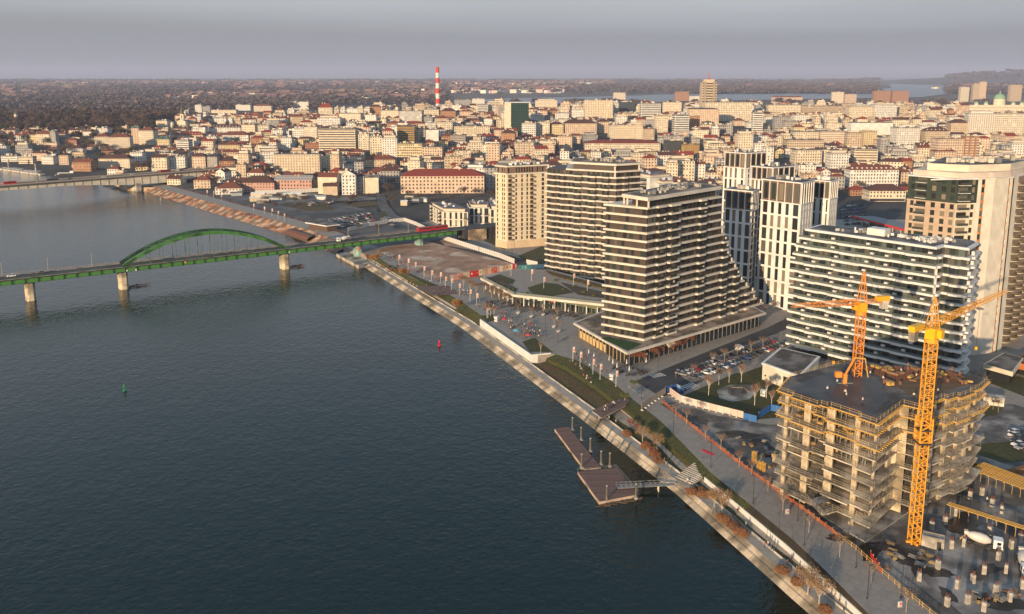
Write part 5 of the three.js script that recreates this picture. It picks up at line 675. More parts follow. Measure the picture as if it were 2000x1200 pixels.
{ const t = thing('advertising_hoarding', 'colourful advertising hoarding with a red panel beside the plaza', 'hoarding'), f = face(P(880, 549), P(1010, 525)), n = 22, R = rng(8); for (let j = 0; j < n; j++) { const m = j >= 6 && j <= 8 ? mRed : j === 14 || j === 20 || j === 21 ? M(0.5, 0.05, 0.06, 0.6) : [M(0.62, 0.52, 0.44, 0.7, tPlaster), M(0.68, 0.42, 0.36, 0.7, tPlaster), M(0.66, 0.56, 0.40, 0.7, tPlaster), M(0.70, 0.30, 0.26, 0.7, tPlaster), M(0.6, 0.62, 0.55, 0.7)][Math.floor(R() * 5)]; part(t, 'panel', boxGeo(f.len / n - 0.04, 3.4, 0.12), m, f.at((j + 0.5) * f.len / n, L1 + 1.75, 0), f.ry); if (j > 8 && R() < 0.7) part(t, 'print_patch', boxGeo(0.9, 1.1 + R(), 0.03), [mYellowPale, mRed, mOffWhite][Math.floor(R() * 3)], f.at((j + 0.5) * f.len / n, L1 + 1.6 + R() * 0.6, 0.09), f.ry); } part(t, 'print_mark', boxGeo(1.1, 1.1, 0.03), mOffWhite, f.at(6.7 * f.len / n, L1 + 1.9, 0.09), f.ry); part(t, 'print_mark', boxGeo(0.9, 0.35, 0.03), M(0.8, 0.3, 0.1, 0.6), f.at(8.4 * f.len / n, L1 + 1.9, 0.09), f.ry);
  const t2 = thing('mural_hoarding', 'dark teal lettered hoarding at the foot of the wavy tower', 'hoarding'), g = face(P(1012, 529), P(1064, 527)); for (let j = 0; j < 6; j++) part(t2, 'panel', boxGeo(g.len / 6 - 0.05, 3.4, 0.12), j < 3 ? M(0.03, 0.14, 0.16, 0.7) : M(0.03, 0.09, 0.16, 0.7), g.at((j + 0.5) * g.len / 6, L1 + 1.75, 0), g.ry); for (const [s, w] of [[2.6, 0.25], [3.6, 0.25]]) part(t2, 'letter_stroke', boxGeo(w, 1.7, 0.04), M(0.25, 0.45, 0.5, 0.6), g.at(s, L1 + 2, 0.1), g.ry); part(t2, 'letter_stroke', mb().bar([-0.5, 0.8, 0], [0.5, -0.8, 0], 0.25, 0.04).geo(), M(0.25, 0.45, 0.5, 0.6), g.at(3.1, L1 + 2, 0.1), g.ry); part(t2, 'letter_stroke', boxGeo(0.25, 1.7, 0.04), M(0.25, 0.45, 0.5, 0.6), g.at(4.4, L1 + 2, 0.1), g.ry); for (const dy of [-0.75, 0, 0.75]) part(t2, 'letter_stroke', boxGeo(0.8, 0.22, 0.05), M(0.25, 0.45, 0.5, 0.6), g.at(4.85, L1 + 2 + dy, 0.1), g.ry); }
// ---------- floating dock, piles, gangway, buoys ----------
{
  const W = 0.8, a = poly([[1083, 838], [1110, 834], [1174, 914], [1142, 917]], W), b = poly([[1128, 922], [1203, 914], [1249, 966], [1170, 981]], W);
  const planks = (t, q, n) => { for (let i = 0; i < n; i++) { const e = (u, v) => [lerp(lerp(q[0][0], q[1][0], u), lerp(q[3][0], q[2][0], u), v), lerp(lerp(q[0][1], q[1][1], u), lerp(q[3][1], q[2][1], u), v)]; const v0 = i / n + 0.0008, v1 = (i + 1) / n - 0.0015; part(t, 'plank', mb().prism([e(0.02, v0), e(0.98, v0), e(0.98, v1), e(0.02, v1)], W, W + 0.06, true, false).geo(), i % 3 ? mDeckWood : M(0.19, 0.11, 0.09, 0.8, tWood)); } };
  const d1 = thing('floating_walkway', 'long narrow brown floating walkway in the water', 'dock'); part(d1, 'hull', mb().prism(a, -0.3, W).geo(), M(0.55, 0.42, 0.33, 0.8, tStain)); planks(d1, a, 44);
  const d2 = thing('floating_dock', 'square brown timber floating dock joined to the gangway', 'dock'); part(d2, 'hull', mb().prism(b, -0.3, W).geo(), M(0.55, 0.42, 0.33, 0.8, tStain)); planks(d2, b, 34);
  const rr = mb(); for (const [p, q] of [[b[1], b[2]], [b[0], b[1]]]) { const f = face(p, q); rr.bar(f.at(0, 1.8, 0), f.at(f.len, 1.8, 0), 0.05); rr.bar(f.at(0, 1.35, 0), f.at(f.len, 1.35, 0), 0.04); for (let s = 0; s < f.len; s += 1.5) rr.bar(f.at(s, W, 0), f.at(s, 1.8, 0), 0.05); } part(d2, 'guard_rail', rr.geo(), mSteel);
  [[1118, 843, 'steel mooring pile at the far end of the floating walkway'], [1135, 863, 'second steel mooring pile along the floating walkway'], [1153, 885, 'third steel mooring pile along the floating walkway'], [1174, 911, 'steel mooring pile where walkway meets dock'], [1191, 915, 'steel mooring pile behind the square dock'], [1136, 917, 'steel mooring pile on the river side of the walkway end'], [1185, 981, 'steel mooring pile at the front corner of the square dock'], [1242, 977, 'steel mooring pile beside the gangway foot']].forEach(([u, v, l]) => { const [x, z] = P(u, v, 0), t = thing('mooring_pile', l, 'pile', [x, -1.5, z], 0, 'mooring piles of the dock'); part(t, 'shaft', mb().tube([0, 0, 0], [0, 6.4, 0], 0.33, 0.33, 10).geo(), M(0.33, 0.32, 0.27, 0.7, tStain)); part(t, 'cap', mb().tube([0, 6.4, 0], [0, 6.6, 0], 0.37, 0.30, 10).geo(), mSteel); part(t, 'collar', mb().box(0, 2.1, 0, 1.1, 0.2, 1.1).geo(), mConcLight); });
  const g = thing('gangway', 'grey steel truss gangway from the quay down to the dock', 'gangway'), A = P(1204, 952, 1.2), B = P(1318, 945, 2.2), f = face(A, B); part(g, 'walk_deck', mb().bar(f.at(0, 1.1, 0), f.at(f.len, 2.0, 0), 1.5, 0.15).geo(), mSteel);
  for (const o of [0.75, -0.75]) { const b2 = mb(), n = 12; b2.bar(f.at(0, 2.3, o), f.at(f.len, 3.2, o), 0.1); for (let k = 0; k <= n; k++) { const s = k / n * f.len, y = lerp(1.1, 2.0, k / n); b2.bar(f.at(s, y, o), f.at(s, y + 1.2, o), 0.08); if (k < n) b2.bar(f.at(s, y, o), f.at(s + f.len / n, y + 1.25, o), 0.06); } part(g, 'truss', b2.geo(), mSteel); }
  for (const s of [0.72]) for (const o of [0.6, -0.6]) part(g, 'support_post', mb().tube(f.at(f.len * s, -1.5, o), f.at(f.len * s, 1.7, o), 0.2).geo(), mConcLight);
  const R = rng(4), dw = mb(); for (let i = 0; i < 40; i++) { const p = lerp(0, 1, R()), q = [lerp(b[3][0], b[2][0], p) - 0.3 + R(), lerp(b[3][1], b[2][1], p) + 0.4 + R() * 1.4], an = R() * 6.28, l = 0.4 + R() * 1.4; dw.bar([q[0] - Math.cos(an) * l, 0.06, q[1] - Math.sin(an) * l * 0.4], [q[0] + Math.cos(an) * l, 0.1 + R() * 0.25, q[1] + Math.sin(an) * l * 0.4], 0.1); } solo('driftwood', 'band of driftwood floating along the front of the square dock', 'driftwood', dw.geo(), M(0.15, 0.095, 0.06, 0.95));
  const buoy = (u, v, m, label) => { const [x, z] = P(u, v, 0), t = thing('buoy', label, 'buoy', [x, -0.2, z], 0.4); part(t, 'float', new THREE.CylinderGeometry(0.75, 0.6, 0.8, 12).translate(0, 0.35, 0), m); part(t, 'tower', mb().bar([0.4, 0.7, 0], [0.1, 2.2, 0], 0.14).bar([-0.4, 0.7, 0], [-0.1, 2.2, 0], 0.14).bar([0, 0.7, 0.4], [0, 2.2, 0.1], 0.14).bar([0, 0.7, -0.4], [0, 2.2, -0.1], 0.14).geo(), m); part(t, 'topmark', new THREE.CylinderGeometry(0.42, 0.42, 0.75, 10).translate(0, 2.4, 0), m); };
  buoy(858, 676, M(0.62, 0.02, 0.03, 0.5), 'red buoy floating in open water off the plaza'); buoy(243, 764, M(0.02, 0.20, 0.08, 0.5), 'small green buoy floating on the open river');
  // barges by the painted slope
  const barge = (u0, v0, u1, v1, label) => { const A = P(u0, v0, 0.8), B = P(u1, v1, 0.8), f = face(A, B), t = thing('pontoon', label, 'pontoon', [0, 0, 0], 0, 'pontoons moored at the patterned slope'); part(t, 'deck', mb().prism([f.at(0, 0, 0), f.at(f.len, 0, 0), f.at(f.len - 2, 0, -7), f.at(-6, 0, -5)].map((q) => [q[0], q[2]]), -0.2, 0.9).geo(), M(0.10, 0.07, 0.055, 0.9)); const n = 9; for (let k = 0; k < n; k++) { const q = (i, s) => { const a = lerp(0.35, Math.PI - 0.15, i / n); return f.at(s, 0.9 + Math.sin(a) * 3.4, -4 + Math.cos(a) * -5); }; part(t, 'roof_strip', mb().quad(q(k, 1), q(k, f.len - 0.5), q(k + 1, f.len - 0.5), q(k + 1, 1)).geo(), M(0.20, 0.085, 0.05, 0.8, tWood)); } };
  barge(473, 424, 500, 431, 'brown pontoon with curved roof, further up the patterned slope'); barge(556, 456, 602, 472, 'brown pontoon with curved roof beside the green bridge');
  for (const [u, v] of [[313, 392], [354, 387], [360, 390], [367, 392], [373, 395], [379, 398], [385, 400]]) { const [x, z] = P(u, v, 0); const o = solo('white_pile', 'white marker pile standing in the water off the patterned slope', 'pile', mb().tube([0, -1, 0], [0, 3.2, 0], 0.28, 0.28, 8).geo(), mOffWhite, 'white piles off the slope'); o.position.set(x, 0, z); }
}
// landing deck over the quay path and the steps
{
  const t = thing('viewing_deck', 'brown timber viewing deck over the quay path', 'deck'), q = poly([[1157, 803], [1198, 784], [1236, 776], [1222, 792], [1175, 816]], 4.6), n = 12; part(t, 'frame', mb().prism(q, 4.1, 4.6).geo(), mConcrete); part(t, 'deck', mb().prism(offsetPoly(q, -0.1), 4.6, 4.66).geo(), mDeckWood); for (const [u, v] of [[1170, 808], [1190, 806], [1212, 790]]) { const p = P(u, v, 4.1); part(t, 'post', boxGeo(0.4, 3.2, 0.4), mConcrete, [p[0], 2.6, p[1]]); }
  const st = thing('stone_steps', 'broad grey steps from the gangway up to the promenade', 'steps'), A = P(1337, 938, 2.4), B = P(1388, 900, 5), f = face(A, B), N = 15; for (let i = 0; i < N; i++) part(st, 'step', boxGeo(f.len / N + 0.02, 0.5, 6.5), i % 2 ? mConcLight : mConcrete, f.at((i + 0.5) * f.len / N, 2.2 + i * (2.75 / N), 0), f.ry);
  const c = P(1383, 884), o = solo('red_carpet', 'bright red rectangular mat lying on the promenade', 'mat', mb().box(0, 0.03, 0, 4.6, 0.05, 1.3).geo(), M(0.62, 0.01, 0.05, 0.8)); o.position.set(c[0], L2, c[1]); o.rotation.y = -0.95;
}
// ---------- trees ----------
const TW = (s) => rng(s);
function branchy(seed, h, spread, o) {
  const R = TW(seed), tr = mb(), cr = mb(), tips = []; const th = h * o.trunk;
  tr.tube([0, -0.3, 0], [0, th, 0], o.r, o.r * 0.6, 6);
  const grow = (p, d, l, r, lev) => { const q = [p[0] + d[0] * l, p[1] + d[1] * l, p[2] + d[2] * l]; tr.tube(p, q, r, r * 0.5, lev ? 3 : 4); if (lev >= 2) { tips.push(q); return; } const n = lev ? 3 : 4; for (let i = 0; i < n; i++) { const a = R() * 6.28, s = o.wide * (0.5 + R() * 0.7), nd = [d[0] + Math.cos(a) * s, d[1] * 0.8 + 0.25 * R() - (o.droop ?? 0) * lev, d[2] + Math.sin(a) * s], m = Math.hypot(...nd); grow(q, nd.map((v) => v / m), l * (0.55 + R() * 0.25), r * 0.5, lev + 1); } };
  for (let i = 0; i < (o.limbs ?? 5); i++) { const a = i * 1.26 + R(), y = th * (0.65 + 0.35 * i / 5), e = 0.45 + R() * 0.5, d = [Math.cos(a) * e * o.wide * 1.4, 1, Math.sin(a) * e * o.wide * 1.4], m = Math.hypot(...d); grow([0, y, 0], d.map((v) => v / m), (h - th) * 0.42, o.r * 0.55, 0); }
  for (let i = 0; i < o.leaves; i++) { const p = tips[Math.floor(R() * tips.length)], rr = o.clump, a = R() * 6.28, b = R() * 3.14, k = R() ** 0.5 * rr, q = [p[0] + Math.cos(a) * Math.sin(b) * k, p[1] + Math.cos(b) * k * (o.tall ?? 0.8) - (o.hang ?? 0) * R(), p[2] + Math.sin(a) * Math.sin(b) * k], s = o.leaf * (0.6 + R() * 0.8), th2 = R() * 6.28, ph = R() * 3.14, u = [Math.cos(th2) * Math.sin(ph) * s, Math.cos(ph) * s * (o.long ?? 1), Math.sin(th2) * Math.sin(ph) * s], w = [-Math.sin(th2) * s * (o.thin ?? 0.7), 0.2 * s, Math.cos(th2) * s * (o.thin ?? 0.7)]; cr.tri([q[0] - w[0], q[1] - w[1], q[2] - w[2]], [q[0] + w[0], q[1] + w[1], q[2] + w[2]], [q[0] + u[0], q[1] + u[1], q[2] + u[2]]); }
  return [tr.geo(), cr.geo()];
}
const mBark = M(0.10, 0.07, 0.05, 0.95), mBirch = M(0.62, 0.55, 0.48, 0.9), leafMat = (r, g, b) => { const m = new THREE.MeshPhysicalMaterial({ roughness: 0.95, transmission: 0.3, thickness: 0, side: THREE.DoubleSide }); m.color.setRGB(r, g, b); return m; };
const kinds = {
  gold: [branchy(1, 7.5, 3, { trunk: 0.3, r: 0.2, wide: 0.55, leaves: 2600, clump: 1.3, leaf: 0.22, hang: 1.2 }), mBark, leafMat(0.42, 0.19, 0.04)],
  rust: [branchy(2, 5, 2, { trunk: 0.25, r: 0.13, wide: 0.35, leaves: 1500, clump: 0.75, leaf: 0.17, tall: 1.2 }), mBark, leafMat(0.30, 0.10, 0.03)],
  bare: [branchy(3, 7, 3, { trunk: 0.35, r: 0.12, wide: 0.5, leaves: 700, clump: 1.1, leaf: 0.5, thin: 0.04 }), M(0.40, 0.33, 0.27, 0.9), leafMat(0.22, 0.13, 0.075)],
  birch: [branchy(4, 8, 2, { trunk: 0.45, r: 0.11, wide: 0.3, leaves: 500, clump: 0.8, leaf: 0.5, thin: 0.04 }), mBirch, leafMat(0.25, 0.15, 0.10)],
  young: [branchy(6, 5.5, 2, { trunk: 0.5, r: 0.09, wide: 0.4, leaves: 260, clump: 0.7, leaf: 0.35, thin: 0.04 }), M(0.34, 0.27, 0.21, 0.9), leafMat(0.19, 0.115, 0.075)],
  street: [branchy(7, 9, 4, { trunk: 0.3, r: 0.2, wide: 0.6, leaves: 900, clump: 1.8, leaf: 0.55, thin: 0.22 }), mBark, leafMat(0.105, 0.07, 0.045)],
  wood: [branchy(8, 11, 5, { trunk: 0.3, r: 0.25, wide: 0.6, leaves: 520, clump: 2.6, leaf: 1.15, thin: 0.35, limbs: 5 }), mBark, leafMat(0.085, 0.058, 0.042)],
  pine: [branchy(9, 11, 3, { trunk: 0.12, r: 0.25, wide: 0.35, leaves: 700, clump: 1.8, leaf: 0.8, thin: 0.4, tall: 1.4 }), mBark, leafMat(0.035, 0.05, 0.022)],
  willow: [branchy(10, 7, 3, { trunk: 0.3, r: 0.16, wide: 0.5, leaves: 1500, clump: 1.1, leaf: 0.3, thin: 0.25, hang: 1.0 }), M(0.42, 0.34, 0.26, 0.9), leafMat(0.36, 0.21, 0.09)],
  green: [branchy(12, 5.5, 2, { trunk: 0.2, r: 0.12, wide: 0.35, leaves: 1500, clump: 0.8, leaf: 0.2 }), mBark, leafMat(0.12, 0.13, 0.03)],
};
const treeProto = {};
function tree(kind, x, y, z, s, label, group, name = 'tree') {
  if (!treeProto[kind]) { const [[tg, cg], bm, lm] = kinds[kind], t = thing(kind === 'pine' ? 'evergreen_tree' : { birch: 'birch_tree', young: 'young_tree', gold: 'autumn_tree', rust: 'autumn_tree', willow: 'autumn_tree' }[kind] ?? 'bare_tree', label, 'tree', [x, y, z], 0, group); part(t, 'trunk', tg, bm); part(t, 'crown', cg, lm); t.scale.setScalar(s); treeProto[kind] = t; t.userData.s = s; return t; }
  const p = treeProto[kind], t = copyOf(p, [x, y, z], (x * 7.3 + z * 3.1) % 6.28, label, s / p.userData.s); t.userData.group = group; delete t.userData.s; return t;
}
const plant = (kind, list, label, group, h = YG, s = 1) => list.forEach(([u, v, k], i) => { const [x, z] = P(u, v, h); tree(kind, x, h, z, (k ?? 1) * s * (0.9 + hash2(i, u, 3) * 0.25), Array.isArray(label) ? label[i] : label, group); });
plant('gold', [[733, 517], [789, 546], [893, 611]], ['golden autumn tree at the upstream end of the quay bank', 'golden autumn tree on the bank beside the first banners', 'golden autumn tree on the bank below the timber terrace'], 'golden trees on the quay bank', 3.2, 0.95);
plant('rust', [[717, 510], [748, 530], [765, 538]], 'rusty low tree beside a golden tree on the quay bank', 'rust trees on the quay bank', 3, 0.8);
plant('willow', [[1255, 862, 0.9], [1283, 880], [1395, 990, 1], [1410, 1000, 1], [1578, 1160], [1600, 1178]], 'sandy leafless willow growing beside the riverside park path', 'willows in the riverside park', 2.2, 0.9);
plant('rust', [[1232, 838, 0.9], [1243, 846], [1275, 898], [1282, 905]], 'russet shrubby tree beside the quay path', 'russet trees in the riverside park', 2, 0.7);
plant('rust', [[1237, 712], [1253, 712], [1277, 703], [1288, 698], [1310, 692], [1322, 688], [1335, 682], [1345, 700 - 22]], 'small rust-coloured columnar tree in front of the tower podium', 'columnar trees along the podium', YG, 0.95);
plant('young', [[1355, 672], [1372, 668], [1390, 660], [1408, 655], [1425, 648], [1445, 640], [1462, 632], [1480, 625], [1495, 618], [1510, 611]], 'bare reddish street tree along the long side of the podium', 'street trees along the podium', YG, 1.1);
plant('young', [[1354, 735], [1392, 715], [1415, 708], [1440, 697], [1467, 690], [1490, 680]], 'slim bare tree standing among the parked cars', 'trees in the car park', YG, 1.0);
plant('birch', [[1384, 774, 1.15], [1404, 752], [1424, 748], [1448, 748], [1474, 792, 1.2], [1497, 778], [1507, 795]], 'slender pale birch on the lawn round the playground', 'birches on the lawn', YG, 0.85);
plant('young', [[1529, 998], [1580, 1041], [1640, 1088], [1702, 1140], [1468, 928], [1444, 913], [1408, 878], [1378, 860], [1341, 830], [1320, 815], [1500, 960], [1770, 1196]], 'young bare tree in the planted strip of the promenade', 'young trees along the promenade', YG, 1.0);
plant('young', [[1012, 613, 1], [1038, 620, 1], [1061, 616, 1], [1082, 640, 1], [1088, 623, 1], [1091, 649, 1]], 'young tree growing in a round white planter on the plaza', 'trees in white planters', YG + 0.55, 1.05);
plant('birch', [[951, 622], [958, 618], [965, 622], [1056, 690, 0.8]], 'thin reddish birch on a grass patch behind the white wall', 'birches behind the white wall', YG, 0.85);
plant('bare', [[918, 570], [930, 575], [945, 572], [905, 562], [960, 582], [975, 588], [990, 596], [1155, 660], [1165, 668], [1178, 672], [1192, 684], [1205, 690], [1215, 700], [1140, 650]], 'bare brown tree in the row beside the mall entrance', 'bare trees beside the mall', YG, 0.95);
plant('green', [[1220, 790, 0.9], [1238, 762, 0.8]], 'yellow-green young tree beside the timber viewing deck', 'green trees by the deck', 4.8, 0.8);
plant('young', [[1940, 800], [1925, 794], [1950, 806], [1970, 745], [1900, 745], [1915, 752]], 'thin bare tree beside the curved driveway', 'trees by the driveway', YG, 0.9);
plant('bare', [[1640, 596, 0.8], [1585, 616, 0.8], [1520, 596, 0.8], [1960, 742], [1990, 730], [1550, 590, 0.7]], 'bare tree between the white towers and the banded building', 'trees between the towers', YG, 0.9);
plant('street', [[640, 405], [600, 400], [560, 396], [545, 392], [690, 400], [820, 398], [800, 390], [765, 400], [855, 388], [905, 385], [930, 384], [958, 388]], 'bare brown tree on the ground before the old town', 'bare trees before the old town', 5.2, 1.0);
// round clipped bushes
{
  const R = rng(90), bush = (seed) => { const r = rng(seed), b = mb(); for (let i = 0; i < 900; i++) { const a = r() * 6.28, c = Math.acos(r()), k = 0.75 + r() * 0.3, p = [Math.cos(a) * Math.sin(c) * 1.7 * k, Math.cos(c) * 1.15 * k, Math.sin(a) * Math.sin(c) * 1.7 * k], s = 0.16 + r() * 0.14, t = r() * 6.28; b.tri([p[0] - s * Math.cos(t), p[1] - s * 0.3, p[2] - s * Math.sin(t)], [p[0] + s * Math.cos(t), p[1], p[2] + s * Math.sin(t)], [p[0] + s * Math.sin(t) * 0.5, p[1] + s, p[2] - s * Math.cos(t) * 0.5]); } return b.geo(); }, g1 = bush(1), m1 = leafMat(0.26, 0.115, 0.045);
  [[1408, 1010], [1416, 1016], [1432, 1026], [1440, 1034], [1448, 1042], [1366, 958], [1374, 966], [1528, 1115], [1557, 1138], [1612, 1192], [1278, 888], [1286, 900], [1262, 872], [1225, 848], [1352, 962]].forEach(([u, v], i) => { const [x, z] = P(u, v, 2.2), o = solo('round_bush', 'rounded rust-brown bush on the grass beside the park path', 'bush', g1, m1, 'rust bushes in the riverside park'); o.position.set(x, 2.0, z); o.rotation.y = i; o.scale.set(0.8 + R() * 0.4, 0.8 + R() * 0.5, 0.8 + R() * 0.4); });
  [[958, 548], [970, 553], [982, 560], [992, 566], [1002, 568], [1030, 572], [1100, 566], [1140, 572], [1120, 560], [1160, 578], [1085, 548], [1150, 560]].forEach(([u, v], i) => { const [x, z] = P(u, v, 11.5), o = solo('roof_shrub', 'small green shrub planted on the mall roof', 'shrub', g1, kinds.green[2], 'shrubs on the mall roof'); o.position.set(x, 11.5, z); o.rotation.y = i; o.scale.setScalar(0.35 + R() * 0.35); });
}
// ---------- street furniture ----------
{
  const bm = [M(0.68, 0.52, 0.44, 0.8), M(0.66, 0.40, 0.32, 0.8), M(0.70, 0.60, 0.50, 0.8)], pole = mb().tube([0, 0, 0], [0, 6.2, 0], 0.09, 0.07).geo(), ban = mb().box(0.5, 4.9, 0, 0.85, 2.3, 0.04).geo(), mk = mb().box(0.5, 4.6, 0.035, 0.5, 0.9, 0.02).geo(); let proto = null;
  const banner = (u, v, h, label, group) => { const [x, z] = P(u, v, h); if (!proto) { proto = thing('banner_pole', label, 'banner', [x, h, z], 0.2, group); part(proto, 'pole', pole, mOffWhite); part(part(proto, 'banner', ban, bm[0]), 'print', mk, M(0.6, 0.16, 0.08, 0.8)); part(proto, 'foot', mb().box(0, 0.06, 0, 0.5, 0.12, 0.5).geo(), mOffWhite); return; } const c = copyOf(proto, [x, h, z], 0.1 + hash2(Math.round(u), Math.round(v), 1) * 0.4, label); c.userData.group = group; };
  for (const [u, v] of [[779, 517], [797, 525], [811, 532], [828, 541], [843, 549], [860, 553], [870, 562], [882, 566], [897, 576], [918, 588], [931, 596], [953, 620]]) banner(u, v, YG, 'white banner pole in the row along the plaza towards the bridge', 'banner poles towards the bridge');
  for (const [u, v] of [[1119, 706], [1133, 716], [1158, 731], [1172, 741], [1203, 755]]) banner(u, v, YG, 'white banner pole in the row in front of the tower podium', 'banner poles before the podium');
  for (const [u, v] of [[495, 412], [516, 418], [531, 422], [543, 427], [555, 432], [432, 392], [417, 386], [404, 384]]) banner(u, v, 5.1, 'white banner pole on the riverside walk above the patterned slope', 'banner poles on the north walk');
  for (const [u, v] of [[998, 538], [1038, 548], [1062, 564], [1120, 557], [1147, 570]]) banner(u, v, 11.4, 'small banner pole standing on the mall roof terrace', 'banner poles on the mall roof');
  const lg = mb().tube([0, 0, 0], [0, 8, 0], 0.1, 0.08).geo(), lh = mb().box(0.5, 8.05, 0, 1.2, 0.12, 0.25).geo(); let lp = null;
  const lamp = (u, v, h, label, group, s = 1) => { const [x, z] = P(u, v, h); if (!lp) { lp = thing('lamp_post', label, 'lamp post', [x, h, z], 0, group); part(lp, 'pole', lg, mDark); part(lp, 'lamp_head', lh, mDark); part(lp, 'foot', mb().box(0, 0.1, 0, 0.3, 0.2, 0.3).geo(), mDark); return; } const c = copyOf(lp, [x, h, z], hash2(u, v, 4) * 3, label, s); c.userData.group = group; };
  for (const [u, v] of [[1019, 632], [1043, 645], [1065, 655], [1090, 668], [1140, 720], [1253, 780], [1315, 852], [1388, 914], [1471, 984], [1558, 1018], [1571, 1066], [1672, 1110], [1694, 1170], [1760, 1168]]) lamp(u, v, YG, 'dark slim lamp post on the riverside promenade', 'lamp posts on the promenade');
  for (const [u, v] of [[1285, 725], [1370, 760], [1454, 705], [1520, 680], [1530, 655], [1567, 616], [1538, 640], [1330, 700]]) lamp(u, v, YG, 'dark lamp post beside the street and car park', 'lamp posts by the car park');
  for (const [u, v] of [[496, 400], [620, 415], [640, 403], [600, 400], [700, 430], [725, 420], [760, 415], [670, 392], [560, 440], [583, 470], [1000, 505], [935, 492], [912, 480], [965, 498]]) lamp(u, v, 5.1, 'lamp post beside the yard and road behind the green bridge', 'lamp posts beyond the bridge', 1.1);
  for (const [u, v] of [[1498, 1050], [1522, 1035], [1548, 1062], [1583, 1088], [1472, 1005], [1440, 975]]) lamp(u, v, 4.4, 'short pale-topped lamp on the park wall bank', 'short lamps above the park wall', 0.55);
  // white bowl planters, park signs, kiosks, parasols
  const bowl = new THREE.LatheGeometry([[0.02, 0], [0.75, 0.05], [1.1, 0.75], [0.95, 0.75], [0.8, 0.6], [0.02, 0.58]].map(([a, b]) => new THREE.Vector2(a, b)), 18); for (const [u, v] of [[1012, 613], [1038, 620], [1061, 616], [1082, 640], [1088, 623], [1091, 649]]) { const [x, z] = P(u, v), o = solo('bowl_planter', 'round white bowl planter holding a young tree on the plaza', 'planter', bowl, mOffWhite, 'white planters on the plaza'); o.position.set(x, YG, z); }
  for (const [u, v, l] of [[1538, 1004, 'red and white sign box beside the first promenade tree'], [1758, 1186, 'red and white sign box near the lower frame edge']]) { const [x, z] = P(u, v), t = thing('sign_box', l, 'sign', [x, YG, z], 0.4); part(t, 'box', mb().box(0, 0.75, 0, 0.9, 1.1, 0.35).geo(), mOffWhite); part(t, 'print', mb().box(0, 0.8, 0.19, 0.6, 0.6, 0.02).geo(), M(0.6, 0.12, 0.06, 0.7)); part(t, 'foot', mb().box(0, 0.1, 0, 1, 0.2, 0.6).geo(), mConcLight); }
  const kb = (u, v, w, d, h, m, l, name = 'kiosk') => { const [x, z] = P(u, v), t = thing(name, l, 'kiosk', [x, YG, z], -0.6); part(t, 'body', mb().box(0, h / 2, 0, w, h, d).geo(), m); part(t, 'roof', mb().box(0, h + 0.1, 0, w + 0.5, 0.2, d + 0.5).geo(), mOffWhite); part(t, 'counter', mb().box(0, 1.0, d / 2 + 0.1, w * 0.8, 0.15, 0.5).geo(), mDark); };
  kb(970, 628, 1.6, 1.6, 2.2, mOffWhite, 'small white kiosk on the plaza behind the white wall'); kb(1491, 774, 1.7, 1.2, 2.2, mOffWhite, 'small white box kiosk beside the playground'); kb(1195, 742, 1.4, 1, 2.0, mWhite, 'white kiosk in front of the podium corner');
  const par = (u, v, m, l) => { const [x, z] = P(u, v), t = thing('closed_parasol', l, 'parasol', [x, YG, z], 0, 'closed parasols'); part(t, 'pole', mb().tube([0, 0, 0], [0, 3, 0], 0.05).geo(), mSteel); part(t, 'canopy', mb().tube([0, 0.9, 0], [0, 2.8, 0], 0.32, 0.08, 8).geo(), m); }; for (const [u, v] of [[1229, 728], [1262, 712], [1205, 722], [1197, 714], [1190, 708], [1224, 715], [1150, 695], [1160, 700], [1060, 604], [1033, 600], [1080, 606], [1110, 612]]) par(u, v, mOffWhite, 'closed white parasol at the cafe terrace');
  const op = (u, v, m, l) => { const [x, z] = P(u, v), t = thing('open_parasol', l, 'parasol', [x, YG, z], 0, 'open parasols'); part(t, 'pole', mb().tube([0, 0, 0], [0, 2.7, 0], 0.05).geo(), mSteel); part(t, 'canopy', mb().tube([0, 2.2, 0], [0, 2.8, 0], 1.6, 0.1, 8).geo(), m); }; for (const [u, v, m] of [[985, 632, M(0.5, 0.05, 0.05, 0.8)], [1008, 655, M(0.1, 0.4, 0.55, 0.8)], [1032, 664, M(0.55, 0.08, 0.06, 0.8)], [1000, 592, mBand], [990, 588, mBand]]) op(u, v, m, 'open parasol standing among the plaza crowd');
  const tb = (u, v) => { const [x, z] = P(u, v), t = thing('cafe_table', 'dark cafe table with chairs in front of the glazed mall', 'table', [x, YG, z], u, 'cafe tables'); part(t, 'top', mb().box(0, 0.74, 0, 0.8, 0.05, 0.8).geo(), mBrownLight); part(t, 'leg', mb().box(0, 0.36, 0, 0.1, 0.72, 0.1).geo(), mDark); for (const s of [-1, 1]) part(t, 'chair', mb().box(s * 0.8, 0.42, 0, 0.45, 0.06, 0.45).box(s * 1.0, 0.65, 0, 0.06, 0.5, 0.45).box(s * 0.8, 0.2, 0, 0.3, 0.4, 0.3).geo(), mDark); }; { const R = rng(14); for (let i = 0; i < 70; i++) { const k = i / 70; tb(Math.round(lerp(950, 1165, k)), Math.round(lerp(586, 621, k) + R() * 12)); } for (let i = 0; i < 24; i++) tb(Math.round(lerp(1195, 1260, R())), Math.round(lerp(718, 735, R()))); }
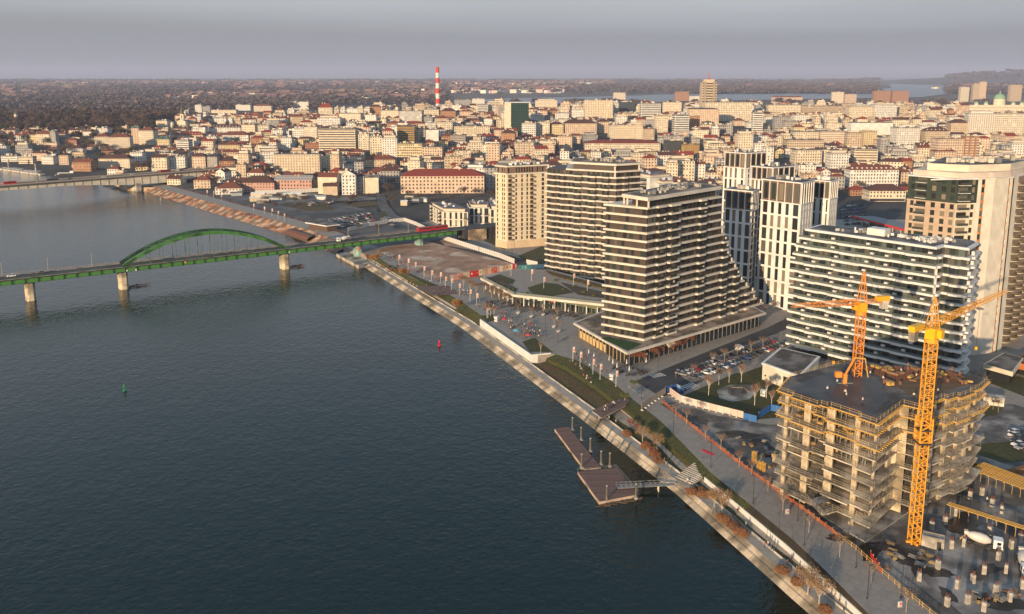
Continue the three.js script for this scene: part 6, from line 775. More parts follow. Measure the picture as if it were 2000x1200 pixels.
  // playground frame
  { const [x, z] = P(1440, 768), t = thing('playground_frame', 'dark climbing frame on the pale playground oval', 'playground', [x, L3, z], 0.3); part(t, 'post', lattice(mb(), [-2.4, 0, 0], [-2.4, 2.4, 0], 1.6, 1.2).geo(), mDark); part(t, 'post', lattice(mb(), [2, 0, 0.6], [2, 2, 0.6], 1.4, 1).geo(), mDark); part(t, 'beam', mb().bar([-2.4, 2.4, 0], [2, 2, 0.6], 0.15).geo(), M(0.45, 0.3, 0.1, 0.7)); part(t, 'slide', mb().bar([2.4, 1.9, 0.6], [4.4, 0.2, 1.4], 0.6, 0.1).geo(), mYellowPale); }
  { const [x, z] = P(1528, 735), t = solo('paved_mound', 'low domed brown paved mound beside the cream annex', 'mound', new THREE.SphereGeometry(4.6, 24, 8, 0, 6.2832, 0, 1.2).scale(1, 0.32, 1), M(0.24, 0.20, 0.17, 0.9, tPave)); t.position.set(x, YG - 0.35, z); }
}
// ---------- people ----------
{
  function body(pose) {   // joints with radii, smooth union, meshed
    const J = pose ? { hipL: [0.09, 0.9, 0], kneeL: [0.1, 0.5, 0.16], footL: [0.1, 0.07, 0.05], toeL: [0.1, 0.05, 0.2], hipR: [-0.09, 0.9, 0], kneeR: [-0.1, 0.5, 0.02], footR: [-0.1, 0.1, -0.28], toeR: [-0.1, 0.05, -0.14], elL: [0.25, 1.12, -0.1], haL: [0.26, 0.9, 0.06], elR: [-0.25, 1.12, 0.1], haR: [-0.26, 0.95, 0.28] } : { hipL: [0.1, 0.9, 0], kneeL: [0.11, 0.5, 0.02], footL: [0.12, 0.07, 0], toeL: [0.13, 0.05, 0.16], hipR: [-0.1, 0.9, 0], kneeR: [-0.11, 0.5, 0.02], footR: [-0.12, 0.07, 0], toeR: [-0.13, 0.05, 0.16], elL: [0.27, 1.12, -0.02], haL: [0.24, 0.88, 0.12], elR: [-0.27, 1.12, -0.02], haR: [-0.24, 0.88, 0.12] };
    const B = [[J.hipL, J.kneeL, 0.1, 0.065], [J.kneeL, J.footL, 0.065, 0.05], [J.footL, J.toeL, 0.05, 0.045], [J.hipR, J.kneeR, 0.1, 0.065], [J.kneeR, J.footR, 0.065, 0.05], [J.footR, J.toeR, 0.05, 0.045], [[0, 0.95, 0], [0, 1.25, 0], 0.16, 0.19], [[0, 1.25, 0], [0, 1.4, 0], 0.19, 0.14], [[0.17, 1.38, 0], J.elL, 0.07, 0.055], [J.elL, J.haL, 0.055, 0.04], [[-0.17, 1.38, 0], J.elR, 0.07, 0.055], [J.elR, J.haR, 0.055, 0.04], [[0, 1.4, 0], [0, 1.56, 0.01], 0.06, 0.06], [[0, 1.6, 0.01], [0, 1.68, 0.01], 0.1, 0.105]];
    const n = 36, mc = new MarchingCubes(n, new THREE.MeshBasicMaterial(), false, false, 20000); mc.isolation = 0;
    for (let k = 0; k < n; k++) for (let j = 0; j < n; j++) for (let i = 0; i < n; i++) {
      const x = ((i - n / 2) / (n / 2)), y = ((j - n / 2) / (n / 2)), z = ((k - n / 2) / (n / 2)), p = [x * 0.5, 0.9 + y * 0.98, z * 0.5]; let d = 1e9;
      for (const [a, b, ra, rb] of B) { const ab = [b[0] - a[0], b[1] - a[1], b[2] - a[2]], ap = [p[0] - a[0], p[1] - a[1], p[2] - a[2]], t = clamp((ap[0] * ab[0] + ap[1] * ab[1] + ap[2] * ab[2]) / (ab[0] ** 2 + ab[1] ** 2 + ab[2] ** 2)), q = Math.hypot(ap[0] - ab[0] * t, ap[1] - ab[1] * t, ap[2] - ab[2] * t) - lerp(ra, rb, t), h = clamp(0.5 + 0.5 * (q - d) / 0.04); d = d > 1e8 ? q : lerp(q, d, h) - 0.04 * h * (1 - h); }
      mc.field[k * n * n + j * n + i] = -d;
    }
    mc.update(); const pos = [], src = mc.positionArray; for (let v = 0; v < mc.count; v++) pos.push(src[v * 3] * 0.5, 0.9 + src[v * 3 + 1] * 0.98, src[v * 3 + 2] * 0.5);
    return pos;
  }
  const shapes = [body(0), body(1)], R = rng(33);
  const tops = [[0.03, 0.03, 0.035], [0.10, 0.02, 0.02], [0.05, 0.08, 0.18], [0.55, 0.52, 0.48], [0.14, 0.10, 0.06], [0.30, 0.28, 0.26], [0.35, 0.05, 0.05], [0.06, 0.07, 0.05]], legs = [[0.02, 0.022, 0.03], [0.03, 0.045, 0.09], [0.10, 0.08, 0.06]], hair = [[0.02, 0.014, 0.01], [0.08, 0.045, 0.02], [0.2, 0.14, 0.07]], words = ['black jacket', 'dark red coat', 'blue jacket', 'pale coat', 'brown coat', 'grey jacket', 'bright red jacket', 'olive jacket'];
  const geos = []; for (let k = 0; k < 16; k++) { const s = shapes[k % 2], T = tops[k >> 1], Lg = legs[k % 3], Hh = hair[k % 3], c = [], skin = [0.42, 0.26, 0.18]; for (let i = 0; i < s.length; i += 3) { const y = s[i + 1], z = s[i + 2], x = Math.abs(s[i]); c.push(...(y > 1.63 && (z < 0.05 || y > 1.72) ? Hh : y > 1.47 ? skin : y < 0.1 ? [0.02, 0.02, 0.02] : y < 0.93 && x < 0.19 ? Lg : y < 0.94 ? skin : T)); } const g = new THREE.BufferGeometry(); g.setAttribute('position', new THREE.Float32BufferAttribute(s, 3)); g.setAttribute('color', new THREE.Float32BufferAttribute(c, 3)); g.computeVertexNormals(); geos.push(g); }
  const mp = M(1, 1, 1, 0.9, null, { vertexColors: true });
  const person = (x, y, z, turn, where, group, k = Math.floor(R() * 16)) => { const o = solo('person', `person in ${words[k >> 1]} ${k % 2 ? 'walking' : 'standing'} ${where}`, 'person', geos[k], mp, group); o.position.set(x, y, z); o.rotation.y = turn; const s = 0.94 + R() * 0.12; o.scale.setScalar(s); };
  const crowd = (n, quad, h, where, group) => { for (let i = 0; i < n; i++) { const u = R(), v = R(), a = [lerp(quad[0][0], quad[1][0], u), lerp(quad[0][1], quad[1][1], u)], b = [lerp(quad[3][0], quad[2][0], u), lerp(quad[3][1], quad[2][1], u)], [x, z] = P(lerp(a[0], b[0], v), lerp(a[1], b[1], v), h); person(x, h, z, R() * 6.28, where, group); } };
  crowd(84, [[975, 620], [1035, 625], [1075, 668], [1010, 660]], YG, 'in the plaza crowd', 'plaza crowd'); crowd(46, [[935, 588], [1000, 612], [985, 625], [930, 602]], YG, 'near the mall corner', 'people near the mall corner'); crowd(44, [[790, 520], [925, 575], [915, 592], [770, 520]], YG, 'along the banner row', 'people along the banner row'); crowd(26, [[725, 490], [770, 500], [790, 520], [745, 505]], YG, 'on the plaza beside the bridge', 'people beside the bridge'); crowd(24, [[1085, 676], [1140, 690], [1190, 730], [1140, 718]], YG, 'before the podium corner', 'people before the podium'); crowd(12, [[1110, 708], [1125, 714], [1160, 752], [1150, 755]], 4.9, 'on the sloping path above the quay', 'people on the sloping path'); crowd(12, [[820, 562], [870, 560], [890, 573], [850, 576]], L2, 'on the timber terrace', 'people on the timber terrace'); crowd(10, [[1165, 806], [1200, 790], [1222, 786], [1185, 808]], 4.66, 'on the timber viewing deck', 'people on the viewing deck');
  for (const [u, v, h] of [[1278, 888, 2.4], [1297, 908, 2.4], [1304, 912, 2.4], [1312, 921, 2.4], [1298, 905, 2.4], [1255, 872, 1.75], [1340, 962, 1.75], [1343, 945, 1.75], [1392, 1004, 1.75], [1400, 1000, 1.75], [1440, 1003, 2.4], [1447, 1000, 2.4], [1452, 1004, 2.4], [1457, 1030, 2.4], [1494, 1070, 2.4], [1500, 1068, 2.4], [1506, 1073, 2.4], [1512, 1077, 2.4], [1538, 1106, 2.4], [1546, 1098, 2.4], [1556, 1118, 2.4], [1612, 1150, 2.4], [1624, 1162, 2.4], [1632, 1166, 2.4], [1640, 1176, 2.4], [1648, 1197, 2.4], [1245, 845, 2.2], [1230, 832, 2.2]]) { const [x, z] = P(u, v, h); person(x, h, z, R() * 6.28, 'on the riverside park path', 'people in the riverside park'); }
  for (const [u, v] of [[1175, 815], [1183, 822], [1188, 824], [1178, 820], [1203, 828]]) { const [x, z] = P(u, v, 1.72); person(x, 1.72, z, R() * 6, 'on the quay path under the viewing deck', 'people under the deck'); }
  for (const [u, v] of [[1616, 766], [1651, 772], [1653, 778], [1685, 788], [1832, 770], [1785, 778], [1635, 752], [1700, 735], [1760, 730], [1725, 745], [1790, 740]]) { const [x, z] = P(u, v, SH.top + 0.05); person(x, SH.top + 0.05, z, R() * 6, 'on the fresh roof slab', 'workers on the roof slab', 6 + (R() < 0.5 ? 1 : 0)); }
  for (const [u, v] of [[1928, 982], [1990, 1175], [1345, 728], [1322, 735], [1405, 720], [1320, 741], [1343, 738]]) { const [x, z] = P(u, v); person(x, L3, z, R() * 6, u > 1900 ? 'on the building site floor' : 'beside the car park', u > 1900 ? 'people on the site' : 'people by the car park'); }
}
// ---------- vehicles ----------
{
  const prof = [[-2.15, 0.35], [-2.2, 0.8], [-1.95, 0.98], [-1.35, 1.02], [1.0, 0.98], [2.0, 0.82], [2.18, 0.62], [2.15, 0.35]], cab = [[-1.75, 1.0], [-1.15, 1.45], [0.35, 1.48], [1.15, 0.97]];
  const ext = (pts, w0, w1) => { const b = mb(), n = pts.length, A = pts.map(([x, y], i) => [x, y, w0]), B = pts.map(([x, y]) => [x, y, -w0]), mid = pts.reduce((s, p) => [s[0] + p[0] / n, s[1] + p[1] / n], [0, 0]); for (let i = 0; i < n; i++) { const j = (i + 1) % n, wi = pts[i][1] > 1.2 ? w1 : w0, wj = pts[j][1] > 1.2 ? w1 : w0; b.quad([pts[i][0], pts[i][1], wi], [pts[j][0], pts[j][1], wj], [pts[j][0], pts[j][1], -wj], [pts[i][0], pts[i][1], -wi]); for (const s of [1, -1]) b.tri([mid[0], mid[1], s * (w0 + w1) / 2], [pts[i][0], pts[i][1], s * wi], [pts[j][0], pts[j][1], s * wj]); } return b.geo(); };
  const gBody = ext(prof, 0.88, 0.86), gGlass = ext(cab, 0.84, 0.66), gRoof = mb().box(-0.42, 1.485, 0, 1.4, 0.05, 1.28).geo(), gWheel = new THREE.CylinderGeometry(0.33, 0.33, 0.22, 12).rotateX(Math.PI / 2), gHead = mb().box(0, 0, 0, 0.08, 0.16, 0.36).geo();
  const paints = { white: M(0.72, 0.72, 0.71, 0.3), silver: M(0.38, 0.38, 0.39, 0.3, null, { metalness: 0.4 }), black: M(0.018, 0.018, 0.02, 0.25), grey: M(0.09, 0.09, 0.1, 0.3), red: M(0.42, 0.015, 0.02, 0.3), blue: M(0.03, 0.07, 0.2, 0.3) }, protos = {};
  const car = (x, y, z, turn, c, label, group, van) => { const key = c + (van ? 'v' : ''); if (!protos[key]) { const t = thing(van ? 'van' : 'car', label, van ? 'van' : 'car', [x, y, z], turn, group); part(t, 'body', gBody, paints[c]); part(t, 'window', gGlass, mGlassDark); part(t, 'roof', gRoof, paints[c]); for (const a of [-1.3, 1.35]) for (const s of [-1, 1]) part(t, 'wheel', gWheel, mDark, [a, 0.33, s * 0.8]); for (const s of [-1, 1]) { part(t, 'headlight', gHead, mOffWhite, [2.16, 0.7, s * 0.62]); part(t, 'tail_light', gHead, mRed, [-2.19, 0.75, s * 0.62]); } if (van) { part(t, 'cargo_body', mb().box(-0.9, 1.35, 0, 2.6, 1.6, 1.8).geo(), paints[c]); } protos[key] = t; if (van) t.scale.set(1.25, 1.2, 1.1); return t; } const t = copyOf(protos[key], [x, y, z], turn, label); t.userData.group = group; return t; };
  const R = rng(55), names = Object.keys(paints), pick = () => names[[0, 0, 1, 2, 2, 3, 2, 3, 5, 1, 0, 2, 2, 3, 1, 0, 2, 3, 4, 1][Math.floor(R() * 20)]];
  const A = P(1352, 744), B = P(1590, 652), f1 = face(A, B);
  for (let r = 0; r < 2; r++) for (let i = 0; i < 24; i++) { if (R() < 0.1) continue; const c = r === 1 && i === 3 ? 'red' : pick(), q = f1.at(2 + i * 2.75, L3 + 0.004, r ? -6.4 : -0.6); car(q[0], q[1], q[2], f1.ry + Math.PI / 2 * (r ? 1 : -1) + 0.18, c, `${c} car parked in the ${r ? 'far' : 'near'} row of the car park below the stepped tower`, 'cars in the car park by the towers'); }
  { const q = P(1448, 688); car(q[0], L3, q[1], -1.1, 'white', 'large white van standing among the cars in the car park', null, true); }
  for (const [u, v, c] of [[1325, 729, 'silver'], [1340, 726, 'grey'], [1395, 700, 'silver']]) { const q = P(u, v); car(q[0], L2, q[1], 1.2, c, `${c} car standing on the paved end of the car park`, 'cars at the end of the car park'); }
  const far = (n, quad, h, where, group, cs) => { for (let i = 0; i < n; i++) { const row = i % 6, u = (Math.floor(i / 6) + 0.5 + (R() - 0.5) * 0.3) / Math.ceil(n / 6), v = row / 5, a = [lerp(quad[0][0], quad[1][0], u), lerp(quad[0][1], quad[1][1], u)], b = [lerp(quad[3][0], quad[2][0], u), lerp(quad[3][1], quad[2][1], u)], [x, z] = P(lerp(a[0], b[0], v), lerp(a[1], b[1], v), h), c = pick(); car(x, h, z, 0.3 + (R() < 0.5 ? 3.14 : 0), c, `${c} car parked ${where}`, group); } };
  far(108, [[640, 432], [720, 418], [735, 440], [630, 446]], 5.16, 'in the wide car park behind the green bridge', 'cars in the wide car park'); far(18, [[590, 398], [700, 392], [702, 396], [592, 403]], 5.16, 'on the yard before the old town', 'cars on the old town yard'); far(24, [[1640, 404], [1690, 402], [1692, 436], [1650, 440]], 5.2, 'in the shaded yard beside the red canopy', 'cars beside the red canopy'); far(12, [[1972, 845], [2010, 850], [2020, 880], [1985, 876]], L3 + 0.01, 'beside the lawn at the right frame edge', 'cars at the frame edge');
  far(14, [[745, 430], [760, 426], [775, 440], [770, 444]], 5.16, 'beside the fenced road', 'cars on the fenced road');
  for (const [s, o, c, l] of [[-8, -1.6, 'white', 'white car crossing the green bridge at its left end'], [6, -2, 'grey', 'dark car crossing the green bridge near the first pier']]) { const q = SH.bridgeAt(s, SH.bridgeY, o); car(...q, SH.bridgeTurn + Math.PI, c, l, 'cars on the green bridge'); }
  for (let i = 0; i < 12; i++) { const q = SH.beamAt(40 + i * 30, 17.36, i % 2 ? 3 : -3); car(q[0], q[1], q[2], SH.beamTurn, pick(), 'car crossing the box-girder bridge', 'cars on the box-girder bridge'); }
  const bus = (q, turn, m, l, L = 11, name = 'bus') => { const t = thing(name, l, name, q, turn); part(t, 'body', mb().box(0, 1.75, 0, L, 2.7, 2.5).geo(), m); part(t, 'window', mb().box(0, 2.1, 1.26, L * 0.9, 0.95, 0.04).box(0, 2.1, -1.26, L * 0.9, 0.95, 0.04).geo(), mGlassDark); part(t, 'roof', mb().box(0, 3.2, 0, L * 0.96, 0.2, 2.2).geo(), mRoofGrey); for (const x of [-L * 0.33, L * 0.33]) for (const s of [-1, 1]) part(t, 'wheel', new THREE.CylinderGeometry(0.45, 0.45, 0.3, 12).rotateX(Math.PI / 2), mDark, [x, 0.45, s * 1.05]); };
  bus(SH.beamAt(225, 17.36, 3.2), SH.beamTurn, mRed, 'red bus crossing the box-girder bridge'); bus(SH.beamAt(262, 17.36, 3.2), SH.beamTurn, M(0.1, 0.1, 0.13, 0.4), 'dark bus crossing the box-girder bridge behind the red bus'); bus(SH.beamAt(372, 17.36, 3.2), SH.beamTurn, M(0.3, 0.03, 0.04, 0.4), 'maroon bus leaving the box-girder bridge');
  bus(SH.bridgeAt(241, SH.bridgeY, -2.6), SH.bridgeTurn, M(0.42, 0.03, 0.03, 0.4), 'red tram car at the right end of the green bridge', 11, 'tram'); bus(SH.bridgeAt(253, SH.bridgeY, -2.6), SH.bridgeTurn, M(0.42, 0.03, 0.03, 0.4), 'second red tram car at the right end of the green bridge', 11, 'tram');
}

// sheds and tents on the yard before the old town
{ const R = rng(62), mats = [mOffWhite, M(0.5, 0.42, 0.3, 0.8), mRoofGrey, M(0.3, 0.34, 0.36, 0.7)]; [[505, 385, 14], [522, 388, 10], [540, 391, 12], [556, 384, 9], [575, 386, 14], [592, 389, 8], [610, 386, 12], [628, 390, 8], [498, 393, 9], [515, 397, 12], [462, 382, 10], [448, 377, 12], [430, 374, 9], [800, 392, 8], [812, 396, 6], [826, 394, 8], [790, 401, 6]].forEach(([u, v, w], i) => { const [x, z] = P(u, v, 5.2), h = 2.6 + R() * 1.2, t = thing('market_shed', ['low white-roofed shed on the yard before the old town', 'low tan shed on the yard before the old town', 'low grey shed on the yard before the old town', 'low blue-grey shed on the yard before the old town'][i % 4], 'shed', [x, 5.1, z], -0.3 + R() * 0.6, 'sheds on the old town yard'); part(t, 'wall', mb().box(0, h / 2, 0, w, h, 4.5).geo(), mats[(i + 1) % 4]); part(t, 'roof', mb().quad([-w / 2 - 0.3, h, 2.6], [w / 2 + 0.3, h, 2.6], [w / 2 + 0.3, h + 1.1, 0], [-w / 2 - 0.3, h + 1.1, 0]).quad([w / 2 + 0.3, h, -2.6], [-w / 2 - 0.3, h, -2.6], [-w / 2 - 0.3, h + 1.1, 0], [w / 2 + 0.3, h + 1.1, 0]).geo(), mats[i % 4]); }); }
plant('street', [[585, 410], [612, 412], [660, 396], [690, 392], [720, 390], [575, 399], [520, 406], [535, 410], [700, 385], [768, 392], [840, 400], [870, 405], [880, 396], [700, 452], [738, 455], [425, 372], [440, 384]], 'bare brown tree on the yard behind the green bridge', 'bare trees behind the green bridge', 5.2, 0.75);
// ---------- the city ----------
function site(u, v) { let h = 8, q; for (let i = 0; i < 30; i++) { q = P(u, v, h); h = lerp(h, terrain(...q), 0.5); } return [q[0], h, q[1]]; }
const WALL = { cream: [0.76, 0.67, 0.52], white: [0.78, 0.76, 0.71], tan: [0.60, 0.48, 0.35], peach: [0.70, 0.54, 0.41], yellow: [0.72, 0.60, 0.37], grey: [0.40, 0.39, 0.38], pink: [0.60, 0.36, 0.29], brick: [0.36, 0.16, 0.10], gold: [0.42, 0.27, 0.10], dark: [0.06, 0.065, 0.075], blue: [0.05, 0.075, 0.10], rust: [0.44, 0.24, 0.14] };
const wallMat = {}; for (const k in WALL) wallMat[k] = M(...WALL[k], 0.85, tPlaster);
const roofMat = { red: mTile, brown: mTileDark, grey: mRoofGrey, tan: mRoofTan, dark: M(0.07, 0.07, 0.08, 0.8, tStain), green: M(0.12, 0.22, 0.16, 0.7, tStain), metal: M(0.42, 0.40, 0.38, 0.6, tWood), bright: M(0.42, 0.07, 0.035, 0.85, tTile) };
const winMat = M(0.055, 0.055, 0.06, 0.2), winWarm = M(0.14, 0.10, 0.07, 0.3), balMat = M(0.58, 0.50, 0.40, 0.85);
// builds one block at local origin (front towards +z); returns geometries by role
function blockGeo(w, d, h, o, R) {
  const wall = mb(), roof = mb(), win = mb(), extra = mb(), bal = mb(), sink = 6; wall.box(0, (h - sink) / 2, 0, w, h + sink, d);
  const fl = Math.max(1, Math.round(h / 3.2)), fh = h / fl, ww = o.ww ?? 1.3, pitch = o.pitch ?? 2.9;
  const put = (n, place) => { for (let r = o.shop ? 1 : 0; r < fl; r++) for (let i = 0; i < n; i++) { if (R() < 0.05) continue; place(i, (r + 0.55) * fh, fh * (o.tallWin ?? 0.5)); } };
  const nx = Math.max(1, Math.floor(w / pitch)), nz = Math.max(1, Math.floor(d / pitch));
  if (o.win !== 'none') {
    if (o.win === 'band') { for (let r = 0; r < fl; r++) { const y = (r + 0.6) * fh, q = fh * 0.24; win.quad([-w / 2 + 0.6, y - q, d / 2 + 0.05], [w / 2 - 0.6, y - q, d / 2 + 0.05], [w / 2 - 0.6, y + q, d / 2 + 0.05], [-w / 2 + 0.6, y + q, d / 2 + 0.05]); for (const s of [1, -1]) win.quad([s * (w / 2 + 0.05), y - q, s * (d / 2 - 0.6)], [s * (w / 2 + 0.05), y - q, -s * (d / 2 - 0.6)], [s * (w / 2 + 0.05), y + q, -s * (d / 2 - 0.6)], [s * (w / 2 + 0.05), y + q, s * (d / 2 - 0.6)]); } }
    else { put(nx, (i, y, q) => { const x = (i + 0.5) * w / nx - w / 2; win.quad([x - ww / 2, y - q / 2, d / 2 + 0.05], [x + ww / 2, y - q / 2, d / 2 + 0.05], [x + ww / 2, y + q / 2, d / 2 + 0.05], [x - ww / 2, y + q / 2, d / 2 + 0.05]); }); if (!o.blind) for (const s of [1, -1]) put(nz, (i, y, q) => { const z = (i + 0.5) * d / nz - d / 2; win.quad([s * (w / 2 + 0.05), y - q / 2, z + s * ww / 2], [s * (w / 2 + 0.05), y - q / 2, z - s * ww / 2], [s * (w / 2 + 0.05), y + q / 2, z - s * ww / 2], [s * (w / 2 + 0.05), y + q / 2, z + s * ww / 2]); }); }
  }
  if (o.bal) for (let r = 1; r < fl; r++) for (let i = 0; i < nx; i++) if ((i + (o.bal > 1 ? 0 : 1)) % 2 || o.bal > 1) { const x = (i + 0.5) * w / nx - w / 2; bal.box(x, r * fh + 0.45, d / 2 + 0.55, w / nx * (o.bal > 1 ? 0.92 : 0.8), 0.95, 1.1); }
  if (o.shop) win.quad([-w / 2 + 0.5, 0.4, d / 2 + 0.06], [w / 2 - 0.5, 0.4, d / 2 + 0.06], [w / 2 - 0.5, fh - 0.6, d / 2 + 0.06], [-w / 2 + 0.5, fh - 0.6, d / 2 + 0.06]);
  const W = w / 2 + 0.35, D = d / 2 + 0.35;
  if (o.roof === 'flat') { roof.box(0, h + 0.3, 0, w + 0.5, 0.6, d + 0.5); const n = 1 + Math.floor(R() * 3); for (let i = 0; i < n; i++) extra.box((R() - 0.5) * w * 0.7, h + 1.4, (R() - 0.5) * d * 0.6, 1.5 + R() * 3.5, 1.7 + R() * 1.2, 1.5 + R() * 3); for (let i = 0; i < 5; i++) extra.box((R() - 0.5) * w * 0.85, h + 1, (R() - 0.5) * d * 0.8, 0.6 + R(), 0.9 + R() * 0.8, 0.6 + R()); if (R() < 0.5) extra.box((R() - 0.5) * w * 0.6, h + 2.4, 0, 0.12, 3.6, 0.12); }
  else if (o.roof === 'penthouse') { roof.box(0, h + 0.25, 0, w + 0.5, 0.5, d + 0.5); extra.box(0, h + 1.9, -d * 0.08, w * 0.78, 2.8, d * 0.7); roof.box(0, h + 3.4, -d * 0.08, w * 0.82, 0.3, d * 0.74); extra.box(w * 0.2, h + 4.4, -d * 0.1, 2.5, 1.8, 2.5); }
  else {
    const long = w >= d, p = Math.min(w, d) * (o.steep ?? 0.3), e = h, k = o.roof === 'gable' ? 0 : Math.min(w, d) / 2; // ridge along the long side
    const A = [-W, e, D], B = [W, e, D], C = [W, e, -D], E = [-W, e, -D], r0 = long ? [-W + k, e + p, 0] : [0, e + p, D - k], r1 = long ? [W - k, e + p, 0] : [0, e + p, -D + k];
    if (long) { roof.quad(A, B, r1, r0).quad(C, E, r0, r1); (k ? roof : wall).tri(B, C, r1).tri(E, A, r0); } else { roof.quad(B, C, r1, r0).quad(E, A, r0, r1); (k ? roof : wall).tri(A, B, r0).tri(C, E, r1); }
    roof.box(0, h - 0.08, 0, w + 0.55, 0.2, d + 0.55); const n = 1 + Math.floor(R() * 3); for (let i = 0; i < n; i++) extra.box((R() - 0.5) * w * 0.6, h + p * 0.85, (R() - 0.5) * d * 0.25, 0.7 + R() * 0.6, 1.8 + p * 0.3, 0.6); if (o.dorm) for (let i = 0; i < Math.floor(w / 5); i++) extra.box((i + 0.5) * w / Math.floor(w / 5) - w / 2, h + p * 0.32, D * 0.62, 1.5, 1.5, 2);
  }
  return { wall, roof, win, extra, bal };
}
const cityNames = { flat: 'apartment_block', penthouse: 'apartment_block', hip: 'townhouse', gable: 'townhouse' };
const colorWord = { cream: 'cream', white: 'white', tan: 'tan', peach: 'peach', yellow: 'yellow', grey: 'grey', pink: 'pink', brick: 'brick red', gold: 'golden brown', dark: 'dark glass', blue: 'blue glass', rust: 'rust brown' };
const roofWord = { red: 'red tiled', brown: 'brown tiled', grey: 'grey', tan: 'tan', dark: 'dark', green: 'green', metal: 'pale metal', bright: 'bright red' };
const placed = [], sil = [];
function building(x, y, z, w, d, h, turn, wallK, roofK, o, label, group, seed, name) {
  const R = rng(seed), g = blockGeo(w, d, h, o, R), t = thing(name ?? cityNames[o.roof], label, name?.includes('tower') ? 'tower' : cityNames[o.roof] === 'townhouse' ? 'house' : 'building', [x, y, z], turn, group);
  part(t, 'wall', g.wall.geo(), wallMat[wallK]); part(t, 'roof', g.roof.geo(), roofMat[roofK]);
  if (g.win.p.length) part(t, 'window_rows', g.win.geo(), seed % 3 ? winMat : winWarm).userData.kind = 'stuff';
  if (g.extra.p.length) part(t, cityNames[o.roof] === 'townhouse' ? 'chimney' : 'roof_unit', g.extra.geo(), seed % 2 ? wallMat[wallK] : balMat).userData.kind = 'stuff';
  if (g.bal.p.length) part(t, 'balcony_rows', g.bal.geo(), seed % 2 ? balMat : wallMat.white).userData.kind = 'stuff';
  return t;
}
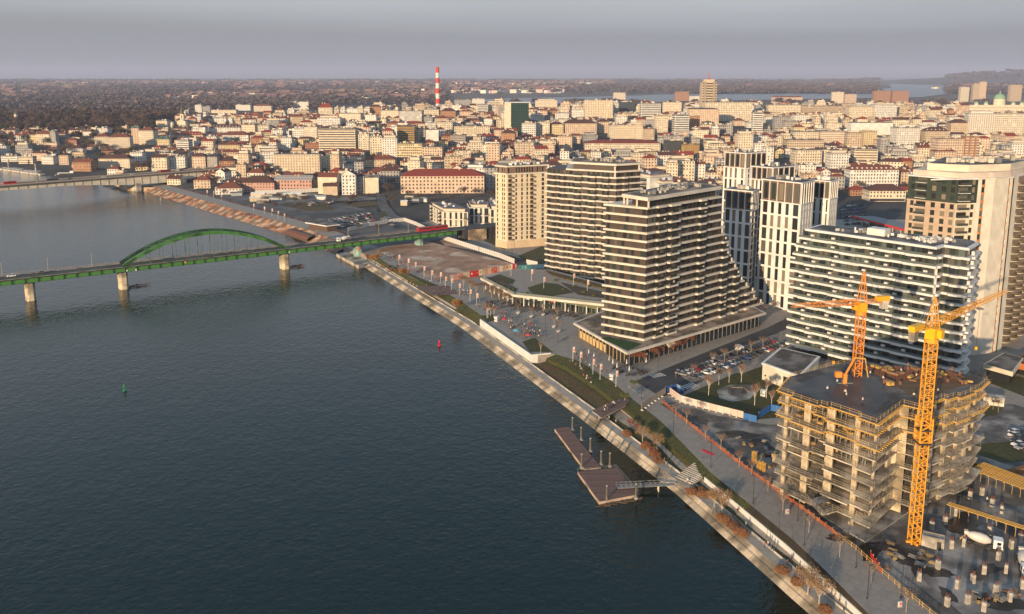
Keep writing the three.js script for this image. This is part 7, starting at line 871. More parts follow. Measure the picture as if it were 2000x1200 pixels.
// surveyed buildings: left, right, top, foot, wall, roof kind, roof colour, extras
const T = [
  [71, 99, 262, 283, 'cream', 'gable', 'red'], [99, 110, 257, 283, 'grey', 'flat', 'grey'], [162, 179, 257, 274, 'white', 'hip', 'red'], [184, 211, 267, 284, 'cream', 'hip', 'red'], [211, 252, 268, 293, 'cream', 'hip', 'red'], [127, 151, 274, 286, 'brick', 'hip', 'red'], [129, 160, 290, 302, 'white', 'hip', 'brown'], [81, 106, 306, 321, 'white', 'flat', 'grey'], [192, 255, 310, 329, 'cream', 'hip', 'brown', { d: 16 }], [255, 280, 298, 323, 'white', 'flat', 'grey'], [280, 305, 297, 319, 'grey', 'penthouse', 'grey'], [297, 326, 308, 336, 'cream', 'gable', 'brown'], [330, 362, 306, 332, 'white', 'flat', 'brown'], [370, 403, 306, 328, 'peach', 'hip', 'brown'], [404, 425, 306, 326, 'grey', 'hip', 'dark'],
  [257, 271, 250, 281, 'peach', 'gable', 'green'], [271, 302, 255, 283, 'cream', 'hip', 'red'], [304, 330, 272, 286, 'yellow', 'hip', 'green'], [347, 397, 264, 273, 'cream', 'hip', 'bright', { dorm: 1 }], [345, 371, 274, 299, 'white', 'flat', 'grey', { win: 'band' }], [305, 328, 236, 252, 'cream', 'flat', 'grey'], [407, 471, 249, 263, 'white', 'hip', 'brown', { dorm: 1 }], [418, 442, 231, 246, 'white', 'flat', 'grey'], [445, 454, 231, 246, 'white', 'flat', 'grey'], [381, 394, 205, 221, 'white', 'flat', 'grey'], [395, 410, 208, 221, 'grey', 'flat', 'dark'], [412, 462, 215, 225, 'cream', 'flat', 'grey'], [435, 467, 283, 296, 'yellow', 'hip', 'red'], [433, 485, 264, 278, 'white', 'hip', 'red'], [472, 500, 244, 262, 'cream', 'flat', 'red'], [460, 490, 205, 216, 'white', 'flat', 'grey'], [495, 530, 207, 218, 'cream', 'hip', 'red'],
  [564, 604, 199, 214, 'white', 'flat', 'grey', { h: 1 }], [621, 649, 210, 228, 'cream', 'hip', 'bright', { steep: 0.5 }], [619, 664, 230, 248, 'white', 'penthouse', 'red'], [662, 707, 222, 238, 'cream', 'flat', 'grey'], [622, 696, 252, 293, 'cream', 'flat', 'grey', { win: 'band', name: 'office_block', d: 20, label: 'big cream office block with long window bands, sunlit front' }], [571, 595, 251, 271, 'white', 'flat', 'tan'], [595, 621, 248, 271, 'cream', 'flat', 'grey', { bal: 2 }], [549, 571, 269, 293, 'white', 'flat', 'grey'], [596, 625, 280, 293, 'brick', 'flat', 'red', { shop: 1 }], [534, 626, 302, 339, 'cream', 'flat', 'grey', { bal: 2, name: 'panel_block', d: 12, label: 'broad cream panel block with rows of lit balconies above the pink warehouse' }], [700, 722, 262, 293, 'cream', 'flat', 'tan', { bal: 1 }], [722, 746, 267, 305, 'cream', 'flat', 'grey'], [746, 776, 270, 307, 'white', 'penthouse', 'grey'], [776, 826, 281, 307, 'yellow', 'flat', 'grey', { name: 'office_block', ww: 1.6, pitch: 2.4, label: 'long yellow office block with even window rows' }], [776, 811, 246, 281, 'gold', 'flat', 'dark', { win: 'band' }], [744, 780, 216, 231, 'cream', 'flat', 'grey'], [780, 826, 217, 241, 'white', 'flat', 'grey', { ww: 0.9, pitch: 1.9, tallWin: 0.9 }], [826, 857, 214, 229, 'cream', 'flat', 'grey'], [860, 890, 217, 231, 'rust', 'hip', 'brown'], [932, 953, 204, 223, 'white', 'flat', 'grey', { win: 'band' }], [887, 921, 195, 206, 'grey', 'flat', 'dark'], [922, 947, 193, 206, 'white', 'flat', 'grey'], [829, 856, 254, 276, 'white', 'flat', 'tan', { win: 'none' }], [886, 957, 247, 266, 'cream', 'flat', 'brown', { bal: 1 }], [880, 910, 264, 281, 'grey', 'flat', 'dark', { win: 'band' }], [949, 977, 282, 318, 'peach', 'flat', 'grey', { bal: 1 }], [825, 865, 288, 309, 'peach', 'flat', 'grey'], [710, 772, 312, 326, 'tan', 'hip', 'red'], [668, 692, 320, 333, 'white', 'gable', 'grey'], [692, 710, 316, 340, 'grey', 'hip', 'dark'],
  [621, 660, 346, 379, 'cream', 'gable', 'red', { win: 'none' }], [630, 659, 364, 382, 'tan', 'gable', 'brown', { win: 'none' }], [667, 695, 342, 381, 'white', 'gable', 'dark', { d: 14 }], [696, 711, 344, 378, 'grey', 'hip', 'dark'], [712, 739, 347, 378, 'cream', 'gable', 'grey', { win: 'none' }], [742, 780, 334, 358, 'grey', 'hip', 'brown'], [470, 536, 357, 375, 'pink', 'hip', 'brown', { d: 20 }], [535, 611, 352, 373, 'pink', 'gable', 'metal', { d: 14, name: 'pink_warehouse', label: 'pink brick warehouse with pale metal roof near the quay' }], [478, 520, 338, 352, 'white', 'hip', 'red'], [462, 482, 322, 352, 'tan', 'flat', 'tan'], [492, 512, 325, 345, 'rust', 'flat', 'grey'], [378, 412, 352, 368, 'tan', 'hip', 'red'], [418, 470, 370, 380, 'white', 'hip', 'red'],
  [779, 948, 344, 378, 'peach', 'hip', 'bright', { name: 'railway_palace', d: 26, steep: 0.22, ww: 1.5, pitch: 3.4, label: 'long beige palace with red roof and arcaded ground floor' }], [947, 970, 328, 371, 'grey', 'hip', 'dark'],
  [1045, 1089, 196, 214, 'cream', 'penthouse', 'grey'], [1020, 1048, 241, 269, 'white', 'flat', 'grey', { ww: 1.7 }], [1048, 1075, 239, 266, 'cream', 'flat', 'grey'], [1075, 1100, 243, 265, 'yellow', 'hip', 'brown'], [1100, 1166, 241, 264, 'peach', 'hip', 'brown'], [1166, 1190, 238, 260, 'peach', 'hip', 'brown'], [1189, 1241, 245, 271, 'cream', 'flat', 'tan', { bal: 1 }], [1241, 1255, 244, 272, 'cream', 'flat', 'tan'], [1256, 1278, 252, 273, 'tan', 'flat', 'red'], [1279, 1304, 226, 263, 'cream', 'flat', 'grey'], [1316, 1345, 224, 263, 'white', 'flat', 'grey', { win: 'band' }], [1346, 1366, 227, 253, 'rust', 'flat', 'grey', { win: 'none' }], [1345, 1405, 213, 244, 'peach', 'hip', 'dark', { steep: 0.1 }], [1375, 1470, 200, 236, 'cream', 'flat', 'grey', { d: 24, label: 'vast cream ministry block with regular windows on the ridge', name: 'ministry_block' }], [1251, 1290, 202, 233, 'white', 'flat', 'tan', { win: 'band' }], [1295, 1332, 200, 222, 'cream', 'flat', 'grey'], [1198, 1222, 181, 200, 'cream', 'flat', 'grey'], [1210, 1240, 200, 222, 'blue', 'flat', 'dark', { win: 'band' }], [1140, 1198, 196, 233, 'cream', 'flat', 'tan', { bal: 1 }], [1115, 1142, 214, 233, 'white', 'flat', 'tan'], [1318, 1346, 179, 198, 'rust', 'flat', 'dark'], [1347, 1377, 188, 200, 'white', 'flat', 'grey'], [1140, 1292, 280, 294, 'cream', 'hip', 'bright', { d: 30, steep: 0.12, name: 'market_hall', label: 'long low market hall with bright red roof' }], [1300, 1330, 276, 300, 'dark', 'flat', 'dark'], [1330, 1366, 283, 300, 'gold', 'flat', 'tan'],
  [1705, 1740, 178, 200, 'rust', 'flat', 'red'], [1742, 1775, 178, 200, 'rust', 'flat', 'red'], [1625, 1648, 180, 202, 'cream', 'flat', 'red'], [1649, 1673, 184, 202, 'peach', 'flat', 'red'], [1705, 1752, 205, 232, 'white', 'penthouse', 'grey', { name: 'white_palace', label: 'ornate white palace block on the ridge' }], [1657, 1705, 208, 232, 'cream', 'flat', 'grey'], [1565, 1648, 207, 224, 'tan', 'flat', 'tan', { ww: 0.8, pitch: 1.8, tallWin: 0.8 }], [1500, 1565, 205, 224, 'cream', 'flat', 'grey'], [1508, 1568, 190, 202, 'peach', 'hip', 'red'], [1892, 1945, 222, 263, 'white', 'penthouse', 'grey', { bal: 2 }], [1945, 2000, 222, 263, 'cream', 'flat', 'grey', { bal: 2 }], [1747, 1797, 250, 281, 'white', 'flat', 'grey', { ww: 1.5, pitch: 3.4 }], [1660, 1745, 240, 264, 'white', 'flat', 'grey', { win: 'none' }], [1550, 1600, 258, 282, 'cream', 'flat', 'grey', { bal: 2 }], [1600, 1655, 257, 282, 'peach', 'flat', 'grey', { bal: 2 }], [1536, 1610, 274, 293, 'tan', 'flat', 'grey', { bal: 2 }], [1655, 1684, 260, 288, 'tan', 'flat', 'tan'], [1684, 1712, 257, 288, 'yellow', 'flat', 'tan'], [1807, 1855, 256, 282, 'tan', 'hip', 'brown', { dorm: 1 }], [1827, 1882, 272, 313, 'peach', 'flat', 'tan', { bal: 1 }], [1882, 1910, 267, 313, 'rust', 'flat', 'tan', { bal: 1 }], [1795, 1826, 289, 306, 'cream', 'hip', 'red'], [1827, 1868, 296, 314, 'peach', 'hip', 'red'], [1670, 1715, 292, 321, 'cream', 'flat', 'grey', { win: 'band' }], [1620, 1657, 300, 333, 'white', 'penthouse', 'dark', { bal: 1 }], [1551, 1605, 294, 321, 'cream', 'flat', 'grey', { bal: 1 }], [1606, 1642, 293, 318, 'cream', 'flat', 'grey'], [1657, 1756, 332, 365, 'white', 'hip', 'red', { d: 16, dorm: 1, steep: 0.3 }], [1697, 1770, 373, 394, 'cream', 'hip', 'brown', { shop: 1 }], [1858, 1892, 240, 262, 'tan', 'hip', 'brown'], [1875, 1892, 170, 199, 'cream', 'flat', 'grey'], [1899, 1912, 164, 199, 'tan', 'flat', 'grey'], [1912, 1925, 160, 199, 'peach', 'flat', 'grey'], [1971, 1995, 166, 198, 'tan', 'flat', 'grey', { bal: 1 }], [1490, 1510, 288, 330, 'white', 'flat', 'grey', { bal: 2 }], [1440, 1470, 262, 300, 'cream', 'penthouse', 'grey'], [1470, 1490, 220, 262, 'white', 'flat', 'grey', { win: 'band' }], [1625, 1650, 345, 372, 'grey', 'hip', 'red'],
];
T.forEach(([l, r, tp, ft, wk, rk, rc, o = {}], i) => {
  const [x, y, z] = site((l + r) / 2, ft), w = (r - l) * -z / FOCAL * 0.97, top = levelAt(tp, z), h = Math.max(6, top - y), d = o.d ?? clamp(w * 0.7, 9, 18), turn = (hash2(i, 5, 9) - 0.5) * 0.3;
  const sided = r - l > 60 ? (hash2(i, 5, 9) - 0.5) * 0.08 : turn;
  const label = o.label ?? `${colorWord[wk]} ${h > 22 ? 'tall ' : ''}${rk === 'hip' || rk === 'gable' ? 'old-town house' : 'city block'} with ${roofWord[rc]} roof${o.bal ? ' and balconies' : o.win === 'band' ? ' and window bands' : ''} ${x < -350 ? 'on the church hill' : x < -100 ? 'behind the green bridge' : x < 120 ? 'beyond the beige tower' : x < 420 ? 'behind the white towers' : 'beyond the tan tower'}`;
  building(x, y, z - d / 2, w, d, h, sided, wk, rc, { ...o, roof: rk }, label, o.label ? null : 'surveyed city buildings', 100 + i, o.name);
  placed.push([x, z - d / 2, Math.hypot(w, d) / 2 + 1]); sil.push([l - 2, r + 2, tp, ft, -z]);
});
// ---------- landmarks ----------
{
  { // cathedral with baroque spire
    const [x, y, z] = site(357, 256), t = thing('cathedral', 'cream cathedral with tall green and gold baroque spire', 'church', [x, y, z]), c = wallMat.cream, g = roofMat.green; part(t, 'nave', mb().box(14, 6, -14, 14, 14, 34, 0.5).geo(), c); const nr = blockGeo(14.6, 34, 0.1, { roof: 'gable', win: 'none', steep: 0.35 }, rng(1)).roof.geo(); nr.rotateY(0.5); nr.translate(14, 13, -14); part(t, 'nave_roof', nr, g); part(t, 'tower_base', mb().box(0, 7, 0, 15, 20, 12).geo(), c); part(t, 'gable', mb().prism([[-7.5, 0], [7.5, 0], [7.5, 1], [-7.5, 1]], 0, 1).geo(), c, [0, 17, 5.4]); part(t, 'pediment', mb().tri([-7.5, 17, 6.1], [7.5, 17, 6.1], [0, 21.5, 6.1]).tri([-7.5, 17, 0], [0, 21.5, 0], [7.5, 17, 0]).quad([-7.5, 17, 6.1], [0, 21.5, 6.1], [0, 21.5, 0], [-7.5, 17, 0]).quad([0, 21.5, 6.1], [7.5, 17, 6.1], [7.5, 17, 0], [0, 21.5, 0]).geo(), c); part(t, 'tower', mb().box(0, 23, -1, 6.4, 16, 6.4).geo(), c); part(t, 'bell_window', mb().box(0, 25, 2.25, 1.8, 5, 0.1).geo(), winMat); part(t, 'spire', new THREE.LatheGeometry([[4.4, 31], [4.2, 32.5], [2.6, 34.5], [1.7, 36], [2.2, 37.5], [1.2, 39.5], [0.9, 42], [1.1, 43], [0.5, 45], [0.2, 49], [0, 50]].map(([a, b]) => new THREE.Vector2(a, b)), 12), M(0.10, 0.10, 0.055, 0.6)); part(t, 'gilded_ornament', new THREE.LatheGeometry([[0, 36.6], [1.9, 37.2], [0, 37.9], [0, 45.2], [0.7, 46], [0, 46.8], [0, 50], [0.45, 51], [0, 52]].map(([a, b]) => new THREE.Vector2(a, b)), 10), M(0.62, 0.42, 0.10, 0.3, null, { metalness: 0.8 })); placed.push([x + 8, z - 8, 24]); sil.push([330, 385, 190, 252, -z]);
    const d2 = new THREE.SphereGeometry(3.2, 12, 6, 0, 6.283, 0, 1.57); const s = thing('church_dome', 'little pale domed chapel tower left of the cathedral', 'church', [x - 16, y, z + 6]); part(s, 'drum', mb().tube([0, -2, 0], [0, 14, 0], 3.2, 3.2, 10).geo(), c); part(s, 'dome', d2.translate(0, 14, 0), M(0.40, 0.42, 0.42, 0.6)); }
  { const z = -2300, x = (856 - 1000) / FOCAL * 2290, t = thing('chimney_stack', 'tall red and white striped chimney far beyond the city', 'chimney', [x, 4, z]), top = levelAt(132, z) - 4, n = 10; for (let k = 0; k < n; k++) part(t, 'band', mb().tube([0, top * k / n, 0], [0, top * (k + 1) / n, 0], lerp(6.4, 4.4, k / n), lerp(6.4, 4.4, (k + 1) / n), 14).geo(), (k % 2) ? M(0.55, 0.05, 0.035, 0.8) : wallMat.white); part(t, 'rim', mb().tube([0, top, 0], [0, top + 1.5, 0], 4.9, 4.9, 14).geo(), M(0.55, 0.05, 0.035, 0.8)); }
  { const [x, y, z] = site(1391, 232), t = thing('office_tower', 'tan cylindrical-cornered office tower with antenna on the ridge', 'tower', [x, y, z - 40]), Z = z - 40, h = levelAt(161, Z) - y, w = 28 * -Z / FOCAL; part(t, 'shaft', mb().box(0, h / 2 - 3, 0, w, h + 6, w * 0.8).geo(), wallMat.tan); for (const s of [-1, 1]) part(t, 'corner_fin', mb().box(s * w * 0.3, h / 2 - 3, w * 0.42, w * 0.16, h + 8, 1.2).geo(), M(0.30, 0.25, 0.18, 0.8)); const b = mb(); for (let k = 0; k < 14; k++) b.box(0, h * (k + 0.6) / 14, w * 0.405, w * 0.96, h / 30, 0.4).box(w * 0.5, h * (k + 0.6) / 14, 0, 0.4, h / 30, w * 0.7); part(t, 'window_rows', b.geo(), winMat).userData.kind = 'stuff'; part(t, 'crown', mb().box(0, h + 2.5, 0, w * 0.7, 6, w * 0.5).geo(), wallMat.tan); part(t, 'antenna', mb().tube([0, h + 5, 0], [0, h + 22, 0], 0.9, 0.15).geo(), mRed); placed.push([x, Z, w]); sil.push([1375, 1407, 150, 200, -Z]); }
  { const [x, y, z] = site(1009, 258), h = levelAt(201, z) - y, k = -z / FOCAL, t = thing('glass_tower', 'dark green glass tower with lit cream side wall in the centre', 'tower', [x, y, z - 10], 0.0), w = 48 * k; part(t, 'side_wall', mb().box(-w * 0.36, h / 2 - 3, -2, w * 0.26, h + 6, 22).geo(), wallMat.cream); part(t, 'glass_front', mb().box(w * 0.13, h / 2 - 3, 0, w * 0.72, h + 5, 20).geo(), glass(0.012, 0.035, 0.03)); const b = mb(); for (let i = 0; i < 18; i++) b.box(w * 0.13, h * (i + 1) / 18, 10.05, w * 0.7, 0.25, 0.12); for (let i = 0; i < 8; i++) b.box(w * (-0.2 + i * 0.092), h / 2, 10.05, 0.25, h, 0.14); part(t, 'mullion', b.geo(), M(0.06, 0.10, 0.09, 0.5)); part(t, 'roof_edge', mb().box(w * 0.02, h + 0.6, -1, w * 1.02, 0.8, 22.5).geo(), mOffWhite); placed.push([x, z - 10, w * 0.6]); sil.push([983, 1036, 198, 257, -z]); }
  { // parliament with green domes
    const [x, y, z] = site(1955, 222), k = -z / FOCAL, t = thing('domed_parliament', 'long pale parliament with large green dome on the ridge', 'parliament', [x, y, z - 20]), h = levelAt(205, z - 20) - y, W = 118 * k; part(t, 'wing', mb().box(0, h / 2 - 3, 0, W, h + 6, 26).geo(), wallMat.cream); const win = mb(); for (let i = 0; i < 26; i++) for (const q of [0.3, 0.7]) win.box(-W / 2 + (i + 0.5) * W / 26, h * q, 13.05, 1.2, 2.6, 0.1); part(t, 'window_rows', win.geo(), winMat).userData.kind = 'stuff'; part(t, 'drum', mb().tube([6, h, 0], [6, h + 12, 0], 11 , 11, 16).geo(), wallMat.cream); part(t, 'dome', new THREE.SphereGeometry(11.4, 20, 8, 0, 6.283, 0, 1.57).translate(6, h + 12, 0), M(0.20, 0.33, 0.22, 0.7)); part(t, 'lantern', mb().tube([6, h + 23, 0], [6, h + 28, 0], 1.6, 1.0, 8).geo(), M(0.24, 0.36, 0.26, 0.7)); for (const s of [-42, -22, 34, 52]) { part(t, 'small_drum', mb().tube([s, h - 1, 2], [s, h + 3, 2], 4, 4, 12).geo(), wallMat.cream); part(t, 'small_dome', new THREE.SphereGeometry(4.2, 14, 6, 0, 6.283, 0, 1.57).translate(s, h + 3, 2), M(0.20, 0.33, 0.22, 0.7)); } sil.push([1893, 2010, 168, 222, -z]); placed.push([x, z - 20, W * 0.45]); }
  { const A = P(1662, 419, 12), B = P(1768, 446, 12), f = face(A, B), t = thing('red_canopy', 'long grey canopy roof with red fascia behind the white banded building', 'canopy'); const q = [f.at(0, 0, 0), f.at(f.len, 0, 0), f.at(f.len, 0, -22), f.at(6, 0, -16)].map((w) => [w[0], w[2]]); part(t, 'roof', mb().prism(q, 10.6, 11).geo(), M(0.22, 0.23, 0.25, 0.6, tWood)); part(t, 'fascia', boxGeo(f.len, 1.4, 0.3), mRed, f.at(f.len / 2, 10.6, 0.1), f.ry); for (let s = 3; s < f.len; s += 9) part(t, 'post', boxGeo(0.4, 6.5, 0.4), mOffWhite, f.at(s, 7.6, -2), f.ry); part(t, 'back_wall', boxGeo(f.len * 0.8, 5.6, 0.4), mSteel, f.at(f.len * 0.5, 7.7, -12), f.ry); sil.push([1655, 1775, 415, 440, 480]); }
  { const [x, y, z] = site(32, 243), t = thing('stone_tower', 'small pale round tower on the wooded fortress hill', 'tower', [x, y, z]); part(t, 'shaft', mb().tube([0, -5, 0], [0, 20, 0], 3.4, 3.0, 10).geo(), wallMat.cream); part(t, 'cap', mb().tube([0, 20, 0], [0, 26, 0], 3.6, 0.2, 10).geo(), roofMat.green); part(t, 'annex', mb().box(2, 2, -4, 16, 12, 10).geo(), wallMat.rust); sil.push([22, 50, 198, 225, -z]); }
  { const A = P(-20, 247, 22), t = thing('fortress_path_wall', 'pale terrace wall line along the foot of the wooded hill', 'wall'); const a = site(-20, 248), b = site(180, 252), c = site(330, 258); for (const [p, q] of [[a, b], [b, c]]) for (let i = 0; i < 8; i++) { const s = (m) => [lerp(p[0], q[0], m), 0, lerp(p[2], q[2], m)], u = s(i / 8), v = s((i + 0.96) / 8); u[1] = terrain(u[0], u[2]) + 1.2; v[1] = terrain(v[0], v[2]) + 1.2; part(t, 'wall_section', mb().bar(u, v, 1, 2.6).geo(), wallMat.cream); } }
  { // pavilion roof beside the north walk and quay buildings far left
    const A = poly([[596, 436], [637, 443], [664, 440], [628, 427]], 9), t = thing('riverside_pavilion', 'low flat-roofed cafe pavilion beside the wide car park', 'pavilion'); part(t, 'roof', mb().prism(A, 9, 9.6).geo(), M(0.24, 0.21, 0.18, 0.9, tStain)); part(t, 'roof_edge', mb().bar([A[0][0], 9.35, A[0][1]], [A[1][0], 9.35, A[1][1]], 0.4, 0.75).bar([A[1][0], 9.35, A[1][1]], [A[2][0], 9.35, A[2][1]], 0.4, 0.75).geo(), mOffWhite); part(t, 'wall', mb().prism(offsetPoly(A, -2), 4.6, 9).geo(), M(0.10, 0.06, 0.045, 0.6)); }
  const quayHouse = (u0, u1, v0, v1, wk, rc, l) => { const [x, z] = P((u0 + u1) / 2, v1, 5), w = (u1 - u0) * -z / FOCAL, h = levelAt(v0, z) - 5; building(x, 4.6, z - 5, w, 10, Math.max(4, h), 0, wk, rc, { roof: 'flat', win: 'band' }, l, null, u0 + 900, 'quay_building'); sil.push([u0, u1, v0, v1, -z]); placed.push([x, z - 5, w / 2]); };
  quayHouse(2, 34, 304, 316, 'white', 'dark', 'white terminal building with dark roof on the far left quay'); quayHouse(36, 64, 306, 320, 'cream', 'metal', 'long cream quay shed beside the white terminal');
  { const a = P(-30, 322, 2), b = P(75, 336, 2), f = face(a, b), t = thing('landing_stage', 'grey landing stage along the far left quay', 'quay'); part(t, 'deck', boxGeo(f.len, 1.2, 10), mConcrete, f.at(f.len / 2, 1.6, -3), f.ry); part(t, 'gate_frame', mb().bar(f.at(f.len * 0.46, 2, 0), f.at(f.len * 0.46, 14, 0), 1.4).bar(f.at(f.len * 0.95, 2, 0), f.at(f.len * 0.95, 12, 0), 1.2).geo(), mConcLight); part(t, 'pontoon', boxGeo(f.len * 0.9, 2.2, 6), mConcLight, f.at(f.len * 0.7, 0.6, 6), f.ry); }
  { const [x, z] = P(132, 344, 0.5), t = thing('river_boat', 'small white passenger boat moored behind the box-girder bridge', 'boat', [x, 0, z], 0.1); part(t, 'hull', mb().prism([[-14, -2.4], [10, -2.4], [15, 0], [10, 2.4], [-14, 2.4]], -0.5, 2.2).geo(), mOffWhite); part(t, 'cabin', mb().box(-2, 3.4, 0, 18, 2.4, 4).geo(), mOffWhite); part(t, 'cabin_window', mb().box(-2, 3.6, 2.03, 16, 1.0, 0.06).geo(), winMat); part(t, 'wheelhouse', mb().box(5, 5.6, 0, 4, 2, 3).geo(), mOffWhite); }
  { const [x, y, z] = site(465, 326), t = thing('billboard', 'pale rooftop billboard near the bridge abutment', 'billboard', [x, y, z]); part(t, 'board', mb().box(0, 11.5, 0, 10, 4, 0.5).geo(), M(0.55, 0.60, 0.45, 0.8)); part(t, 'post', mb().box(-2, 4, -0.5, 0.6, 12, 0.6).box(2, 4, -0.5, 0.6, 12, 0.6).geo(), mSteel); }
}
// ---------- fill: streets of houses and blocks between the surveyed ones ----------
{
  const R = rng(2024), cand = [], wk1 = ['cream', 'cream', 'white', 'tan', 'peach', 'yellow', 'white', 'peach', 'rust'], wk2 = ['cream', 'white', 'cream', 'tan', 'grey', 'peach', 'white'];
  const inPark = (u, v) => (u < 345 && v < 262 && v > 150) || (u < 300 && R() < 0.5) || (u > 1385 && u < 1470 && v > 235 && v < 262 && R() < 0.8);
  for (let z = -715; z > -1900; z -= lerp(19, 36, (-z - 715) / 1185)) for (let u = -120; u < 2330;) {
    const k = -z / FOCAL, hill = terrain((u - 1000) * k, z), w = 9 + R() * 15, du = w / k, x = (u + du / 2 - 1000) * k; u += du * (1.08 + R() * 0.25) + 1;
    if (inland(x, z) < (z > -914 ? 95 : 35) || R() < 0.15) continue;
    const zz = z + (R() - 0.5) * 12, y = terrain(x, zz), d = 9 + R() * 6, far = (-z - 700) / 1200;
    let h = R() < 0.45 ? 6 + R() * 5 : 11 + R() * (10 + 4 * far); if (x < -330) h *= 0.72; if (z > -860 && x > 130) h *= 0.75;
    const [pu, pv] = project(x, y, zz + d / 2), base = project(x, y, zz + d / 2)[1]; if (pv > 372 && pu < 960) continue; if (pv > 386) continue; if (inPark(pu, pv)) continue;
    if (placed.some(([a, b, r]) => (a - x) ** 2 + (b - zz) ** 2 < (r + w * 0.5) ** 2)) continue;
    let ok = true; for (const [l, r, tp, ft, dist] of sil) { const hu = w / 2 / k; if (pu + hu > l && pu - hu < r && dist > -zz) { for (let n = 0; n < 6 && project(x, y + h + 2.5, zz)[1] < ft - 4; n++) h -= 2.2; if (project(x, y + h + 2.5, zz)[1] < ft - 5 || h < 4.5) { ok = false; break; } } }
    if (!ok || h < 4) continue;
    const low = h < 13, hip = R() < (low ? 0.8 : 0.38) * (x > 60 ? 0.62 : 1); placed.push([x, zz, Math.hypot(w, d) / 2 * 0.8]);
    cand.push({ x, y, z: zz, w, d, h, turn: (R() - 0.5) * 0.5, wk: hip ? wk1[Math.floor(R() * 9)] : wk2[Math.floor(R() * 7)], roof: hip ? (R() < 0.6 ? 'hip' : 'gable') : R() < 0.7 ? 'flat' : 'penthouse', rc: hip ? ['red', 'red', 'brown', 'brown', 'bright'][Math.floor(R() * 5)] : ['grey', 'tan', 'grey', 'dark'][Math.floor(R() * 4)], bal: !hip && R() < 0.35 ? 1 : 0, seed: cand.length + 3000, show: h * w / (z * z) * (pu > -10 && pu < 2010 ? 1 : 0.001) });
  }
  cand.sort((a, b) => b.show - a.show); const count = { townhouse: 0, apartment_block: 0 }, mass = new Map();
  const zone = (c) => c.x < -330 ? 'below the church hill' : c.x < -60 ? 'in the old town behind the green bridge' : c.x < 130 ? 'in the streets behind the beige tower' : c.x < 430 ? 'in the streets behind the white towers' : 'on the slope beyond the tan tower';
  for (const c of cand) {
    const n = cityNames[c.roof];
    if (count[n]++ < 175) building(c.x, c.y, c.z, c.w, c.d, c.h, c.turn, c.wk, c.rc, { roof: c.roof, bal: c.bal }, `${colorWord[c.wk]} ${n === 'townhouse' ? 'house' : 'block'} with ${roofWord[c.rc]} ${c.roof === 'gable' ? 'gable ' : c.roof === 'hip' ? 'hip ' : ''}roof ${zone(c)}`, `${n === 'townhouse' ? 'houses' : 'blocks'} ${zone(c)}`, c.seed);
    else { const g = blockGeo(c.w, c.d, c.h, { roof: c.roof, bal: c.bal }, rng(c.seed)), m4 = new THREE.Matrix4().makeRotationY(c.turn).setPosition(c.x, c.y, c.z); for (const [k, mat] of [['wall', wallMat[c.wk]], ['roof', roofMat[c.rc]], ['win', winMat], ['extra', wallMat[c.wk]], ['bal', balMat]]) if (g[k].p.length) { if (!mass.has(mat)) mass.set(mat, []); mass.get(mat).push(g[k].geo().applyMatrix4(m4)); } }
  }
  const crowdObj = new THREE.Group(); crowdObj.name = 'distant_rooftops'; tag(crowdObj, 'dense mass of distant houses and blocks filling the city', 'city', null, 'stuff'); scene.add(crowdObj);
  for (const [mat, gs] of mass) part(crowdObj, 'house_mass', mergeGeometries(gs), mat);
  console.log('city fill', cand.length, count.townhouse, count.apartment_block);
  // street trees
  let nt = 0; for (let i = 0; i < 2600 && nt < 296; i++) { const z = -720 - R() * 900, u = R() * 2000, k = -z / FOCAL, x = (u - 1000) * k; if (inland(x, z) < 70) continue; const y = terrain(x, z), [pu, pv] = project(x, y, z); if (pv > 384) continue; if (placed.some(([a, b, r]) => (a - x) ** 2 + (b - z) ** 2 < (r * 0.85) ** 2)) continue; let hid = false; for (const [l, r, tp, ft, dist] of sil) if (pu > l - 3 && pu < r + 3 && dist > -z && project(x, y + 8, z)[1] < ft - 4) { hid = true; break; } if (hid) continue; const pine = R() < 0.12; tree(pine ? 'pine' : 'street', x, y, z, 0.95 + R() * 0.6, (pine ? 'dark evergreen between houses ' : 'bare brown tree between houses ') + zone({ x }), 'trees in the city streets'); nt++; }
}
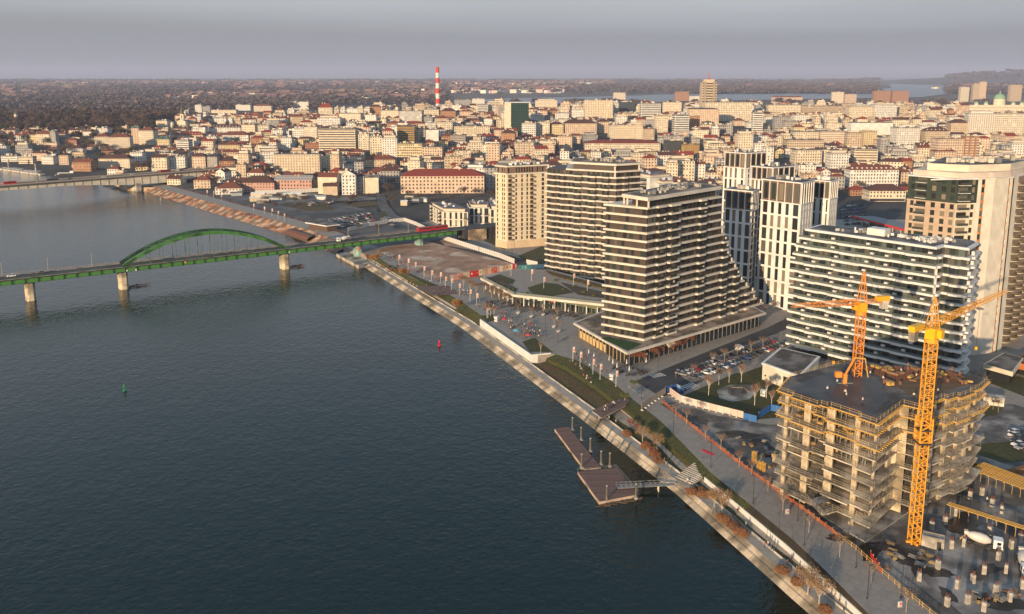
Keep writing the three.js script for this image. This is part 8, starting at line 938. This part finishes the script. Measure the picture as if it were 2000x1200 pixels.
// ---------- wooded hill, far plain ----------
{
  const scatter = (name, label, geo, mat, list, tint) => { const o = new THREE.InstancedMesh(geo, mat, list.length), m = new THREE.Matrix4(), q = new THREE.Quaternion(), up = V(0, 1, 0); list.forEach(([x, y, z, s, sy, r, c], i) => { m.compose(V(x, y, z), q.setFromAxisAngle(up, r), V(s, sy, s)); o.setMatrixAt(i, m); if (c) o.setColorAt(i, c); }); o.name = name; shade(o); o.userData.kind = 'stuff'; o.userData.label = label; scene.add(o); return o; };
  const R = rng(808), wg = mergeGeometries(kinds.wood[0]), woods = [], col = (r, g, b) => new THREE.Color().setRGB(r, g, b);
  for (let i = 0; i < 9000 && woods.length < 2000; i++) { const u = R() * 440 - 90, v = 206 + R() * 70, [x, y, z] = site(u, v); if (z < -2100 || inland(x, z) < 60) continue; if (v > 262 && R() < 0.86) continue; if (v > 253 && u < 120 && R() < 0.65) continue; if (u > 300 && v > 236) continue; if (placed.some(([a, b, r]) => (a - x) ** 2 + (b - z) ** 2 < r * r)) continue; let hid = false; for (const [l, r, tp, ft, dist] of sil) if (u > l && u < r && dist > -z && v - 11 < ft - 2) { hid = true; break; } if (hid) continue; const c = R() < 0.12 ? 0.35 : 0.6 + R() * 1.1; woods.push([x, y - 0.5, z, 0.7 + R() * 0.7, 0.6 + R() ** 2 * 1.3, R() * 6, col(c, c * (0.92 + R() * 0.12), c)]); }
  scatter('fortress_woodland', 'dark leafless wood covering the fortress hill', wg, M(0.085, 0.058, 0.042, 0.95), woods);
  { const g = mb(); const a = site(-40, 268), b = site(130, 270), c = site(110, 254), d = site(-40, 251); const pts = [a, b, c, d], n = 12; for (let i = 0; i < n; i++) for (let j = 0; j < n; j++) { const at = (s, t) => { const x = lerp(lerp(a[0], b[0], s), lerp(d[0], c[0], s), t), z = lerp(lerp(a[2], b[2], s), lerp(d[2], c[2], s), t); return [x, terrain(x, z) + 0.9, z]; }; g.quad(at(i / n, j / n), at((i + 1) / n, j / n), at((i + 1) / n, (j + 1) / n), at(i / n, (j + 1) / n)); } ground('meadow', g.geo(), mGrass, 'green slope below the fortress hill'); }
  // far houses and groves on the plain
  const hg = mergeGeometries([mb().color([0.74, 0.70, 0.64]).box(0, 2.5, 0, 11, 6, 9).geo(), mb().color([0.24, 0.145, 0.115]).quad([-6, 5.5, 5], [6, 5.5, 5], [6, 9, 0], [-6, 9, 0]).quad([6, 5.5, -5], [-6, 5.5, -5], [-6, 9, 0], [6, 9, 0]).geo()]), far = [], grove = [];
  for (let i = 0; i < 30000 && far.length < 2200; i++) { const u = R() * 2200 - 100, v = 164 + R() ** 1.6 * 34, [x, z] = P(u, v, 6); if (-z < 2500) continue; const dens = fbm(((x / 4000) % 1 + 1) % 1, ((z / 6500) % 1 + 1) % 1, 6, 3, 91); if (dens < (u < 1100 ? 0.475 : 0.59)) continue; if (u > 1200 && v < 172) continue; if (u > 860 && v > 182 && v < 205) continue; const s = (1.1 + R() * 1.5) * (1 + -z / 7000); far.push([x, terrain(x, z), z, s, s * 0.9, R() * 3, col(0.85 + R() * 0.3, 0.85 + R() * 0.2, 0.8 + R() * 0.2)]); }
  scatter('far_village_houses', 'far-off villages of pale red-roofed houses on the plain', hg, M(1, 1, 1, 0.9, null, { vertexColors: true }), far);
  for (let i = 0; i < 40000 && grove.length < 9000; i++) { const u = R() * 2200 - 100, v = 160 + R() ** 1.4 * 54, [x, z] = P(u, v, 6); if (-z < (u < 620 ? 1950 : 2250) || (v > 204 && u > 620)) continue; const dens = fbm(((x / 5200) % 1 + 1) % 1, ((z / 9000) % 1 + 1) % 1, 7, 5, 41); if (dens < 0.455 && R() < 0.85) continue; if (fbm(((x / 4000) % 1 + 1) % 1, ((z / 6500) % 1 + 1) % 1, 6, 3, 91) > (u < 1100 ? 0.48 : 0.6) && R() < 0.7) continue; if (u > 870 && v > 183 && v < 203 && !(u < 1200 && v < 186)) continue; if (u > 1715 && u < 1850 && v < 192) continue; const s = (1.2 + R()) * (1 + -z / 7000), c = 0.75 + R() * 0.6; grove.push([x, terrain(x, z) - 1, z, s * 1.6, s * 0.85, R() * 6, col(c, c * 0.95, c)]); }
  scatter('plain_woodland', 'brown winter groves spread over the far plain', mergeGeometries(branchy(20, 9, 5, { trunk: 0.2, r: 0.3, wide: 0.6, leaves: 160, clump: 3.4, leaf: 2.2, thin: 0.5, limbs: 4 })), M(0.125, 0.098, 0.085, 0.95), grove);
}
renderer.render(scene, camera);
